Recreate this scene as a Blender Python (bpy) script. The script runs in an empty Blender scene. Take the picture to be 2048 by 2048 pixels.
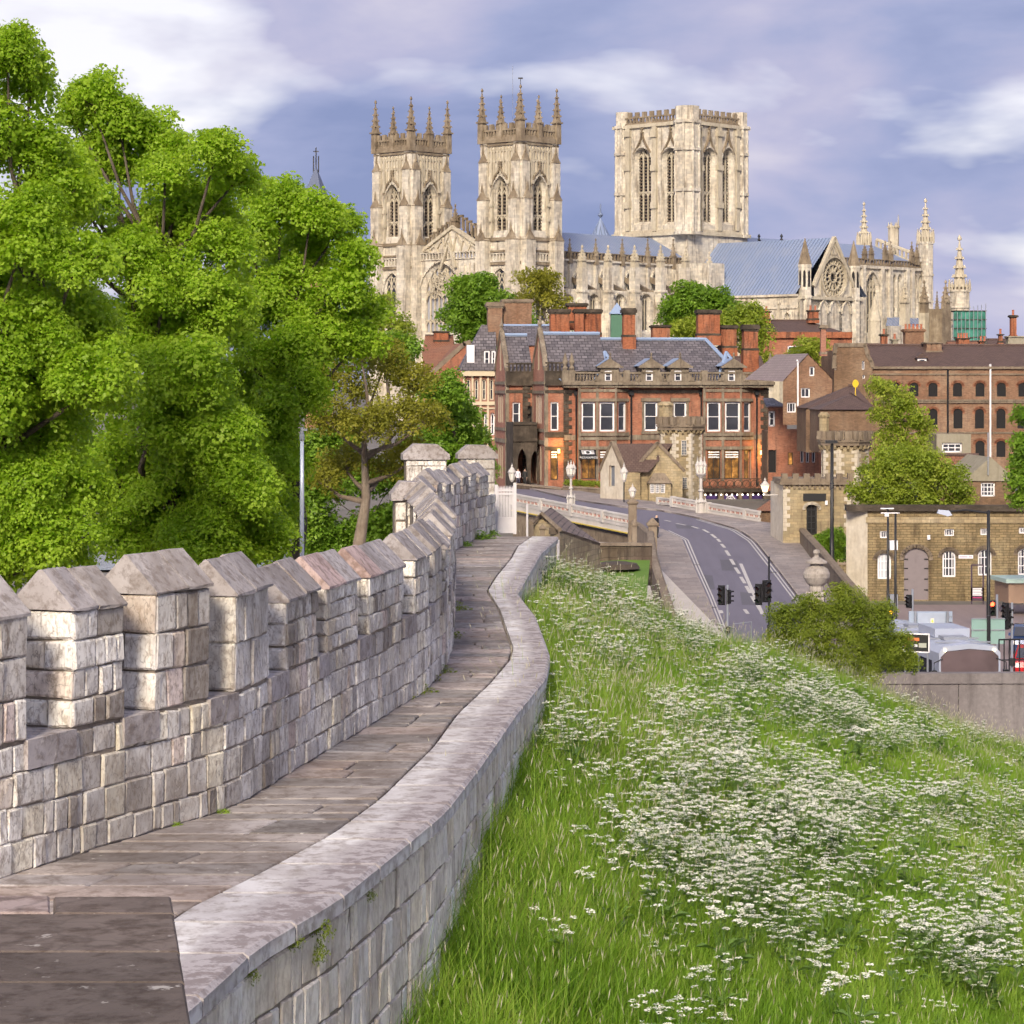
import bpy, bmesh, math, random
import numpy as np
from mathutils import Vector, Matrix
from mathutils.geometry import tessellate_polygon
# ---------------------------------------------------------------- camera, sky, sun, exposure
FPX = 5200.0      # focal length in pixels of a 2048 px wide picture
HOR = 775.0       # row of the horizon in that picture
ZC = 14.5         # eye height above the lower road
scn = bpy.context.scene
COL = scn.collection
cam_d = bpy.data.cameras.new("camera")
cam = bpy.data.objects.new("camera", cam_d)
COL.objects.link(cam)
cam.location = (0, 0, ZC)
cam.rotation_euler = (math.radians(90), 0, 0)
cam_d.sensor_width = 36.0
cam_d.lens = 36.0 * FPX / 2048.0
cam_d.shift_y = -(1024.0 - HOR) / 2048.0
cam_d.clip_start = 0.5
cam_d.clip_end = 6000
scn.camera = cam
SUN_EL, SUN_AZ = math.radians(30), math.atan2(-0.985, -0.17)   # direction the light comes from (plan angle)
sun_dir = Vector((math.cos(SUN_EL) * math.cos(SUN_AZ), math.cos(SUN_EL) * math.sin(SUN_AZ), math.sin(SUN_EL)))
world = bpy.data.worlds.new("World")
scn.world = world
world.use_nodes = True
wn, wl = world.node_tree.nodes, world.node_tree.links
wn.clear()
w_out = wn.new("ShaderNodeOutputWorld")
w_bg = wn.new("ShaderNodeBackground")
w_bg.inputs[1].default_value = 0.12
w_sky = wn.new("ShaderNodeTexSky")
w_sky.sky_type = 'NISHITA'
w_sky.sun_disc = False
w_sky.sun_elevation = SUN_EL
w_sky.sun_rotation = math.radians(90) - SUN_AZ
w_sky.air_density = 1.0
w_sky.dust_density = 1.0
w_tc = wn.new("ShaderNodeTexCoord")
SKY_BIG = (7.0, (14.9, 11.816, 0.729), 3.0)
SKY_FINE = (6.5, (5.048, 9.112, 18.331), 2.7)
def wnoise(scale, loc, zst, detail, rough, dist):
 mp = wn.new("ShaderNodeMapping")
 mp.inputs['Location'].default_value = loc
 mp.inputs['Scale'].default_value = (scale, scale, scale * zst)
 nz = wn.new("ShaderNodeTexNoise")
 nz.inputs['Scale'].default_value = 1.0
 nz.inputs['Detail'].default_value = detail
 nz.inputs['Roughness'].default_value = rough
 nz.inputs['Distortion'].default_value = dist
 wl.new(w_tc.outputs['Generated'], mp.inputs[0])
 wl.new(mp.outputs[0], nz.inputs[0])
 return nz
def wramp(src, stops):
 r = wn.new("ShaderNodeValToRGB")
 el = r.color_ramp.elements
 while len(el) < len(stops):
  el.new(0.5)
 for e, (p, c) in zip(el, stops):
  e.position = p
  e.color = (*c, 1) if len(c) == 3 else c
 wl.new(src, r.inputs[0])
 return r
n_big = wnoise(SKY_BIG[0], SKY_BIG[1], SKY_BIG[2], 5.0, 0.48, 0.15)
n_fine = wnoise(SKY_FINE[0], SKY_FINE[1], SKY_FINE[2], 6.0, 0.5, 0.2)
# cloud body: from lit lilac to the blue-grey undersides
cl_col = wramp(n_fine.outputs[0], [(0.34, (1.2, 1.45, 2.45)), (0.44, (1.65, 1.85, 2.85)), (0.54, (2.25, 2.25, 3.1)), (0.66, (3.1, 2.95, 3.45))])
# gaps: bright pinkish white veil over the clear sky
w_veil = wn.new("ShaderNodeMix"); w_veil.data_type = 'RGBA'
w_veil.inputs[0].default_value = 0.85
w_veil.inputs[7].default_value = (4.2, 3.9, 4.05, 1)
wl.new(w_sky.outputs[0], w_veil.inputs[6])
cov = wramp(n_big.outputs[0], [(0.33, (0, 0, 0)), (0.4, (0.5, 0.5, 0.5)), (0.48, (1, 1, 1))])
w_mix = wn.new("ShaderNodeMix"); w_mix.data_type = 'RGBA'
wl.new(cov.outputs[0], w_mix.inputs[0])
wl.new(w_veil.outputs[2], w_mix.inputs[6])
wl.new(cl_col.outputs[0], w_mix.inputs[7])
wl.new(w_mix.outputs[2], w_bg.inputs[0])
wl.new(w_bg.outputs[0], w_out.inputs[0])
sun_d = bpy.data.lights.new("sun", 'SUN')
sun_d.energy = 2.7
sun_d.angle = math.radians(14)
sun_d.color = (1.0, 0.86, 0.68)
sun = bpy.data.objects.new("sun", sun_d)
COL.objects.link(sun)
sun.rotation_euler = sun_dir.to_track_quat('Z', 'Y').to_euler()
scn.view_settings.view_transform = 'Standard'
scn.view_settings.look = 'None'
scn.view_settings.exposure = 0.95
scn.view_settings.gamma = 1.0
scn.view_settings.use_curve_mapping = False
try:
 scn.cycles.max_bounces = 5
 scn.cycles.diffuse_bounces = 4
 scn.cycles.glossy_bounces = 2
 scn.cycles.transmission_bounces = 4
 scn.cycles.use_adaptive_sampling = True
 scn.cycles.adaptive_threshold = 0.03
 scn.cycles.transparent_max_bounces = 4
 scn.cycles.use_denoising = True
 scn.cycles.denoising_prefilter = 'FAST'
 scn.cycles.use_light_tree = False
except Exception:
 pass
# ---------------------------------------------------------------- helpers
R = random.Random(7)
def P(x, y, d):
 """world point seen at picture position x, y (2048 px) at depth d"""
 return Vector(((x - 1024.0) * d / FPX, d, ZC - (y - HOR) * d / FPX))
def XY(x, d):
 return ((x - 1024.0) * d / FPX, d)
def tag(o, label=None, cat=None, group=None, kind=None):
 if label: o["label"] = label
 if cat: o["category"] = cat
 if group: o["group"] = group
 if kind: o["kind"] = kind
 return o
def empty(name, loc=(0, 0, 0), label=None, cat=None, group=None):
 o = bpy.data.objects.new(name, None)
 o.empty_display_size = 0.2
 COL.objects.link(o)
 o.location = loc
 return tag(o, label, cat, group)
def setpar(o, parent):
 """meshes hold world coordinates, so only an Empty's offset has to be undone"""
 if parent is not None:
  o.parent = parent
  if parent.type == 'EMPTY':
   o.matrix_parent_inverse = Matrix.Translation(-parent.location)
class Fr:
 """vertical plane: origin o, u to the right seen from in front, z up, n out of the wall"""
 def __init__(s, o, u):
  s.o = Vector((o[0], o[1], o[2] if len(o) > 2 else 0.0))
  s.u = Vector((u[0], u[1], 0)).normalized()
  s.n = Vector((s.u.y, -s.u.x, 0))
 def pt(s, a, b, c=0.0):
  return s.o + s.u * a + Vector((0, 0, b)) + s.n * c
 def px(s, x, y=None):
  dx = (x - 1024.0) / FPX
  # (o + a u) . (1, -dx) = 0
  a = -(s.o.x - dx * s.o.y) / (s.u.x - dx * s.u.y)
  if y is None:
   return a
  d = s.o.y + a * s.u.y
  return (a, ZC - (y - HOR) * d / FPX - s.o.z)
 def rect(s, x0, y0, x1, y1):
  """picture box to (a0, b0, a1, b1) in the plane, bottom first"""
  a0, t0 = s.px(x0, y0); a1, t1 = s.px(x1, y1)
  return (a0, t1, a1, t0)
 def off(s, c=0.0, a=0.0, b=0.0):
  f = Fr(s.pt(a, b, c), s.u)
  return f
class MB:
 def __init__(s):
  s.v = []; s.f = []; s.m = []
 def poly(s, pts, mi=0):
  i = len(s.v)
  s.v.extend([tuple(p) for p in pts])
  s.f.append(tuple(range(i, i + len(pts)))); s.m.append(mi)
 def hexa(s, p, mi=0):
  """8 points: bottom 4, top 4"""
  i = len(s.v)
  s.v.extend([tuple(q) for q in p])
  for f in ((3, 2, 1, 0), (4, 5, 6, 7), (0, 1, 5, 4), (1, 2, 6, 5), (2, 3, 7, 6), (3, 0, 4, 7)):
   s.f.append(tuple(i + k for k in f)); s.m.append(mi)
 def box(s, x0, y0, z0, x1, y1, z1, mi=0):
  s.hexa([(x0, y0, z0), (x1, y0, z0), (x1, y1, z0), (x0, y1, z0), (x0, y0, z1), (x1, y0, z1), (x1, y1, z1), (x0, y1, z1)], mi)
 def fbox(s, fr, a0, b0, a1, b1, c0, c1, mi=0):
  s.hexa([fr.pt(a0, b0, c1), fr.pt(a1, b0, c1), fr.pt(a1, b0, c0), fr.pt(a0, b0, c0),
    fr.pt(a0, b1, c1), fr.pt(a1, b1, c1), fr.pt(a1, b1, c0), fr.pt(a0, b1, c0)], mi)
 def prism(s, base, top, mi=0, cap=True):
  """two matching loops"""
  n = len(base); i = len(s.v)
  s.v.extend([tuple(p) for p in base]); s.v.extend([tuple(p) for p in top])
  for k in range(n):
   j = (k + 1) % n
   s.f.append((i + k, i + j, i + n + j, i + n + k)); s.m.append(mi)
  if cap:
   s.f.append(tuple(i + k for k in reversed(range(n)))); s.m.append(mi)
   s.f.append(tuple(i + n + k for k in range(n))); s.m.append(mi)
 def cone(s, c, r0, r1, z0, z1, n=8, mi=0, rot=0.0, cap=True):
  a = [(c[0] + r0 * math.cos(rot + 2 * math.pi * k / n), c[1] + r0 * math.sin(rot + 2 * math.pi * k / n), z0) for k in range(n)]
  b = [(c[0] + r1 * math.cos(rot + 2 * math.pi * k / n), c[1] + r1 * math.sin(rot + 2 * math.pi * k / n), z1) for k in range(n)]
  s.prism(a, b, mi, cap)
 def lathe(s, c, prof, n=10, mi=0, rot=0.0):
  for (r0, z0), (r1, z1) in zip(prof, prof[1:]):
   s.cone(c, max(r0, 1e-3), max(r1, 1e-3), c[2] + z0, c[2] + z1, n, mi, rot, False)
 def tube(s, path, rad, n=6, mi=0):
  path = [Vector(p) for p in path]
  if not hasattr(rad, '__len__'):
   rad = [rad] * len(path)
  rings = []
  for k, p in enumerate(path):
   t = (path[min(k + 1, len(path) - 1)] - path[max(k - 1, 0)])
   t = t.normalized() if t.length > 1e-9 else Vector((0, 0, 1))
   a = t.cross(Vector((0, 0, 1)) if abs(t.z) < 0.9 else Vector((1, 0, 0))).normalized()
   b = t.cross(a)
   rings.append([p + a * rad[k] * math.cos(2 * math.pi * j / n) + b * rad[k] * math.sin(2 * math.pi * j / n) for j in range(n)])
  i = len(s.v)
  for r in rings:
   s.v.extend([tuple(q) for q in r])
  for k in range(len(rings) - 1):
   for j in range(n):
    jj = (j + 1) % n
    s.f.append((i + k * n + j, i + k * n + jj, i + (k + 1) * n + jj, i + (k + 1) * n + j)); s.m.append(mi)
  s.f.append(tuple(i + j for j in range(n))); s.m.append(mi)
  s.f.append(tuple(i + (len(rings) - 1) * n + j for j in range(n))); s.m.append(mi)
 def bar(s, fr, pts, w, c0, c1, mi=0, closed=False):
  """flat bar of width w along points (a, b) of a plane, from depth c0 to c1"""
  q = list(pts) + ([pts[0]] if closed else [])
  for (a0, b0), (a1, b1) in zip(q, q[1:]):
   dx, dy = a1 - a0, b1 - b0
   l = math.hypot(dx, dy)
   if l < 1e-6: continue
   nx, ny = -dy / l * w / 2, dx / l * w / 2
   ex, ey = dx / l * w * 0.25, dy / l * w * 0.25
   A = [(a0 - ex + nx, b0 - ey + ny), (a0 - ex - nx, b0 - ey - ny), (a1 + ex - nx, b1 + ey - ny), (a1 + ex + nx, b1 + ey + ny)]
   s.prism([fr.pt(a, b, c0) for a, b in A], [fr.pt(a, b, c1) for a, b in A], mi)
 def wall(s, fr, outline, holes=(), depth=0.3, mi=0, mr=None, c=0.0, back=None):
  """flat wall with real openings and reveals"""
  loops = [[Vector((a, b, 0)) for a, b in outline]] + [[Vector((a, b, 0)) for a, b in h] for h in holes]
  tris = tessellate_polygon(loops)
  flat = [p for l in loops for p in l]
  i = len(s.v)
  s.v.extend([tuple(fr.pt(p.x, p.y, c)) for p in flat])
  for t in tris:
   (ax, ay), (bx, by), (cx, cy) = [(flat[k].x, flat[k].y) for k in t]
   if (bx - ax) * (cy - ay) - (by - ay) * (cx - ax) < 0:
    t = t[::-1]
   s.f.append(tuple(i + k for k in t)); s.m.append(mi)
  for h in holes:
   n = len(h)
   for k in range(n):
    j = (k + 1) % n
    s.poly([fr.pt(*h[k], c), fr.pt(*h[j], c), fr.pt(*h[j], c - depth), fr.pt(*h[k], c - depth)], mi if mr is None else mr)
 def build(s, name, mats, parent=None, smooth=False, merge=False):
  me = bpy.data.meshes.new(name)
  me.from_pydata(s.v, [], s.f)
  if not isinstance(mats, (list, tuple)):
   mats = [mats]
  for m in mats:
   me.materials.append(m)
  if len(mats) > 1:
   me.polygons.foreach_set("material_index", s.m)
  if merge:
   bm = bmesh.new(); bm.from_mesh(me)
   bmesh.ops.remove_doubles(bm, verts=bm.verts, dist=1e-4)
   bmesh.ops.recalc_face_normals(bm, faces=bm.faces)
   bm.to_mesh(me); bm.free()
  if smooth:
   me.polygons.foreach_set("use_smooth", [True] * len(me.polygons))
  box_uv(me)
  me.update()
  o = bpy.data.objects.new(name, me)
  COL.objects.link(o)
  setpar(o, parent)
  return o
def box_uv(me):
 n = len(me.polygons)
 if n == 0: return
 nv = len(me.vertices)
 co = np.empty(nv * 3); me.vertices.foreach_get("co", co); co = co.reshape(-1, 3)
 nl = len(me.loops)
 vi = np.empty(nl, dtype=np.int32); me.loops.foreach_get("vertex_index", vi)
 ls = np.empty(n, dtype=np.int32); me.polygons.foreach_get("loop_start", ls)
 lt = np.empty(n, dtype=np.int32); me.polygons.foreach_get("loop_total", lt)
 me.update()
 nr = np.empty(n * 3); me.polygons.foreach_get("normal", nr); nr = nr.reshape(-1, 3)
 pi = np.repeat(np.arange(n), lt)
 N = nr[pi]; C = co[vi]
 hx, hy = -N[:, 1], N[:, 0]
 l = np.hypot(hx, hy) + 1e-9
 hx, hy = hx / l, hy / l
 flat = np.abs(N[:, 2]) > 0.93
 sl = np.sqrt(np.clip(1 - N[:, 2] ** 2, 0.05, 1))
 u = np.where(flat, C[:, 0], C[:, 0] * hx + C[:, 1] * hy)
 v = np.where(flat, C[:, 1], C[:, 2] / sl)
 uv = me.uv_layers.new(name="UVMap")
 uv.data.foreach_set("uv", np.column_stack([u, v]).ravel())
# outlines in a plane
def o_rect(a0, b0, a1, b1):
 return [(a0, b0), (a1, b0), (a1, b1), (a0, b1)]
def o_arch(a0, b0, a1, bs, ba, n=7, pointed=True):
 """opening with an arched head: spring height bs, apex ba"""
 w = a1 - a0; h = ba - bs; m = (a0 + a1) / 2
 pts = [(a0, b0), (a1, b0), (a1, bs)]
 if pointed:
  r = (w * w / 4 + h * h) / w if h > w / 2 else None
  for k in range(1, n + 1):
   t = k / n
   if r:
    ang = math.asin(min(1, h / r)) * t
    pts.append((a1 - r + r * math.cos(ang), bs + r * math.sin(ang)))
   else:
    ang = math.pi / 2 * t
    pts.append((m + w / 2 * math.cos(ang), bs + h * math.sin(ang) ** 0.9))
  right = pts[3:-1]
  pts += [(2 * m - a, b) for a, b in reversed(right)]
 else:
  for k in range(1, 2 * n):
   ang = math.pi * k / (2 * n)
   pts.append((m + w / 2 * math.cos(ang), bs + h * math.sin(ang)))
 pts.append((a0, bs))
 return pts
def o_circ(a, b, r, n=24):
 return [(a + r * math.cos(2 * math.pi * k / n), b + r * math.sin(2 * math.pi * k / n)) for k in range(n)]
def grow(outline, g, keep_bottom=False):
 cx = sum(p[0] for p in outline) / len(outline); cy = sum(p[1] for p in outline) / len(outline)
 w = max(p[0] for p in outline) - min(p[0] for p in outline)
 h = max(p[1] for p in outline) - min(p[1] for p in outline)
 sx, sy = 1 + 2 * g / w, 1 + 2 * g / h
 b0 = min(p[1] for p in outline)
 return [(cx + (a - cx) * sx, (b if keep_bottom and b == b0 else cy + (b - cy) * sy)) for a, b in outline]
def inside(pt, poly):
 x, y = pt; r = False; n = len(poly)
 for i in range(n):
  x1, y1 = poly[i]; x2, y2 = poly[(i + 1) % n]
  if (y1 > y) != (y2 > y) and x < (x2 - x1) * (y - y1) / (y2 - y1) + x1:
   r = not r
 return r
# ---------------------------------------------------------------- materials
MATS = {}
def nodes_of(name):
 m = bpy.data.materials.new(name)
 m.use_nodes = True
 nt = m.node_tree
 nt.nodes.clear()
 out = nt.nodes.new("ShaderNodeOutputMaterial")
 b = nt.nodes.new("ShaderNodeBsdfPrincipled")
 nt.links.new(b.outputs[0], out.inputs[0])
 MATS[name] = m
 return m, nt, b, out
def N_(nt, t, **kw):
 n = nt.nodes.new(t)
 for k, v in kw.items():
  setattr(n, k, v)
 return n
def coords(nt, scale=(1, 1, 1), kind='pos', rot=(0, 0, 0)):
 mp = nt.nodes.new("ShaderNodeMapping")
 mp.inputs['Scale'].default_value = scale
 mp.inputs['Rotation'].default_value = rot
 if kind == 'pos':
  g = nt.nodes.new("ShaderNodeNewGeometry"); nt.links.new(g.outputs['Position'], mp.inputs[0])
 else:
  g = nt.nodes.new("ShaderNodeTexCoord"); nt.links.new(g.outputs['UV' if kind == 'uv' else 'Object'], mp.inputs[0])
 return mp.outputs[0]
def noise(nt, vec, scale, detail=5, rough=0.6, dist=0.0):
 n = nt.nodes.new("ShaderNodeTexNoise")
 n.inputs['Scale'].default_value = scale; n.inputs['Detail'].default_value = detail
 n.inputs['Roughness'].default_value = rough; n.inputs['Distortion'].default_value = dist
 nt.links.new(vec, n.inputs['Vector'])
 return n.outputs[0]
def ramp(nt, src, stops, interp='LINEAR'):
 r = nt.nodes.new("ShaderNodeValToRGB")
 r.color_ramp.interpolation = interp
 el = r.color_ramp.elements
 while len(el) < len(stops): el.new(0.5)
 for e, (p, c) in zip(el, stops):
  e.position = p
  e.color = (c, c, c, 1) if not hasattr(c, '__len__') else (*c, 1)
 nt.links.new(src, r.inputs[0])
 return r.outputs[0]
def mix(nt, fac, a, b, mode='MIX'):
 m = nt.nodes.new("ShaderNodeMix"); m.data_type = 'RGBA'; m.blend_type = mode
 for sock, v in ((0, fac), (6, a), (7, b)):
  if hasattr(v, 'is_linked'):
   nt.links.new(v, m.inputs[sock])
  elif hasattr(v, '__len__'):
   m.inputs[sock].default_value = (*v, 1)
  else:
   m.inputs[sock].default_value = v
 return m.outputs[2]
def bump(nt, b, h, strength=0.5, dist=0.02):
 n = nt.nodes.new("ShaderNodeBump")
 n.inputs['Strength'].default_value = strength; n.inputs['Distance'].default_value = dist
 nt.links.new(h, n.inputs['Height']); nt.links.new(n.outputs[0], b.inputs['Normal'])
def plain(name, col, rough=0.6, metal=0.0, var=0.12, emit=None, estr=1.0, scale=3.0):
 m, nt, b, out = nodes_of(name)
 v = coords(nt)
 c = mix(nt, noise(nt, v, scale, 4), [x * (1 - var) for x in col], [min(1, x * (1 + var)) for x in col])
 nt.links.new(c, b.inputs['Base Color'])
 b.inputs['Roughness'].default_value = rough; b.inputs['Metallic'].default_value = metal
 if emit:
  b.inputs['Emission Color'].default_value = (*emit, 1); b.inputs['Emission Strength'].default_value = estr
 return m
def stone(name, c_lo, c_mid, c_hi, stain, scale=0.35, stain_amt=0.55, course=None, per_obj=0.0, rough=0.85, bstr=0.4, bdist=0.03, streak=0.25, fine=4.0, course_dark=0.45, tint=None):
 """weathered stone: mottled body colour, vertical run-off stains, optional coursing"""
 m, nt, b, out = nodes_of(name)
 v = coords(nt)
 n1 = noise(nt, v, scale, 6, 0.62)
 col = ramp(nt, n1, [(0.3, c_lo), (0.5, c_mid), (0.68, c_hi)])
 n2 = noise(nt, v, fine, 5, 0.7)
 col = mix(nt, ramp(nt, n2, [(0.3, 0.0), (0.75, 0.5)]), col, [x * 0.62 for x in c_lo], 'MIX')
 vs = coords(nt, (1.6, 1.6, streak))
 n3 = noise(nt, vs, scale * 4, 6, 0.65, 0.3)
 col = mix(nt, ramp(nt, n3, [(0.5, 0.0), (0.66, stain_amt)]), col, stain)
 h = n2
 if course:
  uv = coords(nt, (1, 1, 1), 'uv')
  br = nt.nodes.new("ShaderNodeTexBrick")
  br.inputs['Scale'].default_value = 1.0
  br.inputs['Brick Width'].default_value = course[0]; br.inputs['Row Height'].default_value = course[1]
  br.inputs['Mortar Size'].default_value = course[2]
  br.inputs['Mortar Smooth'].default_value = 0.3
  br.inputs['Color1'].default_value = (0.72, 0.72, 0.72, 1); br.inputs['Color2'].default_value = (1.12, 1.08, 1.02, 1)
  br.inputs['Mortar'].default_value = (course_dark, course_dark, course_dark, 1)
  wob = N_(nt, "ShaderNodeVectorMath", operation='ADD')
  wn_ = nt.nodes.new("ShaderNodeTexNoise"); wn_.inputs['Scale'].default_value = 1.5 / course[0]; wn_.inputs['Detail'].default_value = 2
  nt.links.new(uv, wn_.inputs[0])
  sc = N_(nt, "ShaderNodeVectorMath", operation='SCALE'); sc.inputs['Scale'].default_value = course[1] * 0.5
  nt.links.new(wn_.outputs['Color'], sc.inputs[0])
  nt.links.new(uv, wob.inputs[0]); nt.links.new(sc.outputs[0], wob.inputs[1])
  nt.links.new(wob.outputs[0], br.inputs['Vector'])
  col = mix(nt, 0.85, col, br.outputs['Color'], 'MULTIPLY')
  h = mix(nt, 0.5, n2, br.outputs['Color'])
 if per_obj:
  oi = nt.nodes.new("ShaderNodeObjectInfo")
  pr = ramp(nt, oi.outputs['Random'], tint or [(0.0, (0.55, 0.52, 0.5)), (0.35, (0.95, 0.9, 0.85)), (0.6, (1.0, 1.0, 1.0)), (0.8, (1.15, 1.02, 0.82)), (0.93, (1.2, 0.92, 0.86)), (1.0, (0.78, 0.78, 0.85))])
  col = mix(nt, per_obj, col, pr, 'MULTIPLY')
 nt.links.new(col, b.inputs['Base Color'])
 b.inputs['Roughness'].default_value = rough
 b.inputs['Specular IOR Level'].default_value = 0.25
 bump(nt, b, h, bstr, bdist)
 return m
def glass(name, tint=(0.03, 0.035, 0.045), rough=0.08, wav=0.02):
 m, nt, b, out = nodes_of(name)
 v = coords(nt)
 c = mix(nt, noise(nt, v, 0.6, 3), [t * 0.5 for t in tint], [t * 2.0 for t in tint])
 nt.links.new(c, b.inputs['Base Color'])
 b.inputs['Roughness'].default_value = rough
 b.inputs['Specular IOR Level'].default_value = 0.6
 bump(nt, b, noise(nt, v, 1.3, 2), 0.15, wav)
 return m
def roofmat(name, c0, c1, c2, w=0.3, hgt=0.22, gap=0.03, rough=0.55, lich=(0.42, 0.38, 0.3), lich_amt=0.35):
 m, nt, b, out = nodes_of(name)
 uv = coords(nt, (1, 1, 1), 'uv')
 br = nt.nodes.new("ShaderNodeTexBrick")
 br.inputs['Scale'].default_value = 1.0; br.inputs['Brick Width'].default_value = w; br.inputs['Row Height'].default_value = hgt
 br.inputs['Mortar Size'].default_value = gap; br.inputs['Mortar Smooth'].default_value = 0.4; br.inputs['Bias'].default_value = 0.1
 br.inputs['Color1'].default_value = (*c0, 1); br.inputs['Color2'].default_value = (*c1, 1); br.inputs['Mortar'].default_value = (*[x * 0.35 for x in c0], 1)
 nt.links.new(uv, br.inputs['Vector'])
 v = coords(nt)
 col = mix(nt, ramp(nt, noise(nt, v, 0.5, 5), [(0.4, 0.0), (0.7, 0.7)]), br.outputs['Color'], c2)
 col = mix(nt, ramp(nt, noise(nt, v, 3.0, 6, 0.75), [(0.58, 0.0), (0.7, lich_amt)]), col, lich)
 nt.links.new(col, b.inputs['Base Color'])
 b.inputs['Roughness'].default_value = rough
 bump(nt, b, br.outputs['Fac'], -0.6, 0.03)
 return m
def leafmat(name, lo, mid, hi, trans=0.45, rough=0.45):
 m, nt, b, out = nodes_of(name)
 oi = nt.nodes.new("ShaderNodeObjectInfo")
 v = coords(nt)
 at = nt.nodes.new("ShaderNodeAttribute"); at.attribute_name = "rnd"
 f = mix(nt, 0.45, mix(nt, 0.6, oi.outputs['Random'], at.outputs['Fac']), noise(nt, v, 0.5, 3))
 col = ramp(nt, f, [(0.2, lo), (0.5, mid), (0.8, hi)])
 nt.links.new(col, b.inputs['Base Color'])
 b.inputs['Roughness'].default_value = rough
 b.inputs['Specular IOR Level'].default_value = 0.3
 tr = nt.nodes.new("ShaderNodeBsdfTranslucent")
 tc = mix(nt, 1.0, col, (1.25, 1.2, 0.55), 'MULTIPLY')
 nt.links.new(tc, tr.inputs[0])
 ms = nt.nodes.new("ShaderNodeMixShader"); ms.inputs[0].default_value = trans
 nt.links.new(b.outputs[0], ms.inputs[1]); nt.links.new(tr.outputs[0], ms.inputs[2])
 nt.links.new(ms.outputs[0], out.inputs[0])
 return m
# limestone of the great church
M_LIME = stone("limestone", (0.5, 0.45, 0.37), (0.7, 0.65, 0.55), (0.8, 0.77, 0.69), (0.2, 0.16, 0.12), 0.2, 0.75, (1.1, 0.55, 0.02), bdist=0.06, fine=1.2, streak=0.18, course_dark=0.7)
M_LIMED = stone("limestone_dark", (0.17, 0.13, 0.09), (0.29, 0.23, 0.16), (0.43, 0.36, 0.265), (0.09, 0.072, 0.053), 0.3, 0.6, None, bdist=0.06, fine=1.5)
M_TRAC = stone("tracery_stone", (0.46, 0.4, 0.3), (0.56, 0.5, 0.38), (0.64, 0.58, 0.46), (0.2, 0.16, 0.12), 0.3, 0.4, None, fine=1.5)
M_LOUV = plain("louvre_slat", (0.13, 0.10, 0.075), 0.8)
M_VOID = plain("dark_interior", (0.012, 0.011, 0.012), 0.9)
M_LEADGL = glass("leaded_glass", (0.022, 0.022, 0.028), 0.25)
M_GLASS = glass("window_glass", (0.035, 0.038, 0.05), 0.06)
M_WHITE = plain("white_paint", (0.78, 0.77, 0.79), 0.45, var=0.06)
M_IRONW = stone("white_ironwork", (0.46, 0.44, 0.41), (0.58, 0.55, 0.52), (0.66, 0.63, 0.6), (0.45, 0.33, 0.25), 0.5, 0.25, None, fine=2, rough=0.5)
M_BLACK = plain("black_metal", (0.014, 0.014, 0.016), 0.45, var=0.2)
M_GREYM = plain("grey_metal", (0.3, 0.32, 0.36), 0.4, 0.4)
# ---------------------------------------------------------------- scatter by geometry nodes
def scatter(name, pts, rots, scls, idx, sources, parent=None):
 """one object that instances the source meshes on its own points"""
 n = len(pts)
 me = bpy.data.meshes.new(name)
 me.vertices.add(n)
 me.vertices.foreach_set("co", np.asarray(pts, dtype=np.float32).ravel())
 a = me.attributes.new("rot", 'FLOAT_VECTOR', 'POINT'); a.data.foreach_set("vector", np.asarray(rots, dtype=np.float32).ravel())
 a = me.attributes.new("scl", 'FLOAT', 'POINT'); a.data.foreach_set("value", np.asarray(scls, dtype=np.float32))
 a = me.attributes.new("pick", 'INT', 'POINT'); a.data.foreach_set("value", np.asarray(idx, dtype=np.int32))
 o = bpy.data.objects.new(name, me)
 COL.objects.link(o)
 setpar(o, parent)
 ng = bpy.data.node_groups.new(name + "_nodes", 'GeometryNodeTree')
 ng.interface.new_socket("Geometry", in_out='INPUT', socket_type='NodeSocketGeometry')
 ng.interface.new_socket("Geometry", in_out='OUTPUT', socket_type='NodeSocketGeometry')
 gi = ng.nodes.new("NodeGroupInput"); go = ng.nodes.new("NodeGroupOutput")
 iop = ng.nodes.new("GeometryNodeInstanceOnPoints")
 ci = ng.nodes.new("GeometryNodeCollectionInfo")
 ci.inputs['Collection'].default_value = sources
 ci.inputs['Separate Children'].default_value = True
 ci.inputs['Reset Children'].default_value = True
 iop.inputs['Pick Instance'].default_value = True
 def attr(nm, dt):
  t = ng.nodes.new("GeometryNodeInputNamedAttribute"); t.data_type = dt
  t.inputs['Name'].default_value = nm
  return [s for s in t.outputs if s.enabled and s.name == 'Attribute'][0]
 L = ng.links.new
 L(gi.outputs[0], iop.inputs['Points']); L(ci.outputs[0], iop.inputs['Instance'])
 L(attr("pick", 'INT'), iop.inputs['Instance Index'])
 e2r = ng.nodes.new("FunctionNodeEulerToRotation")
 L(attr("rot", 'FLOAT_VECTOR'), e2r.inputs[0]); L(e2r.outputs[0], iop.inputs['Rotation'])
 L(attr("scl", 'FLOAT'), iop.inputs['Scale'])
 L(iop.outputs[0], go.inputs[0])
 md = o.modifiers.new("scatter", 'NODES'); md.node_group = ng
 return o
def source_collection(name, meshes):
 c = bpy.data.collections.new(name)
 for i, me in enumerate(meshes):
  c.objects.link(bpy.data.objects.new("%s_%02d" % (name, i), me))
 return c
def quick_mesh(name, v, f, mats, mi=None):
 me = bpy.data.meshes.new(name)
 me.from_pydata(v, [], f)
 for m in (mats if isinstance(mats, (list, tuple)) else [mats]):
  me.materials.append(m)
 if mi: me.polygons.foreach_set("material_index", mi)
 me.update()
 return me
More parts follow.
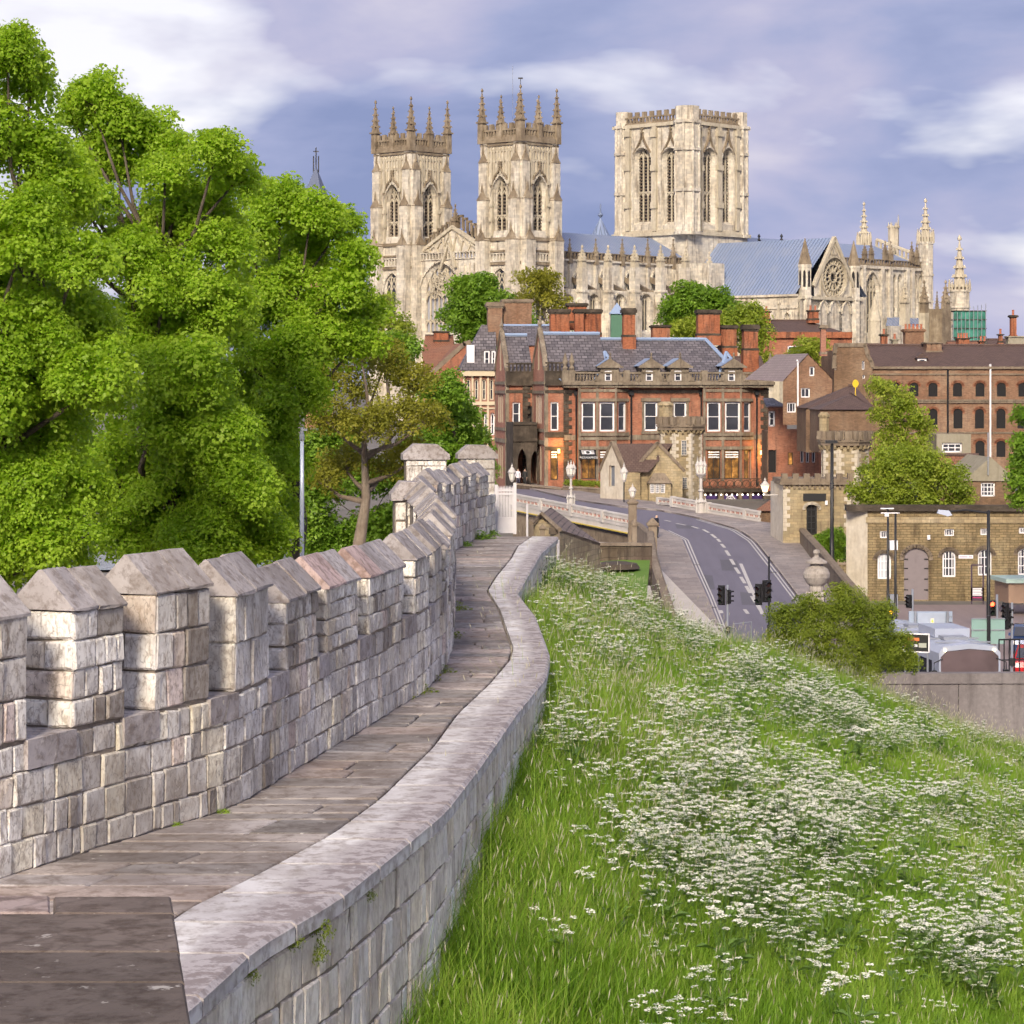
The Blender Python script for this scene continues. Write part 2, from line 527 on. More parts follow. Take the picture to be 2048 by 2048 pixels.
# ---------------------------------------------------------------- ground sheet
def smooth(e0, e1, x):
 t = max(0.0, min(1.0, (x - e0) / (e1 - e0)))
 return t * t * (3 - 2 * t)
def zg(x, y):
 """general ground level: low by the road, city rising beyond the river"""
 return 0.55 + 3.2 * smooth(215, 250, y) + 3.6 * smooth(300, 560, y)
M_GROUND = stone("ground_earth", (0.13, 0.12, 0.11), (0.19, 0.175, 0.16), (0.24, 0.22, 0.2), (0.1, 0.1, 0.09), 0.05, 0.3, None, fine=0.4)
g = MB()
xs = [-3000, -900, -300, -120, -60, -30, -10, 0, 10, 20, 30, 45, 70, 120, 300, 900, 3000]
ys = [-600, -50, 0, 40, 80, 110, 130, 150, 170, 200, 215, 225, 235, 250, 300, 360, 420, 500, 560, 700, 1200, 3000, 5200]
for i in range(len(xs) - 1):
 for j in range(len(ys) - 1):
  q = [(xs[i], ys[j]), (xs[i + 1], ys[j]), (xs[i + 1], ys[j + 1]), (xs[i], ys[j + 1])]
  g.poly([(x, y, zg(x, y)) for x, y in q])
tag(g.build("ground", M_GROUND, merge=True), kind="structure")
# ---------------------------------------------------------------- the wall walk
ZW = ZC - 3.1
def y2d(y): return FPX * 3.1 / (y - HOR)
Lc = [(-2600, 8.0), (-900, 13.0), (0, y2d(1758)), (172, y2d(1702)), (326, y2d(1656)), (466, y2d(1616)), (596, y2d(1534)), (675, y2d(1488)), (755, y2d(1441)),
      (811, y2d(1404)), (845, y2d(1388)), (888, y2d(1338)), (902, y2d(1297)), (908, y2d(1237)), (893, 38.2), (862, 41.5), (852, 44), (878, 47), (913, 49.8), (947, 53), (991, 55.6)]
Ic = [(-90, 10.0), (180, 13.2), (356, y2d(1828)), (505, y2d(1755)), (563, y2d(1724)), (662, y2d(1670)), (758, y2d(1600)), (865, y2d(1496)), (915, y2d(1428)), (979, y2d(1368)),
      (1019, y2d(1321)), (1026, y2d(1297)), (1016, y2d(1270)), (999, y2d(1220)), (975, y2d(1181)), (993, y2d(1153)), (1023, y2d(1116)), (1036, y2d(1092)), (1063, y2d(1074))]
Oc = [(40, 9.8), (300, 12.5), (414, y2d(1968)), (497, y2d(1890)), (662, y2d(1795)), (766, y2d(1712)), (878, y2d(1621)), (951, y2d(1528)), (1021, y2d(1428)), (1083, y2d(1354)),
      (1092, y2d(1312)), (1083, y2d(1284)), (1063, y2d(1230)), (1029, y2d(1186)), (1053, y2d(1146)), (1077, y2d(1106)), (1112, y2d(1075))]
def curve(c, y0, y1, step=0.05, sm=0.5):
 ys_ = np.array([d for _, d in c]); xs_ = np.array([(x - 1024) * d / FPX for x, d in c])
 yy = np.arange(y0, y1, step)
 xx = np.interp(yy, ys_, xs_)
 k = int(sm / step) | 1
 w = np.hanning(k + 2); w /= w.sum()
 pad = len(w) // 2
 xp = np.concatenate([xx[0] + (xx[1] - xx[0]) * np.arange(-pad, 0), xx, xx[-1] + (xx[-1] - xx[-2]) * np.arange(1, pad + 1)])
 return yy, np.convolve(xp, w, 'valid')
YL, XL_ = curve(Lc, 9.0, 55.7, sm=1.6)
YI, XI_ = curve(Ic, 9.0, 54.2, sm=0.8)
YO, XO_ = curve(Oc, 9.0, 54.2, sm=0.8)
XL = lambda y: float(np.interp(y, YL, XL_))
XI = lambda y: float(np.interp(y, YI, XI_))
XO = lambda y: float(np.interp(y, YO, XO_))
def rstone(name, tintset, hi=1.0, bstr=0.7, bd=0.02, sc=2.2, stain=(0.13, 0.1, 0.08), stain_amt=0.6, grain=(1, 1, 1), streak=False, edge=False, crack=0.0, dirt=.75):
 """material for separately built stones: colour from the stone's own 'rnd' value"""
 m, nt, b, out = nodes_of(name)
 at = nt.nodes.new("ShaderNodeAttribute"); at.attribute_name = "rnd"
 base = ramp(nt, at.outputs['Fac'], tintset)
 v = coords(nt)
 # each stone gets its own piece of the noise
 sh = N_(nt, "ShaderNodeVectorMath", operation='MULTIPLY_ADD')
 sh.inputs[1].default_value = (37.0, 21.0, 55.0)
 nt.links.new(at.outputs['Fac'], sh.inputs[0]); nt.links.new(v, sh.inputs[2])
 mpg = nt.nodes.new("ShaderNodeMapping"); mpg.inputs['Scale'].default_value = grain
 nt.links.new(sh.outputs[0], mpg.inputs[0])
 vv = mpg.outputs[0]
 n1 = noise(nt, vv, sc, 6, 0.65, 0.4)
 n2 = noise(nt, vv, sc * 7, 6, 0.7)
 n3 = noise(nt, v, 0.7, 5, 0.6, 0.5)
 col = mix(nt, ramp(nt, n1, [(0.48, 0.0), (0.68, 0.6)]), base, mix(nt, 1.0, base, (0.5, 0.45, 0.4), 'MULTIPLY'))
 col = mix(nt, ramp(nt, n3, [(0.45, 0.0), (0.62, stain_amt)]), col, stain)
 col = mix(nt, ramp(nt, n2, [(0.47, 0.0), (0.62, dirt)]), col, mix(nt, 1.0, base, (0.4, 0.35, 0.31), 'MULTIPLY'))
 if streak:
  vs = coords(nt, (1, 1, .12))
  col = mix(nt, ramp(nt, noise(nt, vs, 7.0, 6, 0.75, .4), [(0.55, 0.0), (0.66, 0.6)]), col, stain)
 # pale lichen crusts
 col = mix(nt, ramp(nt, noise(nt, v, 9.0, 4, 0.7), [(0.64, 0.0), (0.7, 0.5)]), col, (0.62, 0.6, 0.56))
 # fine pits and hair cracks
 vo = nt.nodes.new("ShaderNodeTexVoronoi"); vo.feature = 'DISTANCE_TO_EDGE'; vo.inputs['Scale'].default_value = sc * 2.6
 wv = N_(nt, "ShaderNodeVectorMath", operation='MULTIPLY_ADD'); wv.inputs[1].default_value = (.35, .35, .35)
 wnz = nt.nodes.new("ShaderNodeTexNoise"); wnz.inputs['Scale'].default_value = sc * 2; wnz.inputs['Detail'].default_value = 3
 nt.links.new(vv, wnz.inputs[0]); nt.links.new(wnz.outputs['Color'], wv.inputs[0]); nt.links.new(vv, wv.inputs[2]); nt.links.new(wv.outputs[0], vo.inputs[0])
 col = mix(nt, ramp(nt, vo.outputs['Distance'], [(0.0, crack), (0.035, 0.0)]), col, stain)
 if edge:
  ea = nt.nodes.new("ShaderNodeAttribute"); ea.attribute_name = "edge"
  ef = mix(nt, .45, ea.outputs['Fac'], noise(nt, coords(nt, (1, 1, 1)), 5.0, 6, .75))
  col = mix(nt, ramp(nt, ef, [(.42, 0.0), (.58, .85)]), col, mix(nt, ramp(nt, n2, [(.45, 0.0), (.55, 1.0)]), (.2, .165, .165), (.42, .39, .4)))
 nt.links.new(col, b.inputs['Base Color'])
 b.inputs['Roughness'].default_value = 0.88
 b.inputs['Specular IOR Level'].default_value = 0.2
 h = mix(nt, 0.35, n1, n2)
 bump(nt, b, h, bstr, bd)
 return m
M_WSTONE = rstone("city_wall_stone", [(0.0, (0.32, 0.29, 0.26)), (0.1, (0.54, 0.51, 0.47)), (0.28, (0.8, 0.78, 0.74)), (0.6, (0.88, 0.86, 0.81)), (0.78, (0.88, 0.83, 0.68)), (0.88, (0.74, 0.63, 0.58)), (1.0, (0.76, 0.77, 0.8))], sc=3.4, stain_amt=0.48, grain=(1, 1, .6), streak=True, crack=.55)
M_MORTAR = stone("wall_mortar", (0.2, 0.165, 0.135), (0.29, 0.245, 0.2), (0.38, 0.33, 0.28), (0.12, 0.1, 0.085), 1.2, 0.5, None, bstr=0.8, fine=18)
M_CAP = rstone("coping_cap_stone", [(0.0, (0.33, 0.31, 0.32)), (0.5, (0.44, 0.41, 0.41)), (0.85, (0.5, 0.47, 0.45)), (1.0, (0.52, 0.38, 0.36))], sc=1.6, stain=(0.22, 0.19, 0.17), stain_amt=0.45, bstr=1.0, bd=0.03, grain=(1, 1, 1))
M_PAVE = rstone("paving_stone", [(0.0, (0.25, 0.235, 0.23)), (0.3, (0.34, 0.315, 0.305)), (0.6, (0.42, 0.38, 0.36)), (0.85, (0.48, 0.4, 0.365)), (1.0, (0.4, 0.39, 0.4))], sc=0.9, stain=(0.1, 0.075, 0.065), stain_amt=0.5, bstr=0.5, bd=0.012, crack=.3)
M_COPE = rstone("edge_coping_stone", [(0.0, (0.56, 0.55, 0.56)), (0.5, (0.66, 0.65, 0.66)), (1.0, (0.7, 0.69, 0.68))], sc=1.0, stain=(0.36, 0.33, 0.34), stain_amt=0.4, bstr=0.35, bd=0.01, edge=True)
def set_rnd(me, val):
 a = me.attributes.new("rnd", 'FLOAT', 'POINT')
 if hasattr(val, '__len__'):
  a.data.foreach_set("value", np.asarray(val, dtype=np.float32))
 else:
  a.data.foreach_set("value", np.full(len(me.vertices), val, dtype=np.float32))
class Pieces:
 """stones, slabs and the like: the nearest ones become objects, the rest one joined part"""
 def __init__(s): s.items = []
 def add(s, v, f, rnd, parent, name, mat, key):
  s.items.append((key, v, f, rnd, parent, name, mat))
 def finish(s, limit, rest_name, rest_parent):
  s.items.sort(key=lambda t: t[0])
  rest = {}
  for i, (key, v, f, rnd, parent, name, mat) in enumerate(s.items):
   if i < limit:
    me = quick_mesh(name, v, f, mat)
    set_rnd(me, rnd)
    o = bpy.data.objects.new(name, me); COL.objects.link(o); setpar(o, parent)
   else:
    V, F_, RN = rest.setdefault(mat.name, ([], [], []))
    k = len(V); V.extend(v); F_.extend([tuple(k + q for q in ff) for ff in f]); RN.extend([rnd] * len(v))
  for mn, (V, F_, RN) in rest.items():
   me = quick_mesh(rest_name, V, F_, MATS[mn])
   set_rnd(me, RN)
   o = bpy.data.objects.new(rest_name, me); COL.objects.link(o); setpar(o, rest_parent)
   o["kind"] = "stuff"
def block_geo(fn, a0, a1, b0, b1, back=0.06, front=0.02, r=0.016, jit=0.008, rr=R):
 """one dressed stone on a surface fn(a, b, c); rounded arris, uneven corners"""
 v = []
 J = lambda: rr.uniform(-jit, jit)
 cr = [(a0 + J(), b0 + J()), (a1 + J(), b0 + J()), (a1 + J(), b1 + J()), (a0 + J(), b1 + J())]
 ins = lambda p, q: ((p[0] + (q if p[0] < (a0 + a1) / 2 else -q)), (p[1] + (q if p[1] < (b0 + b1) / 2 else -q)))
 f0 = front + rr.uniform(-0.008, 0.012)
 for ring, (q, c) in enumerate(((0, -back), (0, f0 - r), (r, f0 + 0))):
  for p in cr:
   pp = ins(p, q)
   v.append(tuple(fn(pp[0], pp[1], c + (J() * 0.8 if ring == 2 else 0))))
 f = []
 for k in range(2):
  for j in range(4):
   f.append((k * 4 + j, k * 4 + (j + 1) % 4, k * 4 + 4 + (j + 1) % 4, k * 4 + 4 + j))
 f.append((8, 9, 10, 11))
 return v, f
# arclength along the parapet face
AL = np.concatenate([[0], np.cumsum(np.hypot(np.diff(XL_), np.diff(YL)))])
def wl_pt(s):
 y = float(np.interp(s, AL, YL)); return Vector((XL(y), y, 0))
def wl_dir(s):
 a = wl_pt(max(0, s - 0.15)); b = wl_pt(min(AL[-1], s + 0.15)); return (b - a).normalized()
def s_at_px(px, y0=9, y1=36):
 yy = np.arange(y0, y1, 0.02)
 x = 1024 + np.array([XL(q) for q in yy]) / yy * FPX
 k = int(np.argmin(np.abs(x - px)))
 return float(np.interp(yy[k], YL, AL))
def wfn(s, b, c):
 p = wl_pt(s); t = wl_dir(s)
 return Vector((p.x + t.y * c, p.y - t.x * c, ZW + b))
TH = 0.44         # parapet thickness
SILL = 0.82
city = empty("city_wall", (XL(14), 14, ZW), "battlemented limestone city wall running beside the paved walk", "city wall")
# merlons: spans along the wall
spans = []
for a, b in ((-140, 50), (140, 245), (308, 415), (468, 536), (569, 632), (650, 713), (735, 804), (826, 856)):
 spans.append([s_at_px(a, 9, 27), s_at_px(b, 9, 27)])
s = spans[-1][1] + 0.42
while s < AL[-1] - 0.8:
 w = R.uniform(0.95, 1.15)
 if s + w > AL[-1] - 0.25: w = AL[-1] - s
 spans.append([s, s + w]); s += w + R.uniform(0.4, 0.5)
spans = [sp for sp in spans if sp[1] > sp[0] + 0.3]
def mheight(s):
 y = float(np.interp(s, AL, YL))
 return (1.6 if y < 19.6 else 1.37) - .06 * smooth(26, 45, y) + .05 * math.sin(s * 7.3)
# mortar core of the lower wall
core = MB()
ss = np.arange(0, AL[-1], 0.3).tolist() + [AL[-1]]
for s0, s1 in zip(ss, ss[1:]):
 core.hexa([wfn(s0, -1.2, 0), wfn(s1, -1.2, 0), wfn(s1, -1.2, -TH), wfn(s0, -1.2, -TH), wfn(s0, SILL - 0.03, 0), wfn(s1, SILL - 0.03, 0), wfn(s1, SILL - 0.03, -TH), wfn(s0, SILL - 0.03, -TH)])
para = core.build("parapet", M_MORTAR, city)
outerface = MB()
for s0, s1 in zip(ss, ss[1:]):
 outerface.poly([wfn(s0, -6, -TH - 0.02), wfn(s1, -6, -TH - 0.02), wfn(s1, SILL, -TH - 0.02), wfn(s0, SILL, -TH - 0.02)])
M_RUBBLE = stone("rubble_face", (0.33, 0.28, 0.22), (0.46, 0.41, 0.34), (0.55, 0.5, 0.42), (0.16, 0.13, 0.1), 0.6, 0.6, (0.45, 0.24, 0.02), fine=6)
outerface.build("outer_face", M_RUBBLE, city)
PC = Pieces()
rw = random.Random(11)
# lower courses
edges = [0, 0.19, 0.42, 0.63, SILL]
slen = AL[-1]
for k in range(4):
 s = -0.02 + rw.uniform(0, 0.2)
 while s < slen - 0.05:
  w = rw.uniform(0.14, 0.36) if rw.random() < 0.75 else rw.uniform(0.08, 0.16)
  s1 = min(slen, s + w)
  wob = [0, .02 * math.sin(s * 1.7 + 1), .02 * math.sin(s * 1.7 + 2), .015 * math.sin(s * 2.1 + 3), 0]
  gp = 0.004
  v, f = block_geo(wfn, s + gp, s1 - gp, edges[k] + gp + wob[k], edges[k + 1] - gp + wob[k + 1], front=0.014, r=0.012, jit=0.008, rr=rw)
  PC.add(v, f, rw.random() ** 0.85 * (0.9 if k else 0.75), para, "wall_stone", M_WSTONE, wl_pt(s).y)
  s = s1
# sill stones of the embrasures (top of the lower wall)
for (m0, m1), (n0, n1) in zip(spans, spans[1:]):
 if n0 - m1 < 0.12: continue
 a, b = m1 - 0.02, n0 + 0.02
 v = [tuple(wfn(q, h, c)) for h in (SILL - 0.17, SILL + 0.02) for q, c in ((a, 0.035), (b, 0.035), (b, -TH - 0.02), (a, -TH - 0.02))]
 f = [(3, 2, 1, 0), (4, 5, 6, 7), (0, 1, 5, 4), (1, 2, 6, 5), (2, 3, 7, 6), (3, 0, 4, 7)]
 PC.add(v, f, rw.uniform(0.2, 0.5), para, "sill_stone", M_CAP, wl_pt(a).y)
# merlons with their stones and caps
for mi_, (m0, m1) in enumerate(spans):
 H = mheight(m0)
 yk = wl_pt(m0).y
 mc = MB()
 a, b = m0 + 0.015, m1 - 0.015
 nseg = 3
 for q in range(nseg):
  p0, p1 = a + (b - a) * q / nseg, a + (b - a) * (q + 1) / nseg
  mc.hexa([wfn(p0, SILL - 0.05, -0.004), wfn(p1, SILL - 0.05, -0.004), wfn(p1, SILL - 0.05, -TH), wfn(p0, SILL - 0.05, -TH), wfn(p0, H, -0.004), wfn(p1, H, -0.004), wfn(p1, H, -TH), wfn(p0, H, -TH)])
 mer = mc.build("merlon", M_MORTAR, city)
 nr = 3 + (mi_ % 4 == 1) - (mi_ % 5 == 3)
 rows = [SILL + 0.02 + (H - SILL - 0.02) * q / nr for q in range(nr + 1)]
 for k in range(nr):
  s = m0
  while s < m1 - 0.03:
   s1 = s + rw.uniform(0.12, 0.3)
   if m1 - s1 < 0.1: s1 = m1
   v, f = block_geo(wfn, s + 0.006, s1 - 0.006, rows[k] + 0.006, rows[k + 1] - 0.006, front=0.016, r=0.013, jit=0.008, rr=rw)
   PC.add(v, f, rw.random() * (0.62 if k == nr - 1 else 0.9), mer, "wall_stone", M_WSTONE, yk)
   s = s1
  # the end that faces the camera
  efn = lambda c_, b_, d_: wfn(m0 - d_ + 0.0, b_, c_)
  cut = -TH * rw.uniform(0.35, 0.65)
  for c0, c1 in (((-TH - 0.01, cut), (cut, 0.018)) if (k + mi_) % 2 else ((-TH - 0.01, 0.018),)):
   v, f = block_geo(efn, c0 + 0.006, c1 - 0.006, rows[k] + 0.006, rows[k + 1] - 0.006, front=0.018, r=0.018, jit=0.01, rr=rw)
   PC.add(v, f, rw.uniform(0.5, 0.88), mer, "wall_stone", M_WSTONE, yk - 0.1)
 # gabled cap in two or three lengths
 nc = 2 if m1 - m0 < 1.3 else 3
 cuts = [m0 - 0.025] + [m0 + (m1 - m0) * (q + rw.uniform(-0.1, 0.1)) / nc for q in range(1, nc)] + [m1 + 0.015]
 hr = 0.27
 pink = 0.97 if mi_ in (5, 6) else None
 for q in range(nc):
  p0, p1 = cuts[q] + 0.005, cuts[q + 1] - 0.005
  j = lambda: rw.uniform(-0.006, 0.006)
  prof = [(0.04, H + 0.0), (0.042, H + 0.02), (-TH / 2 + 0.012, H + hr), (-TH / 2 - 0.012, H + hr), (-TH - 0.042, H + 0.02), (-TH - 0.04, H)]
  dz = rw.uniform(-0.012, 0.012)
  np_ = len(prof)
  v = []
  for e, sc_ in ((p0, 1.0), ((p0 + p1) / 2, 1.0), (p1, 1.0)):
   for c, h in prof:
    v.append(tuple(wfn(e, H + (h - H) * sc_ + j() + dz, c + j())))
  f = []
  for e in range(2):
   for t in range(np_):
    f.append((e * np_ + t, e * np_ + (t + 1) % np_, (e + 1) * np_ + (t + 1) % np_, (e + 1) * np_ + t))
  f.append(tuple(range(np_)))
  f.append(tuple(2 * np_ + t for t in range(np_))[::-1])
  PC.add(v, f, pink if (pink and q == 0) else rw.uniform(0.1, 0.8), mer, "cap_stone", M_CAP, yk - 0.2)
PC.finish(330, "distant_stonework", city)
# turret merlons standing higher behind the bend
for (xa, xb, yt, d, lab) in ((812, 893, 888, 49.5, "leftmost"), (921, 990, 890, 57.0, "right"), (790, 846, 963, 40.9, "near")):
 fr = Fr((XY(xa, d)[0], d, ZW), (1, 0.12))
 a1 = fr.px(xb); top = fr.px(xa, yt)[1]
 if lab == "right":
  top += 0.0
 tm = MB()
 tm.fbox(fr, 0, -1.5, a1, top - 0.3, -0.5, 0)
 t_o = tm.build("merlon", M_MORTAR, city)
 k = 0; b = -.5
 while b < top - 0.34:
  hh = min(0.3, top - 0.3 - b); aa = 0
  while aa < a1 - 0.03:
   w = rw.uniform(0.25, 0.45); w = a1 - aa if a1 - aa - w < 0.16 else w
   v, f = block_geo(lambda p, q, c: fr.pt(p, q, c), aa + .008, aa + w - .008, b + .008, b + hh - .008, front=0.02, rr=rw)
   me = quick_mesh("wall_stone", v, f, M_WSTONE); set_rnd(me, rw.uniform(0.2, 0.7))
   o = bpy.data.objects.new("wall_stone", me); COL.objects.link(o); setpar(o, t_o)
   aa += w
  b += hh
 cp = MB()
 prof = [(-0.06, top - 0.3), (-0.06, top - 0.2), (a1 * 0.22, top), (a1 * 0.78, top - 0.01), (a1 + 0.06, top - 0.2), (a1 + 0.06, top - 0.3)]
 cp.prism([fr.pt(p, q, 0.06) for p, q in prof], [fr.pt(p, q, -0.56) for p, q in prof])
 o = cp.build("cap_stone", M_CAP, t_o); set_rnd(o.data, 0.5)
# paving and edge coping
walk = MB()
yy = np.arange(9.2, 54.1, 0.4)
for y0, y1 in zip(yy, yy[1:]):
 walk.hexa([(XL(y0) - .1, y0, ZW - .9), (XO(y0) - .1, y0, ZW - .9), (XO(y1) - .1, y1, ZW - .9), (XL(y1) - .1, y1, ZW - .9),
               (XL(y0) - .1, y0, ZW - .05), (XO(y0) - .1, y0, ZW - .05), (XO(y1) - .1, y1, ZW - .05), (XL(y1) - .1, y1, ZW - .05)])
wk = tag(walk.build("wall_walk", M_MORTAR), kind="structure")
PV = Pieces()
rp = random.Random(5)
def slab(x0a, x1a, x0b, x1b, ya, yb, z0, z1, r=0.012, tilt=0.006):
 t = [rp.uniform(-tilt, tilt) for _ in range(4)]
 B = [(x0a, ya), (x1a, ya), (x1b, yb), (x0b, yb)]
 cx = sum(p[0] for p in B) / 4; cy = sum(p[1] for p in B) / 4
 v = [(x, y, z0) for x, y in B] + [(x, y, z1 - r + q) for (x, y), q in zip(B, t)]
 v += [(x + (r if x < cx else -r), y + (r if y < cy else -r), z1 + q) for (x, y), q in zip(B, t)]
 f = []
 for k in range(2):
  for j in range(4):
   f.append((k * 4 + j, k * 4 + (j + 1) % 4, k * 4 + 4 + (j + 1) % 4, k * 4 + 4 + j))
 f.append((8, 9, 10, 11))
 return v, f
y = 9.2
while y < 54.0:
 d = rp.uniform(0.26, 0.6)
 y1 = min(54.05, y + d)
 sk0, sk1 = rp.uniform(-0.04, 0.04), rp.uniform(-0.04, 0.04)
 la, lb, ia, ib = XL(y) - .02, XL(y1) - .02, XI(y) - .012, XI(y1) - .012
 cuts = [0, 1] if rp.random() < 0.6 else [0, rp.uniform(0.3, 0.7), 1]
 for c0, c1 in zip(cuts, cuts[1:]):
  g0 = 0.009
  v, f = slab(la + (ia - la) * c0 + g0, la + (ia - la) * c1 - g0, lb + (ib - lb) * c0 + g0, lb + (ib - lb) * c1 - g0, y + g0, y1 - g0, ZW - 0.1, ZW)
  PV.add(v, f, rp.random(), wk, "paving_slab", M_PAVE, y)
 y = y1
PV.finish(300, "distant_paving", wk)
PV = Pieces()
y = 9.2
while y < 54.0:
 d = rp.uniform(0.5, 1.0)
 y1 = min(54.05, y + d)
 n = 2
 v = []
 OH = 0.05
 for q in range(n + 1):
  yq = y + 0.016 + (y1 - y - 0.032) * q / n
  v += [(XI(yq) + .012, yq, ZW - .13), (XI(yq) + .012, yq, ZW + .006), (XO(yq) + OH - .03, yq, ZW + .004), (XO(yq) + OH, yq, ZW - .02), (XO(yq) + OH, yq, ZW - .11), (XO(yq) - .02, yq, ZW - .15)]
 f = []
 for q in range(n):
  for t in range(6):
   f.append((q * 6 + t, (q + 1) * 6 + t, (q + 1) * 6 + (t + 1) % 6, q * 6 + (t + 1) % 6))
 f.append(tuple(range(6))); f.append(tuple(n * 6 + t for t in range(6))[::-1])
 PV.add(v, f, rp.random(), wk, "coping_stone", M_COPE, y)
 y = y1
PV.finish(300, "distant_coping", wk)
for o in wk.children:
 if "coping" in o.name:
  at = o.data.attributes.new("edge", 'FLOAT', 'POINT'); at.data.foreach_set("value", np.tile(np.array([0, 0, 1, .55, .1, .1], dtype=np.float32), len(o.data.vertices) // 6))
# retaining face under the coping
retain = MB()
for y0, y1 in zip(yy, yy[1:]):
 retain.hexa([(XO(y0) - .35, y0, ZW - 5), (XO(y0) - .012, y0, ZW - 5), (XO(y1) - .012, y1, ZW - 5), (XO(y1) - .35, y1, ZW - 5),
                 (XO(y0) - .35, y0, ZW - .1), (XO(y0) - .012, y0, ZW - .1), (XO(y1) - .012, y1, ZW - .1), (XO(y1) - .35, y1, ZW - .1)])
rt = retain.build("retaining_face", M_MORTAR, city)
AO = np.concatenate([[0], np.cumsum(np.hypot(np.diff(XO_), np.diff(YO)))])
def ofn(s, b, c):
 y = float(np.interp(s, AO, YO)); x = XO(y)
 y2 = float(np.interp(s + .1, AO, YO)); t = Vector((XO(y2) - x, y2 - y, 0)); t = t.normalized() if t.length > 1e-6 else Vector((0, 1, 0))
 return Vector((x + t.y * (c - .012), y - t.x * (c - .012), ZW + b))
M_OSTONE = rstone("retaining_stone", [(0.0, (0.56, 0.51, 0.46)), (0.25, (0.72, 0.67, 0.6)), (0.6, (0.82, 0.78, 0.7)), (0.85, (0.8, 0.8, 0.79)), (1.0, (0.78, 0.7, 0.56))], sc=2.6, stain=(0.42, 0.35, 0.28), stain_amt=0.35, grain=(1, 1, .6), streak=True, crack=.3, dirt=.45)
PR = Pieces()
s_a = float(np.interp(9.3, YO, AO)); s_b = float(np.interp(54, YO, AO))
for k in range(8):
 b1 = -0.15 - k * 0.29; b0 = b1 - 0.29
 s = s_a + rp.uniform(0, 0.3)
 while s < s_b:
  yq = float(np.interp(s, AO, YO))
  if yq > 27 and k > 3: break
  w = rp.uniform(0.12, 0.32)
  v, f = block_geo(ofn, s + .007, s + w - .007, b0 + .007, b1 - .007, front=0.014, r=0.013, jit=0.01, rr=rp)
  PR.add(v, f, rp.random(), rt, "face_stone", M_OSTONE, yq)
  s += w
PR.finish(300, "distant_stonework", city)
# foreground block at the foot of the picture: top of a higher parapet with its coping slabs
HB = 1.6
fb = empty("parapet_block", (-1.6, 7.2, ZW - 1), "dark brown stone parapet end with worn coping slabs at the walk's near end", "parapet")
M_BROWN = rstone("brown_coping_stone", [(0.0, (0.11, 0.09, 0.08)), (0.5, (0.15, 0.122, 0.106)), (0.85, (0.18, 0.145, 0.128)), (1.0, (0.36, 0.29, 0.27))], sc=1.3, stain=(0.07, 0.058, 0.05), stain_amt=0.6, bstr=1.0, bd=0.015, crack=.4)
rowsY = [8.2, 7.92, 7.38, 6.99, 6.52, 6.0, 5.5]
bodyb = MB()
bodyb.hexa([(-3.4, 5.5, ZW - 3), (-.83, 5.5, ZW - 3), (-1.12, 8.15, ZW - 3), (-3.4, 8.15, ZW - 3), (-3.4, 5.5, ZC - HB - .14), (-.83, 5.5, ZC - HB - .14), (-1.12, 8.15, ZC - HB - .14), (-3.4, 8.15, ZC - HB - .14)])
bb = bodyb.build("wall_body", plain("dark_joint", (.07, .06, .05), .9), fb)
xr = lambda y: -0.80 - (y - 6.52) * 0.16
for i, (yb, ya) in enumerate(zip(rowsY, rowsY[1:])):
 cuts = [-3.4, 0, None] if i == 0 else [-3.4, None]
 for c0, c1 in zip(cuts, cuts[1:]):
  cx_ = lambda c, q: xr(q) if c is None else (q * -.177 if c == 0 else c)
  v, f = slab(cx_(c0, ya) + .006, cx_(c1, ya) - .006, cx_(c0, yb) + .006, cx_(c1, yb) - .006, ya + .006, yb - .006, ZC - HB - .15, ZC - HB, r=0.007, tilt=0.004)
  me = quick_mesh("coping_slab", v, f, M_BROWN); set_rnd(me, 1.0 if (i == 0 and c1 is not None) else (0.75, 0.62, 0.2, 0.1, 0.4, 0.3)[i])
  o = bpy.data.objects.new("coping_slab", me); COL.objects.link(o); setpar(o, fb)
for k in range(4):
 y = 5.5
 while y < 8.1:
  w = min(rp.uniform(.3, .6), 8.15 - y)
  v, f = block_geo(lambda a, b, c: Vector((xr(a) - .02 + c, a, ZC - HB - .15 - .3 * k + b)), y + .006, y + w - .006, -.294, -.006, rr=rp)
  me = quick_mesh("side_stone", v, f, M_WSTONE); set_rnd(me, rp.random())
  o = bpy.data.objects.new("side_stone", me); COL.objects.link(o); setpar(o, fb)
  y += w
# ---------------------------------------------------------------- grass bank
DROP = ([9, 13, 17, 19, 22, 30, 45, 56, 120], [2.5, 1.95, 1.45, 1.12, .92, 0.8, 0.8, 1.0, 1.0])
_bn = [(R.uniform(0.15, 0.6), R.uniform(0, 6.28), R.uniform(0.15, 0.6), R.uniform(0, 6.28), R.uniform(0.03, 0.09)) for _ in range(8)]
def zbank(x, y):
 xo = XO(min(y, 54.0)) if y < 54 else XO(54.0)
 w = x - xo
 z = ZW - float(np.interp(y, *DROP)) - 0.47 * max(w, -3)
 ye = 50.5 + 1.33 * x
 if y > ye: z -= 0.16 * (y - ye) + 0.55 * max(0.0, y - ye - 3)
 for a, p, b, q, m in _bn:
  z += m * math.sin(a * x + p) * math.sin(b * y + q)
 return max(z, 0.2)
M_BANK = stone("bank_soil", (0.035, 0.06, 0.014), (0.05, 0.085, 0.02), (0.07, 0.1, 0.03), (0.05, 0.045, 0.025), 0.3, 0.4, None, fine=8, bstr=0.9)
tb = MB()
gx = [-1.5 + 0.5 * i for i in range(14)] + [6.5 + i for i in range(26)]
gy = [9 + 0.75 * j for j in range(64)] + [58 + 2 * j for j in range(28)]
grid = {}
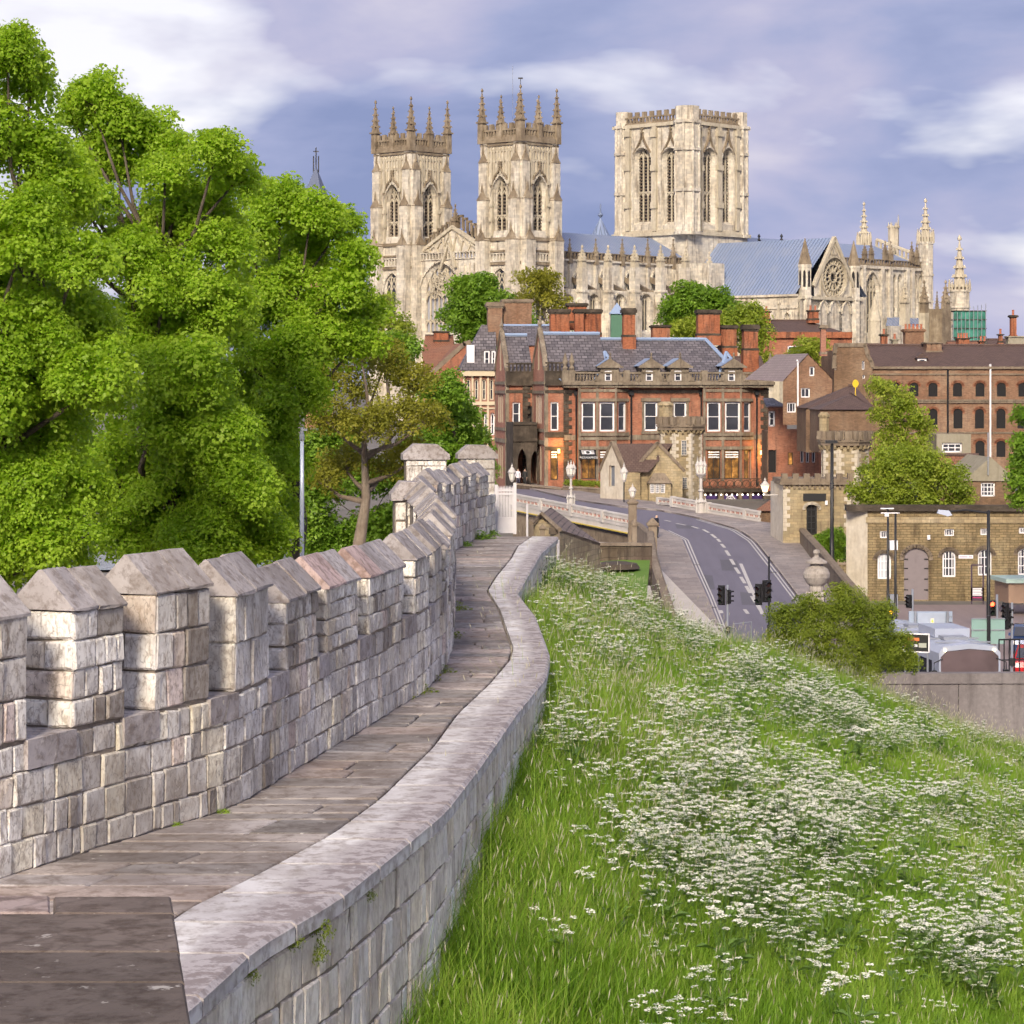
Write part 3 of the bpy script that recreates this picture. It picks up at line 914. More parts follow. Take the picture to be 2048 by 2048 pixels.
for i, x in enumerate(gx):
 for j, y in enumerate(gy):
  grid[(i, j)] = (x, y, zbank(x, y) if x > XO(min(y, 54)) - 0.3 or y > 54.5 else min(zbank(x, y), ZW - 1.0))
for i in range(len(gx) - 1):
 for j in range(len(gy) - 1):
  tb.poly([grid[(i, j)], grid[(i + 1, j)], grid[(i + 1, j + 1)], grid[(i, j + 1)]])
tag(tb.build("grass_bank", M_BANK, merge=True, smooth=True), kind="structure")
M_GRASS = leafmat("grass_blade", (0.085, 0.185, 0.012), (0.2, 0.37, 0.032), (0.37, 0.52, 0.08), 0.5, 0.5)
M_DRY = leafmat("dry_grass_blade", (0.12, 0.21, 0.025), (0.19, 0.28, 0.04), (0.28, 0.32, 0.07), 0.35, 0.6)
M_SEED = leafmat("seed_head", (0.3, 0.29, 0.19), (0.4, 0.38, 0.27), (0.5, 0.48, 0.38), 0.2, 0.7)
PS = 1.4      # side of one grass patch
def patch(seed, nb, h0, h1, w, lean, dry, seeds, tall):
 """a square of meadow on the bank's slope, blade by blade"""
 r = np.random.default_rng(seed)
 V, F_, MI, RN = [], [], [], []
 k = 0
 cl = r.uniform(-PS * .6, PS * .6, (60, 2)); clr = r.random(60)
 for _ in range(nb):
  c = r.integers(60) if r.random() < .75 else -1
  if c >= 0: bx, by = cl[c] + r.normal(0, .07, 2); rn = clr[c] * .7 + r.random() * .3
  else: bx, by = r.uniform(-PS * .6, PS * .6, 2); rn = r.random()
  t_ = r.random() < tall
  h = r.uniform(h0, h1) * (1.45 if t_ else 1.0) * (.7 + .5 * rn)
  d = r.uniform(0, 6.283); le = r.uniform(.1, 1) * lean * h; wd = w * r.uniform(.7, 1.3) * (.75 if t_ else 1)
  px_, py_ = -math.sin(d) * wd, math.cos(d) * wd
  z0 = -.47 * bx - .06
  m = 1 if r.random() < (dry if not t_ else min(1, dry + .3)) else 0
  for t, ww in ((0, 1.0), (.55, .85), (1.0, .08)):
   q = t * t
   x, y, z = bx + math.cos(d) * le * q, by + math.sin(d) * le * q, z0 + h * (t - .22 * q * lean)
   V += [(x - px_ * ww, y - py_ * ww, z), (x + px_ * ww, y + py_ * ww, z)]
  F_ += [(k, k + 1, k + 3, k + 2), (k + 2, k + 3, k + 5, k + 4)]; MI += [m, m]; RN += [rn] * 6
  k += 6
  if t_ and r.random() < seeds:
   s_ = r.uniform(.05, .12); e = .004; dx, dy = math.cos(d) * .35, math.sin(d) * .35
   V += [(x, y, z), (x + e + dx * s_ * .5, y + dy * s_ * .5, z + s_ * .5), (x + dx * s_, y + dy * s_, z + s_), (x - e + dx * s_ * .5, y + dy * s_ * .5, z + s_ * .5)]
   F_ += [(k, k + 1, k + 2, k + 3)]; MI += [2]; RN += [rn] * 4; k += 4
 me = quick_mesh("grass_patch", V, F_, [M_GRASS, M_DRY, M_SEED], MI)
 at = me.attributes.new("rnd", 'FLOAT', 'POINT'); at.data.foreach_set("value", np.array(RN, dtype=np.float32))
 return me
NBL = 2300
T_ = [patch(1, NBL, .22, .46, .0055, .6, .04, .3, .03), patch(2, NBL, .25, .5, .0055, .7, .06, .2, .03), patch(3, NBL, .2, .42, .006, .8, .04, .2, .02), patch(4, NBL, .25, .52, .005, .6, .08, .3, .05), patch(5, NBL, .22, .45, .0055, .65, .05, .2, .04),
      patch(6, NBL, .28, .52, .005, .65, .06, .5, .06), patch(7, NBL, .28, .52, .005, .65, .1, .5, .08), patch(8, NBL, .42, .74, .0045, .7, .15, .3, .12), patch(9, NBL, .4, .7, .0045, .85, .22, .3, .12)]
GR = source_collection("grass_sources", T_)
rg = np.random.default_rng(3)
def vnoise(x, y, s, seed):
 r = np.random.default_rng(seed)
 t = 0
 for k in range(6):
  ang = r.uniform(0, 6.28); fq = s * (0.6 + 0.35 * k); ph = r.uniform(0, 6.28)
  t = t + np.sin((x * math.cos(ang) + y * math.sin(ang)) * fq + ph)
 return t / 6
gp, gr2, gsc, gk = [], [], [], []
y = 11.8
while y < 78:
 st = PS * .62
 x = XO(min(y, 54)) + .45
 while x < .197 * y + 1.9:
  if y < 53.5 + 1.33 * x:
   xx, yy_ = x + rg.uniform(-.25, .25), y + rg.uniform(-.25, .25)
   xx = max(xx, XO(min(yy_, 54)) + .62)
   sy = (zbank(xx, yy_ + .4) - zbank(xx, yy_ - .4)) / .8
   wd = xx - XO(min(yy_, 54)); cr = 50.5 + 1.33 * xx - yy_
   pk_ = rg.integers(7, 9) if (wd < 1.3 or cr < 2.0) and rg.random() < .8 else (rg.integers(5, 7) if vnoise(xx, yy_, .5, 9) > .22 else rg.integers(0, 5))
   gp.append((xx, yy_, zbank(xx, yy_))); gr2.append((math.atan(sy), 0, 0)); gsc.append(rg.uniform(.85, 1.1)); gk.append(int(pk_))
  x += st
 y += st
gs = scatter("bank_grass", gp, gr2, gsc, gk, GR)
tag(gs, "long green meadow grass covering the bank below the wall", "grass", kind="stuff")
# cow parsley
M_UMB = plain("white_umbel", (0.72, 0.73, 0.62), 0.8, var=0.05)
M_STEM = leafmat("parsley_stem", (0.1, 0.18, 0.04), (0.14, 0.24, 0.05), (0.2, 0.3, 0.08), 0.2)
def parsley(seed):
 r = random.Random(seed)
 v, f, mi = [], [], []
 def tri(a, b, w, m):
  i = len(v)
  d = (b[0] - a[0], b[1] - a[1]); l = math.hypot(*d) + 1e-6
  p = (-d[1] / l * w, d[0] / l * w) if l > 0.02 else (w, 0)
  v.extend([(a[0] - p[0], a[1] - p[1], a[2]), (a[0] + p[0], a[1] + p[1], a[2]), (b[0], b[1], b[2])])
  f.append((i, i + 1, i + 2)); mi.append(m)
 H = 1.0
 nu = r.randint(9, 14)
 for u in range(nu):
  a = r.uniform(0, 6.28); q = 0.36 * math.sqrt(r.random())
  top = (q * math.cos(a), q * math.sin(a), H * r.uniform(0.72, 1.0))
  mid = (top[0] * .35, top[1] * .35, top[2] * .55)
  tri((0, 0, 0), mid, .008, 1); tri(mid, top, .005, 1)
  R0 = r.uniform(.03, .06)
  nk = r.randint(13, 17)
  for k in range(nk):
   aa = 2 * math.pi * k / nk + r.uniform(-.3, .3); qq = R0 * math.sqrt(r.uniform(.08, 1))
   c = (top[0] + qq * math.cos(aa), top[1] + qq * math.sin(aa), top[2] + .03 - 3.0 * qq * qq + r.uniform(-.006, .006))
   tri(top[:2] + (top[2] - .03,), c, .002, 1)
   s = r.uniform(.009, .0145); i = len(v); t = r.uniform(0, 3)
   for j in range(5):
    v.append((c[0] + s * math.cos(t + j * 1.2566), c[1] + s * math.sin(t + j * 1.2566), c[2] + r.uniform(-.005, .005)))
   f.append(tuple(i + j for j in range(5))); mi.append(0)
 for k in range(9):   # ferny leaves low on the stem
  a = r.uniform(0, 6.28); l = r.uniform(.12, .25); z = r.uniform(.2, .6)
  i = len(v); b = (math.cos(a) * .05, math.sin(a) * .05, z); t = (math.cos(a) * l, math.sin(a) * l, z + .05)
  p = (-math.sin(a) * .05, math.cos(a) * .05)
  m_ = ((b[0] + t[0]) / 2, (b[1] + t[1]) / 2, z + .06)
  v.extend([b, (m_[0] - p[0], m_[1] - p[1], m_[2]), t, (m_[0] + p[0], m_[1] + p[1], m_[2])])
  f.append((i, i + 1, i + 2, i + 3)); mi.append(1)
 return quick_mesh("cow_parsley", v, f, [M_UMB, M_STEM], mi)
CPM = [parsley(20 + k) for k in range(7)]
def ray_bank(px, py):
 dx, dz = (px - 1024) / FPX, -(py - HOR) / FPX
 d = 10.0
 while d < 90:
  if ZC + dz * d <= zbank(dx * d, d) + 0.6: return (dx * d, d)
  d += 0.2
 return None
clusters = [(1120, 1150, 55, 35, 26), (1205, 1175, 85, 40, 40), (1275, 1232, 75, 35, 30), (1330, 1200, 60, 30, 18), (1390, 1262, 110, 40, 40), (1245, 1312, 60, 35, 14),
   (1130, 1372, 60, 25, 10), (1190, 1345, 45, 20, 7), (1500, 1335, 115, 32, 46), (1600, 1392, 120, 36, 55), (1700, 1432, 130, 38, 55), (1800, 1462, 90, 30, 36),
   (1880, 1425, 90, 22, 34), (1950, 1468, 70, 18, 26), (1330, 1430, 70, 28, 16), (1380, 1560, 90, 40, 26), (1480, 1520, 110, 40, 34), (1560, 1610, 115, 50, 40),
   (1650, 1556, 110, 40, 30), (1345, 1612, 70, 30, 16), (1300, 1690, 80, 40, 26), (1420, 1700, 110, 50, 36), (1500, 1760, 120, 40, 32), (1640, 1640, 90, 36, 24),
   (1730, 1590, 110, 36, 28), (1850, 1592, 90, 26, 16), (1920, 1620, 85, 30, 18), (2020, 1640, 60, 30, 14), (1600, 1822, 70, 30, 10), (1645, 1872, 35, 20, 5),
   (1840, 1830, 50, 22, 7), (1900, 1885, 90, 36, 16), (1985, 1862, 60, 46, 14), (1965, 1930, 60, 26, 7), (1160, 1470, 55, 26, 8), (1205, 1522, 40, 20, 5), (1290, 1480, 60, 30, 10),
   (1345, 2005, 50, 20, 5), (1100, 1440, 40, 24, 6), (1140, 1240, 60, 50, 10), (1440, 1430, 80, 30, 14), (1060, 1250, 25, 30, 4), (1760, 1700, 140, 50, 12), (1960, 1740, 90, 50, 8), (1560, 1700, 120, 60, 10)]
rc = random.Random(9)
plants = []
for cx, cy, rx, ry, n in clusters:
 for _ in range(int(n * 1.15)):
  a = rc.uniform(0, 6.28); q = abs(rc.gauss(0, .8))
  h = ray_bank(cx + rx * q * math.cos(a), cy + ry * q * math.sin(a))
  if h and h[1] < 54 + 1.33 * h[0]: plants.append(h)
for _ in range(200):
 yq = rc.uniform(20, 62); xq = rc.uniform(XO(min(yq, 54)) + .8, .19 * yq + .5)
 if yq < 52 + 1.33 * xq: plants.append((xq, yq))
plants.sort(key=lambda p: p[1])
pp, pr_, ps, pk = [], [], [], []
for i, (x, y) in enumerate(plants):
 z = zbank(x, y) - .03; s = rc.choice((rc.uniform(.45, .7), rc.uniform(.65, 1.0))); rz = rc.uniform(0, 6.28); k = rc.randrange(7)
 if i < 300:
  o = bpy.data.objects.new("cow_parsley", CPM[k]); COL.objects.link(o)
  o.location = (x, y, z); o.rotation_euler = (rc.gauss(0, .06), rc.gauss(0, .06), rz); o.scale = (s, s, s)
  tag(o, "cow parsley plant with flat white flower heads in the long bank grass", "wildflower", "cow parsley on the near bank")
 else:
  pp.append((x, y, z)); pr_.append((rc.gauss(0, .06), rc.gauss(0, .06), rz)); ps.append(s); pk.append(k)
CPC = source_collection("parsley_sources", CPM)
tag(scatter("distant_cow_parsley", pp, pr_, ps, pk, CPC), "white cow parsley drifting across the upper bank", "wildflowers", kind="stuff")
# ---------------------------------------------------------------- trees
M_BARK = stone("tree_bark", (0.07, 0.055, 0.045), (0.12, 0.095, 0.075), (0.18, 0.15, 0.12), (0.05, 0.05, 0.03), 1.5, 0.5, None, fine=10, streak=0.15, bstr=0.9)
M_BARKP = stone("pale_bark", (0.16, 0.12, 0.09), (0.24, 0.19, 0.145), (0.3, 0.25, 0.2), (0.08, 0.07, 0.05), 1.5, 0.5, None, fine=10, streak=0.15, bstr=0.9)
LEAFM = {
 'lime': leafmat("maple_leaf", (0.22, 0.36, 0.022), (0.34, 0.52, 0.04), (0.47, 0.64, 0.08), 0.58),
 'olive': leafmat("olive_leaf", (0.15, 0.16, 0.014), (0.25, 0.26, 0.028), (0.36, 0.35, 0.05), 0.45),
 'dark': leafmat("dark_leaf", (0.08, 0.17, 0.012), (0.17, 0.31, 0.026), (0.28, 0.43, 0.05), 0.45),
 'yell': leafmat("yellow_green_leaf", (0.16, 0.23, 0.022), (0.28, 0.37, 0.04), (0.42, 0.48, 0.075), 0.48),
 'bush': leafmat("shrub_leaf", (0.11, 0.16, 0.016), (0.21, 0.28, 0.03), (0.33, 0.39, 0.055), 0.45),
}
def spray_mesh(seed, mat, nl=34, leaf=0.3, lobed=True):
 r = random.Random(seed)
 v, f = [], []
 for _ in range(nl):
  a = r.uniform(0, 6.283); q = math.sqrt(r.random())
  c = Vector((q * math.cos(a), q * math.sin(a), r.uniform(-.28, .28) - .25 * q * q))
  d = Vector((math.cos(a + r.gauss(0, .7)), math.sin(a + r.gauss(0, .7)), r.uniform(-.75, .1))).normalized()
  n = Vector((r.gauss(0, .5), r.gauss(0, .5), 1)).normalized()
  sd = d.cross(n).normalized(); n = sd.cross(d)
  L = leaf * r.uniform(.5, 1.3); W = L * r.uniform(.4, .55)
  i = len(v)
  fold = n * (L * .14)
  v += [tuple(c), tuple(c + d * L * .5 + sd * W + fold), tuple(c + d * L), tuple(c + d * L * .5 - sd * W + fold), tuple(c + d * L * .22 + sd * W * .7 + fold * .7), tuple(c + d * L * .22 - sd * W * .7 + fold * .7)]
  f += [(i, i + 4, i + 1, i + 2), (i, i + 2, i + 3, i + 5)]
 return quick_mesh("leaf_spray", v, f, mat)
CLS = (0.8, 1.2, 1.8, 2.6)
KDENS = {'lime': 1.1, 'olive': 0.5, 'dark': 1.0, 'yell': 0.6, 'bush': 0.65}
def clump_mesh(seed, kind, q, flat=.85, inner=.35):
 """one bough end: leaves on drooping sprays over a rounded clump of radius q"""
 r = random.Random(seed)
 lf = 0.34 if kind != 'bush' else 0.26
 V, RN = [], []
 for _ in range(max(5, int(KDENS[kind] * 15 * q * q))):
  a2 = r.uniform(0, 6.283); z2 = r.uniform(-.55, 1); h2 = math.sqrt(max(0, 1 - z2 * z2))
  u = Vector((h2 * math.cos(a2), h2 * math.sin(a2), z2))
  m_ = r.uniform(.15, .95) if r.random() < inner else r.uniform(.82, 1.08)
  p = Vector((u.x, u.y, u.z * flat)) * q * m_
  dirn = (u + Vector((0, 0, .75)) + Vector((r.gauss(0, .35), r.gauss(0, .35), 0))).normalized()
  M = Matrix.Translation(p) @ dirn.to_track_quat('Z', 'Y').to_matrix().to_4x4() @ Matrix.Rotation(r.uniform(0, 6.28), 4, 'Z') @ Matrix.Scale(r.uniform(.7, 1.25), 4)
  base = SPB[kind][r.randrange(5)]
  arr = base @ np.array(M.to_3x3()).T + np.array(M.translation)
  V.append(arr); RN.append(np.full(len(arr), r.random()))
 V = np.concatenate(V); RN = np.concatenate(RN)
 n = len(V) // 6
 i = np.arange(n) * 6
 F_ = np.stack([np.stack([i, i + 4, i + 1, i + 2], 1), np.stack([i, i + 2, i + 3, i + 5], 1)], 1).reshape(-1, 4)
 me = bpy.data.meshes.new("leaf_clump")
 me.vertices.add(len(V)); me.vertices.foreach_set("co", V.astype(np.float32).ravel())
 me.loops.add(F_.size); me.loops.foreach_set("vertex_index", F_.astype(np.int32).ravel())
 me.polygons.add(len(F_)); me.polygons.foreach_set("loop_start", (np.arange(len(F_)) * 4).astype(np.int32))
 me.update(calc_edges=True)
 at = me.attributes.new("rnd", 'FLOAT', 'POINT'); at.data.foreach_set("value", RN.astype(np.float32))
 me.materials.append(LEAFM[kind])
 return me
SPB = {k: [np.array([tuple(v.co) for v in spray_mesh(40 + 7 * j + len(k), m, leaf=(0.25 if k != 'bush' else 0.21)).vertices]) for j in range(5)] for k, m in LEAFM.items()}
NV = 3
SPR = {k: source_collection("leaf_clumps_" + k, [clump_mesh(100 * c + v, k, q) for c, q in enumerate(CLS) for v in range(NV)]) for k in LEAFM}
def tree(name, label, cat, base, lobes, kind, spray, dens=1.0, trunk_r=0.3, bark=None, group=None, fork=0.35, gap=0.0, seed=1, flat=0.8, inner=0.35, twig=True, depth=0.0, sub=12):
 """lobes: (px, py, r_px, d). Limbs run from the trunk into every lobe and on to its leaf clumps."""
 r = random.Random(seed)
 root = empty(name, base, label, cat, group)
 base = Vector(base)
 L = []
 for (px, py, rp_, d) in lobes:
  dd = d + r.uniform(-1, 1) * depth
  c = P(px, py, dd); L.append((c, rp_ * dd / FPX))
 top = max(c.z for c, _ in L); cx = sum(c.x for c, _ in L) / len(L); cy = sum(c.y for c, _ in L) / len(L)
 tk = MB()
 H = top - base.z
 fk = base + Vector(((cx - base.x) * .35, (cy - base.y) * .35, H * fork))
 mid = (base + fk) / 2 + Vector((r.gauss(0, .03) * H * .3, 0, 0))
 tk.tube([base - Vector((0, 0, .3)), base + (mid - base) * .15, mid, fk], [trunk_r * 1.35, trunk_r, trunk_r * .85, trunk_r * .7], 9)
 tips = Vector((cx, cy, top - H * .12))
 leader = [fk, fk.lerp(tips, .4) + Vector((r.gauss(0, .04) * H, r.gauss(0, .04) * H, 0)), fk.lerp(tips, .75) + Vector((r.gauss(0, .03) * H, 0, 0)), tips]
 tk.tube(leader, [trunk_r * .68, trunk_r * .45, trunk_r * .25, trunk_r * .06], 7)
 pts, rots, scl, idx = [], [], [], []
 for c, rad in L:
  # limb
  t = min(.9, max(0.0, (c.z - rad * .7 - fk.z) / max(.1, tips.z - fk.z) * .75))
  k = min(2, int(t * 3)); s0 = leader[k].lerp(leader[k + 1], t * 3 - k)
  ctr = c - Vector((0, 0, rad * .25))
  md = s0.lerp(ctr, .5) + Vector((r.gauss(0, .06), r.gauss(0, .06), -.06)) * (ctr - s0).length
  lr = trunk_r * .42 * (1 - t * .6)
  tk.tube([s0, md, ctr], [lr, lr * .6, lr * .28], 6)
  for q in range(sub):
   z = 1 - 2 * (q + .5) / sub; a = q * 2.39996 + r.uniform(-.5, .5)
   z = z * .8 + .12
   h = math.sqrt(max(0, 1 - z * z))
   cc = c + Vector((h * math.cos(a), h * math.sin(a), z * .9)) * rad * r.uniform(.5, .78)
   sr = rad * r.uniform(.26, .48)
   if r.random() < gap: continue
   if twig: tk.tube([ctr, ctr.lerp(cc, .55) + Vector((0, 0, -.05 * rad)), cc], [lr * .28, lr * .16, lr * .06], 4)
   kc = min(range(4), key=lambda i_: abs(math.log(max(sr / spray, .3) / CLS[i_])))
   pts.append(tuple(cc)); rots.append((r.gauss(0, .15), r.gauss(0, .15), r.uniform(0, 6.283))); scl.append(sr / CLS[kc]); idx.append(kc * NV + r.randrange(NV))
 tk.build("trunk", bark or M_BARK, root, smooth=True)
 scatter("crown", pts, rots, scl, idx, SPR[kind], root)["kind"] = "stuff"
 return root
def lob(lst, d): return [(x, y, r_, d) for x, y, r_ in lst]
GT = "tall maples beyond the city wall"
T1 = [(15, 110, 70), (62, 168, 48), (-60, 250, 110), (60, 300, 80), (118, 385, 75), (40, 470, 110), (150, 520, 65), (120, 640, 105), (20, 680, 120), (180, 760, 90), (80, 850, 120), (0, 980, 120), (140, 980, 90), (110, 1080, 90), (-60, 600, 120), (-60, 800, 120), (-40, 1100, 110), (30, 590, 80), (90, 740, 80)]
tree("maple_tree", "tallest bright green maple at the far left edge of the picture", "tree", (XY(-60, 47)[0], 47, .5), lob([(a, b, c * 1.12) for a, b, c in T1], 46), 'lime', .25, 1.15, .32, group=GT, seed=3, depth=1.1)
T2 = [(185, 195, 55), (240, 245, 55), (150, 235, 35), (300, 275, 55), (352, 300, 40), (240, 335, 50), (430, 300, 50), (472, 350, 42), (420, 385, 50), (345, 420, 60), (300, 470, 75), (245, 510, 70), (440, 490, 65), (330, 570, 85), (420, 610, 85), (280, 670, 90), (380, 750, 100), (300, 840, 100), (420, 870, 100), (235, 940, 90), (350, 980, 105), (470, 970, 90), (260, 1065, 85), (400, 1090, 85), (500, 1080, 80), (130, 330, 45), (170, 400, 55), (200, 300, 40), (110, 430, 50), (330, 350, 50), (420, 440, 50)]
tree("maple_tree", "middle maple with an airy two-lobed top beside the tallest one", "tree", (XY(320, 57)[0], 57, .5), lob([(a, b, c * 1.15) for a, b, c in T2], 56), 'lime', .28, 1.0, .34, group=GT, seed=5, depth=1.3)
T3 = [(560, 400, 55), (515, 395, 45), (620, 425, 52), (672, 455, 50), (500, 465, 55), (705, 515, 42), (590, 510, 75), (682, 575, 55), (728, 622, 38), (540, 590, 80), (640, 650, 80), (700, 690, 55), (570, 710, 80), (500, 765, 80), (600, 790, 62), (520, 865, 75), (560, 930, 55), (540, 1030, 65), (460, 640, 70), (470, 830, 70), (480, 920, 80)]
tree("maple_tree", "rightmost tall green maple whose crown overlaps the church's west front", "tree", (XY(560, 66)[0], 66, .5), lob([(a, b, c * 1.12) for a, b, c in T3], 65), 'lime', .3, 1.0, .34, group=GT, seed=8, depth=1.4)
T4 = [(700, 765, 62), (765, 728, 62), (828, 768, 55), (660, 835, 52), (735, 850, 62), (800, 840, 62), (850, 835, 52), (690, 925, 52), (765, 930, 52), (650, 960, 42), (825, 910, 48), (640, 740, 50), (720, 690, 40)]
tree("sycamore_tree", "yellowish olive tree with pale forked trunk behind the wall bend", "tree", (XY(697, 88)[0], 88, .5), lob(T4, 88), 'olive', .3, .55, .36, M_BARKP, seed=12, fork=.52, gap=.18, depth=2.0)
T5 = [(880, 785, 52), (918, 830, 48), (890, 872, 55), (945, 882, 36), (860, 905, 48), (935, 920, 40), (965, 935, 28), (800, 700, 42), (960, 970, 30), (900, 940, 45)]
tree("sycamore_tree", "dark green tree between the olive tree and the red brick buildings", "tree", (XY(890, 108)[0], 108, .5), lob(T5, 108), 'dark', .42, 1.0, .3, seed=14, depth=1.5)
tree("hedge_shrub", "dense dark shrubs at the foot of the trees behind the lamp mast", "shrub", (XY(700, 98)[0], 98, .5), lob([(620, 1050, 60), (680, 1090, 50), (740, 1070, 60), (790, 1040, 50), (650, 1130, 60), (760, 1120, 60), (600, 980, 50), (840, 1000, 50), (630, 900, 55), (690, 870, 50), (640, 965, 55), (720, 960, 50), (780, 960, 45)], 98), 'dark', .4, .8, .12, seed=15)
# across the river and round the great church
tree("lime_tree", "yellow green tree in front of the church's west window", "tree", (XY(778, 335)[0], 335, 4.5), lob([(772, 605, 25), (778, 645, 38), (795, 690, 36), (760, 690, 30), (812, 660, 22)], 335), 'yell', 1.1, .7, .4, seed=16, gap=.2)
tree("lime_tree", "round dark green tree in front of the southern west tower", "tree", (XY(955, 340)[0], 340, 5), lob([(950, 605, 58), (918, 640, 42), (990, 615, 46), (1005, 660, 46), (935, 582, 35), (1035, 648, 36), (965, 570, 30), (960, 670, 50)], 340), 'dark', 1.15, 1.0, .5, seed=17)
tree("lime_tree", "thin olive tree beside the nave behind the tall chimneys", "tree", (XY(1085, 362)[0], 362, 5), lob([(1080, 585, 40), (1110, 612, 36), (1058, 560, 30), (1100, 560, 28), (1120, 650, 30), (1050, 600, 25)], 362), 'olive', 1.1, .45, .4, seed=18, gap=.25)
tree("lime_tree", "dark green tree below the central tower", "tree", (XY(1395, 402)[0], 402, 5.5), lob([(1390, 605, 46), (1352, 620, 34), (1432, 605, 36), (1405, 645, 46), (1455, 628, 28), (1378, 585, 28), (1350, 650, 30)], 402), 'dark', 1.3, 1.0, .5, seed=19)
tree("lime_tree", "bright yellow green tree among the chimneys right of centre", "tree", (XY(1460, 302)[0], 302, 4.5), lob([(1390, 665, 42), (1440, 655, 40), (1492, 645, 42), (1505, 690, 38), (1532, 722, 22), (1522, 660, 28), (1360, 660, 25), (1500, 625, 25)], 302), 'yell', 1.0, 1.0, .5, seed=20)
tree("lime_tree", "small tree in front of the dark tiled roof by the south transept", "tree", (XY(1620, 300)[0], 300, 4.5), lob([(1612, 697, 26), (1640, 692, 22), (1592, 710, 20), (1625, 715, 25)], 300), 'yell', .9, .9, .3, seed=21)
tree("robinia_tree", "light green tree rising above the castellated gate tower", "tree", (XY(1775, 182)[0], 182, 1), lob([(1762, 775, 30), (1792, 802, 40), (1762, 832, 28), (1810, 832, 40), (1780, 872, 36), (1842, 852, 26), (1830, 892, 32), (1775, 905, 30)], 182), 'yell', .62, .8, .25, seed=22, gap=.08)
tree("willow_tree", "feathery pale willow behind the long stone warehouse", "tree", (XY(1830, 174)[0], 174, 1), lob([(1790, 925, 50), (1850, 935, 52), (1755, 955, 42), (1900, 962, 44), (1820, 985, 52), (1772, 1000, 44), (1872, 1005, 44), (1928, 992, 30), (1725, 990, 35)], 174), 'yell', .5, .55, .22, seed=23, gap=.05)
tree("plane_tree", "dark green tree cut by the right edge of the picture", "tree", (XY(2062, 150)[0], 150, .6), lob([(2050, 832, 26), (2055, 885, 30), (2050, 960, 34), (2044, 1000, 26), (2085, 900, 60), (2060, 925, 30)], 150), 'dark', .5, 1.0, .2, seed=24)
# shrub just behind the crest of the bank
BUSH = [(1570, 1240, 34), (1640, 1245, 42), (1700, 1222, 40), (1740, 1262, 44), (1600, 1295, 46), (1680, 1305, 52), (1765, 1312, 40), (1812, 1330, 28), (1556, 1290, 30), (1650, 1345, 36), (1730, 1350, 40), (1620, 1215, 25), (1680, 1190, 20), (1760, 1230, 25), (1800, 1290, 26)]
tree("bank_shrub", "broad twiggy green shrub on the crest of the grass bank", "shrub", (XY(1680, 67)[0], 67, zbank(XY(1680, 67)[0], 67)), lob([(a, b - 6, c * 1.2) for a, b, c in BUSH], 67), 'bush', .15, .55, .06, seed=25, fork=.12, gap=.0, inner=.5, flat=1.0, sub=13)
# ---------------------------------------------------------------- roads, bridge
ZR0, ZCAP = 0.62, 4.9
def zr(Y): return min(ZCAP, ZR0 + 0.065 * max(0.0, Y - 142))
def onroad(x, y, dz=0.0):
 k = (y - HOR) / FPX
 Y = (ZC - ZR0) / k
 if Y > 142:
  Y = (ZC - ZR0 + 0.065 * 142) / (k + 0.065)
  if ZR0 + 0.065 * (Y - 142) > ZCAP: Y = (ZC - ZCAP) / k
 return Vector(((x - 1024) * Y / FPX, Y, zr(Y) + dz))
def resamp(pts, n=40):
 p = np.array(pts, float)
 t = np.concatenate([[0], np.cumsum(np.hypot(np.diff(p[:, 0]), np.diff(p[:, 1])))])
 q = np.linspace(0, t[-1], n)
 return list(zip(np.interp(q, t, p[:, 0]), np.interp(q, t, p[:, 1])))
def ribbon(name, left, right, dz, mat, n=40, skirt=0.0, parent=None):
 m = MB()
 A = [onroad(x, y, dz) for x, y in resamp(left, n)]; B = [onroad(x, y, dz) for x, y in resamp(right, n)]
 for k in range(n - 1):
  m.poly([A[k], B[k], B[k + 1], A[k + 1]])
  if skirt:
   for q in (A, B):
    m.poly([q[k], q[k + 1], q[k + 1] - Vector((0, 0, skirt)), q[k] - Vector((0, 0, skirt))])
 return m.build(name, mat, parent, merge=True)
def asphalt(name, c, c2):
 m, nt, b, out = nodes_of(name)
 v = coords(nt)
 col = mix(nt, noise(nt, v, 0.12, 5, 0.6), c, c2)
 st = coords(nt, (1, .08, 1))
 col = mix(nt, ramp(nt, noise(nt, st, 0.9, 4), [(0.45, 0.0), (0.75, 0.45)]), col, [x * .6 for x in c])
 col = mix(nt, ramp(nt, noise(nt, v, 25, 2), [(0.4, 0.0), (0.8, 0.3)]), col, [x * 1.5 for x in c2])
 nt.links.new(col, b.inputs['Base Color'])
 b.inputs['Roughness'].default_value = 0.75
 bump(nt, b, noise(nt, v, 30, 3), 0.4, 0.01)
 return m
M_ASPH = asphalt("road_asphalt", (0.11, 0.1, 0.135), (0.155, 0.145, 0.185))
M_FORE = asphalt("forecourt_asphalt", (0.2, 0.15, 0.15), (0.25, 0.2, 0.19))
M_PAVT = stone("pavement_flags", (0.25, 0.22, 0.22), (0.32, 0.285, 0.28), (0.38, 0.345, 0.34), (0.18, 0.15, 0.14), 0.2, 0.4, (0.9, 0.6, 0.012), fine=5, rough=0.7, course_dark=0.55, bstr=0.2)
M_KERB = stone("kerb_stone", (0.28, 0.24, 0.22), (0.34, 0.3, 0.28), (0.4, 0.36, 0.34), (0.2, 0.17, 0.15), 0.6, 0.4, None)
M_PAINT = plain("road_paint", (0.46, 0.44, 0.42), 0.6, var=0.35, scale=5)
M_SAND = stone("dark_sandstone", (0.1, 0.075, 0.055), (0.16, 0.12, 0.09), (0.22, 0.175, 0.135), (0.05, 0.04, 0.035), 0.8, 0.6, (0.9, 0.42, 0.02), fine=4, course_dark=0.5)
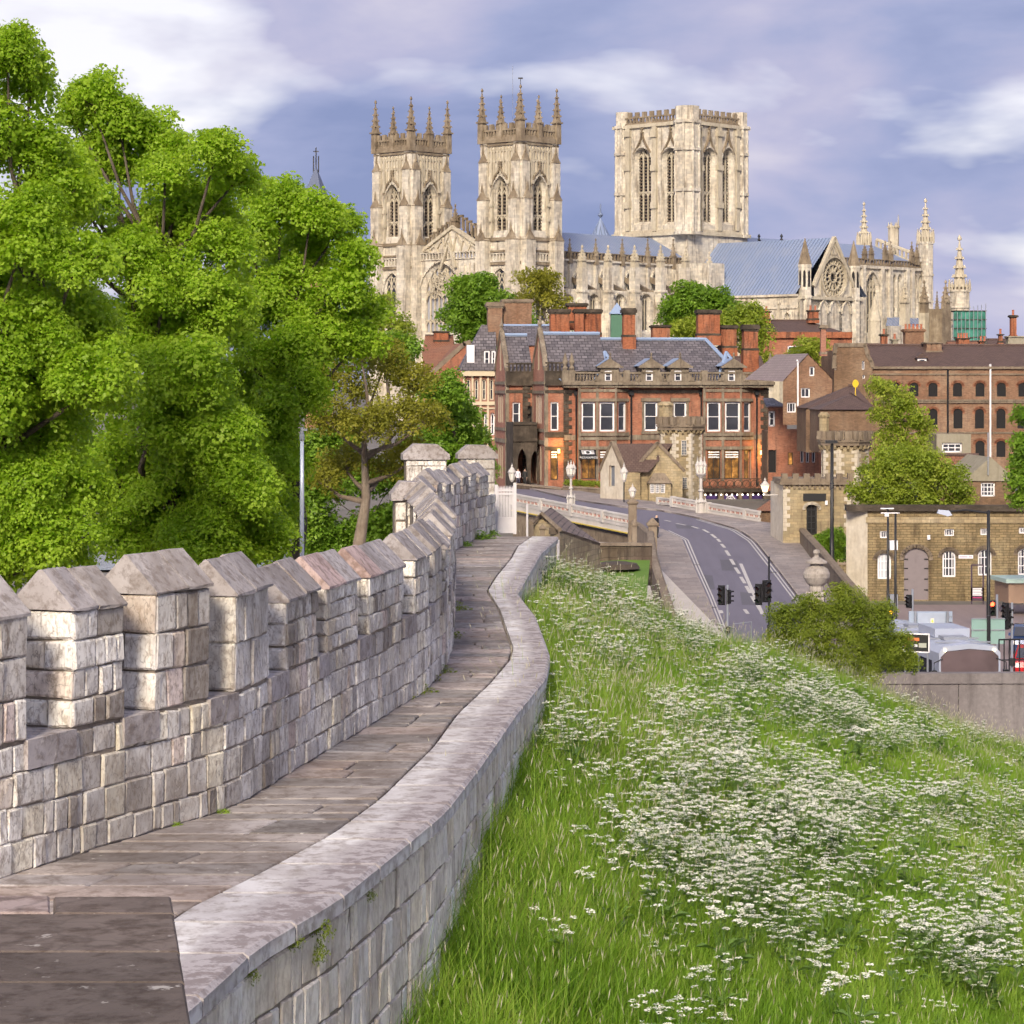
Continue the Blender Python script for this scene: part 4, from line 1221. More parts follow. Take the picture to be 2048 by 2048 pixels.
M_SANDP = stone("brown_sandstone", (0.17, 0.13, 0.095), (0.24, 0.19, 0.14), (0.3, 0.245, 0.185), (0.08, 0.065, 0.05), 0.8, 0.55, None, fine=5)
L_K = [(1030, 995), (1150, 1024), (1255, 1047), (1325, 1062), (1363, 1080), (1388, 1139), (1413, 1195), (1430, 1238), (1470, 1330), (1520, 1420)]
R_K = [(1020, 970), (1065, 981), (1156, 1003), (1253, 1017), (1310, 1022), (1342, 1027), (1404, 1040), (1475, 1061), (1509, 1083), (1553, 1139), (1600, 1201), (1660, 1290), (1740, 1420)]
fore = MB()
for x0, x1 in ((12, 40), (40, 90)):
 fore.poly([(x0, 90, ZR0 + .012), (x1, 90, ZR0 + .012), (x1, 166, ZR0 + .012), (x0 + (8 if x0 == 12 else 0), 166, ZR0 + .012)])
tag(fore.build("forecourt_road", M_FORE), kind="structure")
tag(ribbon("road", L_K, R_K, 0.03, M_ASPH, 60, skirt=4.5), kind="structure")
# raised pavements with kerbs
LO = [(1262, 1040), (1290, 1060), (1303, 1075), (1308, 1110), (1325, 1160), (1343, 1225), (1360, 1300)]
pl = tag(ribbon("pavement", [(1325, 1062)] + L_K[4:8] + [(1462, 1310)], [(1290, 1060)] + LO[2:], 0.15, M_PAVT, 30, skirt=0.6), kind="structure")
RO = [(1420, 1030), (1517, 1046), (1560, 1052), (1600, 1078), (1645, 1130), (1690, 1190), (1760, 1270)]
pr = tag(ribbon("pavement", R_K[6:11] + [(1650, 1275)], RO, 0.15, M_PAVT, 30, skirt=0.6), kind="structure")
tag(ribbon("pavement", [(1020, 971)] + R_K[1:7], [(1020, 962), (1065, 968), (1156, 984), (1253, 1000), (1340, 1010), (1400, 1020), (1420, 1030)], 0.15, M_PAVT, 30, skirt=0.6), kind="structure")
for kk in (R_K[1:11] + [(1650, 1275)], [(1325, 1062)] + L_K[4:8] + [(1462, 1310)]):
 s_ = 3.2 if kk[0][0] < 1200 else -2.5
 tag(ribbon("kerb", kk, [(x + s_, y - (1.2 if s_ > 0 else 0)) for x, y in kk], 0.155, M_KERB, 40, skirt=0.16), kind="structure")
# markings
rd = bpy.data.objects["road"]
for base, o1, o2 in ((L_K[3:8] + [(1455, 1300)], 5, 11), (R_K[6:11] + [(1640, 1262)], -6, -13)):
 for o_ in (o1, o2):
  ribbon("edge_line", [(x + o_, y) for x, y in base], [(x + o_ + 2.8, y) for x, y in base], 0.036, M_PAINT, 40, parent=rd)
DZ = [(1060, 455, 1100, 463), (1135, 475, 1195, 487), (1235, 495, 1280, 508), (1308, 515, 1345, 535), (1360, 545, 1392, 570), (1400, 575, 1418, 595), (1425, 608, 1448, 632), (1455, 650, 1478, 685),
      (1485, 705, 1508, 742), (1515, 760, 1542, 800), (1550, 820, 1577, 862), (1585, 880, 1612, 925), (1620, 945, 1645, 985), (1655, 1000, 1690, 1055), (1550, 735, 1690, 1062), (1420, 1035, 1428, 1055), (1575, 1030, 1597, 1058), (1830, 995, 1760, 990)]
for a, b, c, d in DZ:
 p0 = onroad(1000 + a * .3106, 900 + b * .3106, .037); p1 = onroad(1000 + c * .3106, 900 + d * .3106, .037)
 t = (p1 - p0); t.z = 0; t.normalize(); n_ = Vector((t.y, -t.x, 0)) * .11
 m = MB(); m.poly([p0 - n_, p0 + n_, p1 + n_, p1 - n_]); m.build("lane_mark", M_PAINT, rd)
# worn patches and drain covers
for x, y, w, h in ((1440, 1120, 34, 22), (1405, 1150, 20, 30), (1480, 1185, 30, 26), (1350, 1050, 34, 8), (1520, 1165, 22, 20)):
 m = MB(); m.poly([onroad(x, y, .034), onroad(x + w, y + 2, .034), onroad(x + w + 5, y + h, .034), onroad(x + 4, y + h, .034)]); m.build("tar_patch", MATS.get("tar_patch") or asphalt("tar_patch", (.085, .08, .1), (.11, .105, .125)), rd)
for x, y in ((1393, 1130), (1425, 1215), (1545, 1145)):
 p = onroad(x, y, .038); m = MB(); m.box(p.x - .25, p.y - .3, p.z - .01, p.x + .25, p.y + .3, p.z); m.build("drain_cover", M_BLACK, rd)
# ---- bridge parapets of pierced white ironwork
def parapet(name, label, p0, p1, z0a, z0b, h, facing=1, fascia=0.0):
 """p0, p1: plan ends; z0a, z0b base levels"""
 root = empty(name, (p0[0], p0[1], z0a), label, "parapet", "white iron parapets of the bridge")
 d = Vector((p1[0] - p0[0], p1[1] - p0[1], 0)); Ln = d.length; d.normalize()
 slope = (z0b - z0a) / Ln
 nrm = Vector((d.y, -d.x, 0))
 class Sl(Fr):
  def pt(s, a, b, c=0.0):
   return Vector((p0[0], p0[1], z0a + slope * a)) + d * a + Vector((0, 0, b)) + nrm * c
 fr = Sl(p0, d)
 m = MB()
 m.fbox(fr, 0, 0, Ln, h * .3, -.12, .12); m.fbox(fr, 0, h * .62, Ln, h * .86, -.1, .1); m.fbox(fr, 0, h * .86, Ln, h, -.17, .17)
 m.fbox(fr, 0, h * .26, Ln, h * .33, -.16, .16)
 m.build("rail", M_IRONW, root)
 if fascia:
  q = MB(); q.fbox(fr, 0, -fascia, Ln, 0, -.3, .05); q.build("fascia", M_IRONW, root)
  q = MB(); q.fbox(fr, 0, -fascia - .08, Ln, -fascia, -.3, .16); q.build("gilt_moulding", plain("gilt_paint", (0.5, 0.38, 0.05), 0.4), root)
 n = int(Ln / .62)
 M_RED = plain("red_quatrefoil_paint", (0.42, 0.09, 0.05), 0.5) if "red_quatrefoil_paint" not in MATS else MATS["red_quatrefoil_paint"]
 bk = MB(); bk.fbox(fr, 0, h * .33, Ln, h * .62, -.02, .02); bk.build("back_panel", M_IRONW, root)
 for k in range(n):
  a = (k + .5) * Ln / n
  q = MB()
  for s_ in (-.1, .1):
   q.bar(fr, [(a + s_ + .06 * math.cos(t * 1.047), h * .475 + h * .11 * math.sin(t * 1.047)) for t in range(6)], .035, -.06, .06, 0, True)
   q.poly([fr.pt(a + s_ + .065 * math.cos(t * 1.047), h * .475 + h * .11 * math.sin(t * 1.047), .065) for t in range(6)], 1)
   q.poly([fr.pt(a + s_ + .065 * math.cos(t * 1.047), h * .475 + h * .11 * math.sin(t * 1.047), -.065) for t in range(6)], 1)
  q.fbox(fr, a - Ln / n * .5 - .04, h * .33, a - Ln / n * .5 + .04, h * .62, -.08, .08)
  q.build("panel", [M_IRONW, M_RED], root)
 for k in range(int(Ln / 5) + 1):
  a = min(Ln, k * 5.0)
  q = MB(); q.fbox(fr, a - .16, 0, a + .16, h * 1.03, -.2, .2); q.build("pier", M_IRONW, root)
 return fr, Ln
pA0 = XY(1026, 212.5); pA1 = XY(1262, 195.5)
parapet("bridge_parapet", "long white pierced parapet on the near side of the bridge", pA0, pA1, ZC - (1009 - HOR) * 212.5 / FPX, ZC - (1055 - HOR) * 195.5 / FPX, .92, 1, .42)
e0 = onroad(1346, 1017, .15); e1 = onroad(1519, 1047, .15)
parapet("bridge_parapet", "white pierced parapet on the far side of the bridge by the toll house", (e0.x, e0.y), (e1.x, e1.y), e0.z, e1.z, .8)
e2 = onroad(1318, 1012, .15); e3 = onroad(1341, 1014, .15)
parapet("bridge_parapet", "short white parapet fragment just left of the far bridge parapet", (e2.x, e2.y), (e3.x, e3.y), e2.z, e3.z, .55)
# river quay and water left of the road, under the bridge
M_QUAY = stone("quay_paving", (0.5, 0.46, 0.43), (0.56, 0.52, 0.48), (0.6, 0.56, 0.52), (0.42, 0.38, 0.35), 0.1, 0.4, None, fine=2)
q = MB(); q.poly([(-14, 118, 2.3), (10.6, 118, 2.3), (9.2, 193, 2.9), (-14, 214, 2.9)]); tag(q.build("river_quay", M_QUAY), kind="structure")
M_WATER = glass("river_water", (0.05, 0.06, 0.07), 0.12, 0.3)
q = MB(); q.poly([(-160, 196, .75), (-12, 196, .75), (-12, 232, .75), (-160, 232, .75)]); tag(q.build("river", M_WATER), kind="structure")
# bridge deck side (solid arch spandrel below the near parapet)
q = MB()
q.hexa([(pA0[0], pA0[1] + .4, .5), (pA1[0], pA1[1] + .4, .5), (pA1[0] + .5, pA1[1] + 1.2, .5), (pA0[0], pA0[1] + 3, .5), (pA0[0], pA0[1] + .4, 4.3), (pA1[0], pA1[1] + .4, 3.2), (pA1[0] + .5, pA1[1] + 1.2, 3.2), (pA0[0], pA0[1] + 3, 4.3)])
tag(q.build("bridge_abutment", M_SANDP), "pale stone abutment below the near white bridge parapet", "bridge")
# ---- dark stone walls and gate piers at the road head
def wallrun(name, label, pts, hgt, th, mat, cope=0.14, cat="wall", group=None):
 """pts: list of world base points"""
 root = empty(name, pts[0], label, cat, group)
 b = MB(); c = MB()
 for p, q in zip(pts, pts[1:]):
  p, q = Vector(p), Vector(q)
  t = (q - p); t.z = 0; t.normalize(); n_ = Vector((t.y, -t.x, 0)) * th / 2
  dz = Vector((0, 0, 1))
  b.hexa([p - n_ - dz * 1.0, q - n_ - dz * 1.0, q + n_ - dz * 1.0, p + n_ - dz * 1.0, p - n_ + dz * (hgt - cope), q - n_ + dz * (hgt - cope), q + n_ + dz * (hgt - cope), p + n_ + dz * (hgt - cope)])
  n2 = n_ * 1.35
  c.hexa([p - n2 + dz * (hgt - cope), q - n2 + dz * (hgt - cope), q + n2 + dz * (hgt - cope), p + n2 + dz * (hgt - cope), p - n_ * .8 + dz * hgt, q - n_ * .8 + dz * hgt, q + n_ * .8 + dz * hgt, p + n_ * .8 + dz * hgt])
 b.build("wall_face", mat, root); c.build("coping", M_SANDP, root)
 return root
def pier(name, label, x, ybase, ytop, wpx, d, mat, cat="gate pier", group=None, capf=0.22):
 B = P(x, ybase, d); T = P(x, ytop, d); w = wpx * d / FPX / 2; H = T.z - B.z
 root = empty(name, B, label, cat, group)
 m = MB(); m.cone((B.x, B.y), w * 1.25, w * 1.25, B.z - 1.5, B.z + H * .12, 4, 0, math.pi / 4); m.cone((B.x, B.y), w * 1.15, w * 1.15, B.z + H * .12, B.z + H * (1 - capf), 4, 0, math.pi / 4)
 m.build("shaft", mat, root)
 c = MB(); c.cone((B.x, B.y), w * 1.2, w * 1.62, B.z + H * (1 - capf), B.z + H * (1 - capf * .8), 4, 0, math.pi / 4); c.cone((B.x, B.y), w * 1.62, w * 1.62, B.z + H * (1 - capf * .8), B.z + H * (1 - capf * .6), 4, 0, math.pi / 4)
 c.cone((B.x, B.y), w * 1.45, w * .12, B.z + H * (1 - capf * .6), T.z, 4, 0, math.pi / 4)
 c.build("cap", mat, root)
 return root
pier("gate_pier", "tall stone gate pier with pyramid cap where the bridge parapet ends", 1265, 1064, 994, 20, 190, M_SANDP)
pier("gate_pier", "shorter stone gate pier beside the left pavement", 1305, 1118, 1035, 21, 166, M_SANDP)
pier("stone_post", "slim round-topped stone post left of the dark garden wall", 1131, 1105, 1050, 13, 118, M_SANDP, "stone post", capf=.15)
pier("stone_post", "small stone post in front of the slate-roofed hut", 1085, 1078, 1048, 13, 60, M_SANDP, "stone post", capf=.4)
pier("stone_post", "short weathered stone post between the two gate piers", 1269, 1090, 1038, 11, 170, M_SANDP, "stone post", capf=.3)
wallrun("garden_wall", "dark horizontal stone wall above the flower bed", [P(1137, 1128, 120), P(1300, 1128, 122)], 1.0, .4, M_SAND)
LW = [P(1301, 1090, 163), P(1307, 1140, 150), P(1318, 1180, 142), P(1334, 1228, 134), P(1352, 1290, 126)]
wallrun("roadside_wall", "dark sloping stone wall between the bank and the left pavement", LW, .9, .35, M_SAND)
wallrun("balustrade_wall", "curved pale stone wall between the two gate piers", [P(1268, 1066, 188), P(1283, 1075, 180), P(1300, 1092, 170)], .9, .3, M_SANDP)
# lawn with a flower bed below that wall
M_LAWN = stone("mown_lawn", (0.1, 0.19, 0.025), (0.13, 0.23, 0.035), (0.16, 0.27, 0.045), (0.08, 0.18, 0.02), 0.4, 0.3, None, fine=12)
q = MB(); q.poly([P(1100, 1230, 104), P(1290, 1230, 104), P(1300, 1120, 121), P(1100, 1120, 121)]); tag(q.build("lawn", M_LAWN), kind="structure")
q = MB()
c_ = P(1232, 1132, 117.5)
q.lathe((c_.x, c_.y, c_.z), [(1.1, -.1), (.95, .12), (.5, .2), (.05, .24)], 16)
o = q.build("flower_bed", plain("bare_soil", (0.06, 0.045, 0.035), .9)); tag(o, "oval bed of bare soil in the small lawn", "flower bed")
# right hand wall stepping down beside the pavement
RW = [P(1573, 1052, 196), P(1600, 1078, 186), P(1645, 1128, 170), P(1692, 1188, 152), P(1740, 1245, 142)]
wallrun("roadside_wall", "sloping stone wall along the right pavement below the gate lodge", RW, 1.0, .4, M_SANDP)
rb = wallrun("battlement_wall", "short stepped battlement wall beside the gate lodge", [P(1572, 1060, 193), P(1625, 1072, 186)], .9, .5, M_SANDP)
for k in range(4):
 p = P(1572 + 53 * k / 3.5, 1060 + 12 * k / 3.5 - 24, 193 - 7 * k / 3.5)
 m = MB(); m.box(p.x - .3, p.y - .28, p.z - .3, p.x + .3, p.y + .28, p.z + .45); m.build("merlon", M_SANDP, rb)
# ---------------------------------------------------------------- facades with real openings
M_REVEAL = plain("window_reveal", (0.3, 0.24, 0.18), 0.85)
M_ROOM = plain("room_dark", (0.03, 0.027, 0.025), 0.9)
def litmat(name, lo, hi, st, scale=0.9):
 m, nt, b, out = nodes_of(name)
 v = coords(nt, (1, 1, .7))
 c = ramp(nt, noise(nt, v, scale, 4, 0.7), [(0.42, lo), (0.56, [x * .45 for x in hi]), (0.66, hi), (0.75, [min(1, x * 1.8) for x in hi])])
 b.inputs['Base Color'].default_value = (0.02, 0.015, 0.01, 1)
 b.inputs['Roughness'].default_value = 0.1
 nt.links.new(c, b.inputs['Emission Color']); b.inputs['Emission Strength'].default_value = st
 return m
M_LIT = litmat("lit_restaurant_window", (0.05, 0.025, 0.012), (0.5, 0.22, 0.055), .8, 1.0)
M_BLIND = plain("window_blind", (0.5, 0.52, 0.56), 0.3, var=.1)
def window(root, fr, outl, depth=.2, fw=.09, nx=1, ny=1, fmat=None, gmat=None, c=0.0, name="window", bw=None, ybars=None):
 a0 = min(p[0] for p in outl); a1 = max(p[0] for p in outl); b0 = min(p[1] for p in outl); b1 = max(p[1] for p in outl)
 m = MB(); bw = bw or fw * .55
 cc = c - depth
 cen = [(a0 + (a - a0) * 1, b) for a, b in outl]
 sh = lambda p: ((p[0] + (fw / 2 if p[0] < (a0 + a1) / 2 else -fw / 2)), (p[1] + (fw / 2 if p[1] < (b0 + b1) / 2 else -fw / 2)))
 m.bar(fr, [sh(p) for p in cen], fw, cc, cc + .09, 0, True)
 def clip_v(a):
  ys_ = [b for b in np.linspace(b0 + .02, b1 - .02, 40) if inside((a, b), outl)]
  return (min(ys_), max(ys_)) if ys_ else None
 for k in range(1, nx):
  a = a0 + (a1 - a0) * k / nx; q = clip_v(a)
  if q: m.bar(fr, [(a, q[0]), (a, q[1])], bw, cc, cc + .07)
 for t in (ybars if ybars is not None else [k / ny for k in range(1, ny)]):
  b = b0 + (b1 - b0) * t
  m.bar(fr, [(a0 + .02, b), (a1 - .02, b)], bw, cc, cc + .075)
 o = m.build(name, fmat or M_WHITE, root)
 g = MB(); g.poly([fr.pt(a, b, cc + .02) for a, b in outl])
 g.build("pane", gmat or M_GLASS, o)
 return o
def facade(root, fr, outline, wins, mat, depth=.22, mr=None, name="wall", c=0.0):
 """wins: list of (outline, dict for window())"""
 m = MB()
 m.wall(fr, outline, [w[0] for w in wins], depth + .05, 0, 1, c)
 o = m.build(name, [mat, mr or M_REVEAL], root)
 for ol, kw in wins:
  if kw is not None: window(root, fr, ol, depth=depth, c=c, **kw)
 return o
def brick(name, lo, mid, hi, stain=(0.1, 0.07, 0.055), course=(.24, .08, .008), amt=.4, dark=.6):
 return stone(name, lo, mid, hi, stain, .35, amt, course, fine=3.5, bstr=.3, bdist=.02, course_dark=dark)
M_BRICK = brick("red_brick", (0.3, 0.115, 0.07), (0.41, 0.175, 0.11), (0.48, 0.25, 0.17), amt=.55)
M_BRICKP = brick("pink_brick", (0.36, 0.17, 0.12), (0.44, 0.22, 0.16), (0.5, 0.28, 0.21), amt=.2)
M_BRICKB = brick("brown_brick", (0.16, 0.1, 0.06), (0.24, 0.155, 0.1), (0.31, 0.22, 0.15))
M_BRICKM = brick("mixed_brick", (0.22, 0.12, 0.075), (0.31, 0.19, 0.125), (0.37, 0.26, 0.185))
M_BRICKO = brick("chimney_brick", (0.3, 0.1, 0.05), (0.42, 0.16, 0.085), (0.48, 0.24, 0.15), (0.05, 0.035, 0.03), amt=.75)
M_DRESS = stone("dressed_sandstone", (0.16, 0.13, 0.095), (0.25, 0.205, 0.155), (0.35, 0.3, 0.23), (0.07, 0.058, 0.046), .9, .6, None, fine=3)
M_SOOT = stone("sooty_stone", (0.04, 0.032, 0.025), (0.075, 0.06, 0.046), (0.14, 0.11, 0.085), (0.025, 0.02, 0.018), .9, .5, None, fine=3)
M_SLATE = roofmat("welsh_slate", (0.06, 0.054, 0.062), (0.18, 0.162, 0.175), (0.11, 0.095, 0.1), .6, .42, .05)
M_TILE = roofmat("brown_tile", (0.075, 0.045, 0.038), (0.12, 0.075, 0.06), (0.09, 0.055, 0.048), .3, .2, .02, .8, (0.2, 0.15, 0.12), .2)
M_PANT = roofmat("red_pantile", (0.22, 0.085, 0.045), (0.3, 0.13, 0.07), (0.19, 0.1, 0.06), .3, .35, .03, .8, (0.3, 0.25, 0.15), .3)
M_LEAD = plain("lead_flashing", (0.24, 0.32, 0.47), 0.45, var=.1)
M_POT = plain("chimney_pot", (0.42, 0.14, 0.08), .8, var=.3)
def chimney(root, x0, x1, yt, yb, d, flues=4, mat=None, cap=None, name="chimney", dep=None, pots=0, neck=None):
 mat = mat or M_BRICKO; cap = cap or M_SOOT
 A = P(x0, yt, d); B = P(x1, yb, d); w = B.x - A.x; D = dep or min(w, 1.3)
 z0, z1 = B.z, A.z; H = z1 - z0
 fr = Fr((A.x, d, z0), (1, .1))
 m = MB()
 nk = neck if neck is not None else .3
 m.fbox(fr, -.06, 0, w + .06, H * nk, -D - .06, .06)
 fw = w / flues
 for k in range(flues):
  m.fbox(fr, k * fw + .05 * fw, H * nk, (k + 1) * fw - .05 * fw, H * .86, -D, 0)
 m.fbox(fr, .06, H * nk, w - .06, H * .86, -D + .08, -.08)
 o = m.build(name, mat, root)
 c = MB()
 c.fbox(fr, -.05, H * .86, w + .05, H * .9, -D - .05, .05); c.fbox(fr, -.16, H * .9, w + .16, H * .97, -D - .16, .16); c.fbox(fr, -.08, H * .97, w + .08, H, -D - .08, .08)
 c.build("chimney_cap", cap, o)
 if nk > .06: c = MB(); c.fbox(fr, -.07, H * nk - .12, w + .07, H * nk + .1, -D - .08, .08); c.build("chimney_band", cap, o)
 for k in range(pots):
  p = fr.pt(w * (k + .5) / pots, H, -D / 2)
  q = MB(); q.lathe((p.x, p.y, p.z), [(.16, 0), (.13, .1), (.12, .5), (.15, .52), (.15, .6), (.1, .6)], 8); q.build("chimney_pot", M_POT, o)
 return o
def text(parent, s, fr, a, b, size, mat, c=0.02, align='CENTER', name="lettering"):
 cu = bpy.data.curves.new(name, 'FONT'); cu.body = s; cu.size = size; cu.align_x = align; cu.align_y = 'CENTER'; cu.extrude = .004
 t = bpy.data.objects.new(name, cu); COL.objects.link(t)
 bpy.context.view_layer.update()
 me = bpy.data.meshes.new_from_object(t)
 bpy.data.objects.remove(t)
 M = Matrix((fr.u.to_4d(), Vector((0, 0, 1, 0)), fr.n.to_4d(), (0, 0, 0, 1))).transposed()
 o3 = fr.pt(a, b, c)
 M[0][3], M[1][3], M[2][3], M[3][3] = o3.x, o3.y, o3.z, 1
 M[3][0] = M[3][1] = M[3][2] = 0
 me.transform(M)
 me.materials.clear(); me.materials.append(mat)
 o = bpy.data.objects.new(name, me); COL.objects.link(o); setpar(o, parent)
 return o
# ---------------------------------------------------------------- red brick river house
th = math.radians(8)
U = (math.cos(th), math.sin(th)); BK = (-math.sin(th), math.cos(th))
o_ = XY(1128, 250)
HZ = 4.0
HF = Fr((o_[0], o_[1], HZ), U)
hotel = empty("river_house", (o_[0] + 10, o_[1] + 5, HZ), "large red brick Victorian house with slate roof and lit ground-floor restaurant", "building")
px = HF.px
aR = px(1536); zc_ = px(1300, 775)[1]; zb_ = px(1300, 764)[1]; zt_ = px(1300, 744)[1]
def R4(x0, y0, x1, y1, fr=HF): return o_rect(*fr.rect(x0, y0, x1, y1))
SASH = dict(fw=.16, nx=1, ny=2, bw=.07)
LITW = dict(fw=.08, nx=2, ny=1, fmat=M_BLACK, gmat=M_LIT, ybars=[.68])
wins = [(R4(1288, 804, 1315, 862), SASH), (R4(1347, 804, 1373, 862), SASH), (R4(1290, 905, 1312, 958), LITW)]
facade(hotel, HF, [(0, -1), (aR, -1), (aR, zc_), (0, zc_)], wins, M_BRICK)
# right end wall and back so the block is closed
q = MB(); q.poly([HF.pt(aR, -1), HF.pt(aR, -1, -14), HF.pt(aR, zc_, -14), HF.pt(aR, zc_)]); q.poly([HF.pt(0, -1, -14), HF.pt(aR, -1, -14), HF.pt(aR, zc_, -14), HF.pt(0, zc_, -14)])
q.build("end_wall", M_BRICK, hotel)
# two canted bays
for xs_, ux, gx in (((1157, 1232, 1256), [(1163, 1190), (1199, 1229)], [(1163, 1192), (1199, 1228)]), ((1407, 1482, 1504), [(1414, 1441), (1450, 1480)], [(1415, 1441), (1449, 1479)])):
 bf = HF.off(c=.9)
 a0, a1 = bf.px(xs_[0]), bf.px(xs_[1]); a2 = HF.px(xs_[2])
 yb = bf.px(xs_[0], 963)[1]
 ws = [(R4(x0, 804, x1, 863, bf), SASH) for x0, x1 in ux]
 ws += [(R4(x0, 900, x1, 958, bf), LITW) for x0, x1 in gx]
 facade(hotel, bf, [(a0, -1), (a1, -1), (a1, zc_), (a0, zc_)], ws, M_BRICK, name="bay_wall")
 q = MB(); q.poly([HF.pt(a0, -1), bf.pt(a0, -1), bf.pt(a0, zc_), HF.pt(a0, zc_)]); q.build("bay_return", M_BRICK, hotel)
 p0, p1 = bf.pt(a1, 0), HF.pt(a2, 0)
 cf = Fr(p0, (p1.x - p0.x, p1.y - p0.y))
 cl = (p1 - p0).length
 xr0 = (1237, 1252) if xs_[0] < 1300 else (1488, 1502)
 ws = [(R4(xr0[0], 804, xr0[1], 863, cf), SASH), (R4(xr0[0], 900, xr0[1], 958, cf), dict(LITW, nx=1))]
 facade(hotel, cf, [(0, -1), (cl, -1), (cl, zc_), (0, zc_)], ws, M_BRICK, name="bay_wall")
 # stone surrounds, bands and piers on the bay
 t = MB()
 B = lambda x0, y0, x1, y1, c0, c1, fr=bf: t.fbox(fr, *[(lambda r: (r[0], r[1], r[2], r[3]))(fr.rect(x0, y0, x1, y1))][0], c0, c1)
 for (y0, y1, pr) in ((778, 784, .1), (797, 803, .16), (865, 872, .2), (874, 880, .1), (893, 899, .14)):
  r0 = bf.rect(xs_[0] - 1, y0, xs_[1], y1); t.fbox(bf, r0[0], r0[1], r0[2] + .05, r0[3], 0, pr)
  r1 = cf.rect(xs_[1], y0, xs_[2], y1); t.fbox(cf, 0, r0[1], cl, r0[3], 0, pr)
 for (x0, x1) in ((xs_[0] - 1, xs_[0] + 4), (ux[0][1] + 2, ux[1][0] - 2), (xs_[1] - 2, xs_[1] + 1)):
  r0 = bf.rect(x0, 776, x1, 962); t.fbox(bf, r0[0], r0[1], r0[2], r0[3], .002, .09)
 t.build("stone_dressing", M_DRESS, hotel)
 q = MB(); q.fbox(bf, a0, zc_, a1, zc_ + .1, -.9, 0.02); q.build("bay_top", M_DRESS, hotel)
# cornice, bands, balustrade
t = MB()
t.fbox(HF, -.2, zc_, aR + .3, zc_ + (zb_ - zc_) * .45, -.2, 1.1); t.fbox(HF, -.3, zc_ + (zb_ - zc_) * .45, aR + .4, zb_, -.2, 1.3)
for y0, y1 in ((780, 786), (870, 879)):
 r0 = HF.rect(1130, y0, 1535, y1); t.fbox(HF, 0, r0[1], aR, r0[3], 0, .08)
for x0, x1 in ((1284, 1288), (1315, 1319), (1343, 1347), (1373, 1377)):
 r0 = HF.rect(x0, 800, x1, 866); t.fbox(HF, r0[0], r0[1], r0[2], r0[3], .002, .07)
for x0, x1 in ((1282, 1321), (1341, 1379)):
 r0 = HF.rect(x0, 796, x1, 803); t.fbox(HF, *r0, 0, .16); r0 = HF.rect(x0, 863, x1, 868); t.fbox(HF, *r0, 0, .14)
t.build("cornice", M_DRESS, hotel)
bl = MB()
bl.fbox(HF, -.2, zt_ - .18, aR + .3, zt_, .55, .9); bl.fbox(HF, -.2, zb_, aR + .3, zb_ + .12, .55, .95)
dorm = [(1203, 1230), (1285, 1312), (1342, 1370), (1448, 1478)]
dspan = [(HF.px(x0 - 4), HF.px(x1 + 4)) for x0, x1 in dorm]
a = 0
while a < aR:
 if not any(d0 - .1 < a < d1 + .1 for d0, d1 in dspan):
  p = HF.pt(a, zb_ + .12, .72); bl.lathe((p.x, p.y, p.z), [(.07, 0), (.12, .18), (.06, .42), (.1, zt_ - zb_ - .3)], 6)
 a += .3
bl.build("balustrade", M_DRESS, hotel)
for x in (1128, 1141, 1250, 1405, 1537):
 a = HF.px(x); p = HF.pt(a, 0, .72)
 q = MB(); q.fbox(HF, a - .3, zb_, a + .3, zt_ + .15, .45, 1.0)
 if x in (1128, 1141, 1537): q.lathe((p.x, p.y, HZ + zt_ + .15), [(.2, 0), (.3, .2), (.15, .45), (.28, .8), (.2, 1.1), (.03, 1.7)], 8)
 q.build("balustrade_pier", M_DRESS, hotel)
# quoins
for x, sgn in ((1128, 1), (1536, -1)):
 q = MB(); a = HF.px(x); k = 0; b = 0.5
 while b < zc_ - .3:
  w = .75 if k % 2 else .45
  q.fbox(HF, min(a - .06 * sgn, a + w * sgn), b, max(a - .06 * sgn, a + w * sgn), b + .36, -.3, .07); b += .4; k += 1
 q.build("quoins", M_SOOT, hotel)["kind"] = "stuff"
# roof: hipped main block with lead hips
DP = 12.0
rl, rr_ = HF.px(1187), HF.px(1437)
yr = 679
zri = ZC - (yr - HOR) * (HF.pt(rl, 0, -DP / 2).y) / FPX - HZ
e0, e1, e2, e3 = HF.pt(-.5, zb_ + .1, .3), HF.pt(aR - 2.4, zb_ + .1, .3), HF.pt(aR - 2.4, zb_ + .1, -DP), HF.pt(-.5, zb_ + .1, -DP)
k0, k1 = HF.pt(rl, zri, -DP / 2), HF.pt(rr_, zri, -DP / 2)
m = MB(); m.poly([e0, e1, k1, k0]); m.poly([e2, e3, k0, k1]); m.poly([e1, e2, k1]); m.poly([e3, e0, k0])
roof = m.build("roof", M_SLATE, hotel)
for A, B in ((k0, k1), (e0, k0), (e1, k1), (e2, k1)):
 q = MB(); up = Vector((0, 0, .06)); q.tube([A + up, B + up], .19, 6); q.build("lead_flashing", M_LEAD, roof)
# valley lead gussets beside the two outer dormers
for x in (1190, 1435):
 q = MB(); b0 = HF.pt(HF.px(x), zb_ + .1, .35)
 tipp = HF.pt(HF.px(x + 32 - 4), zb_ + 2.9, -2.2)
 q.tube([HF.pt(HF.px(x), zb_ + .2, .32), tipp], .22, 6); q.tube([tipp, HF.pt(HF.px(x + 42), zb_ + 1.4, -.5)], .16, 5)
 q.build("lead_flashing", M_LEAD, roof)
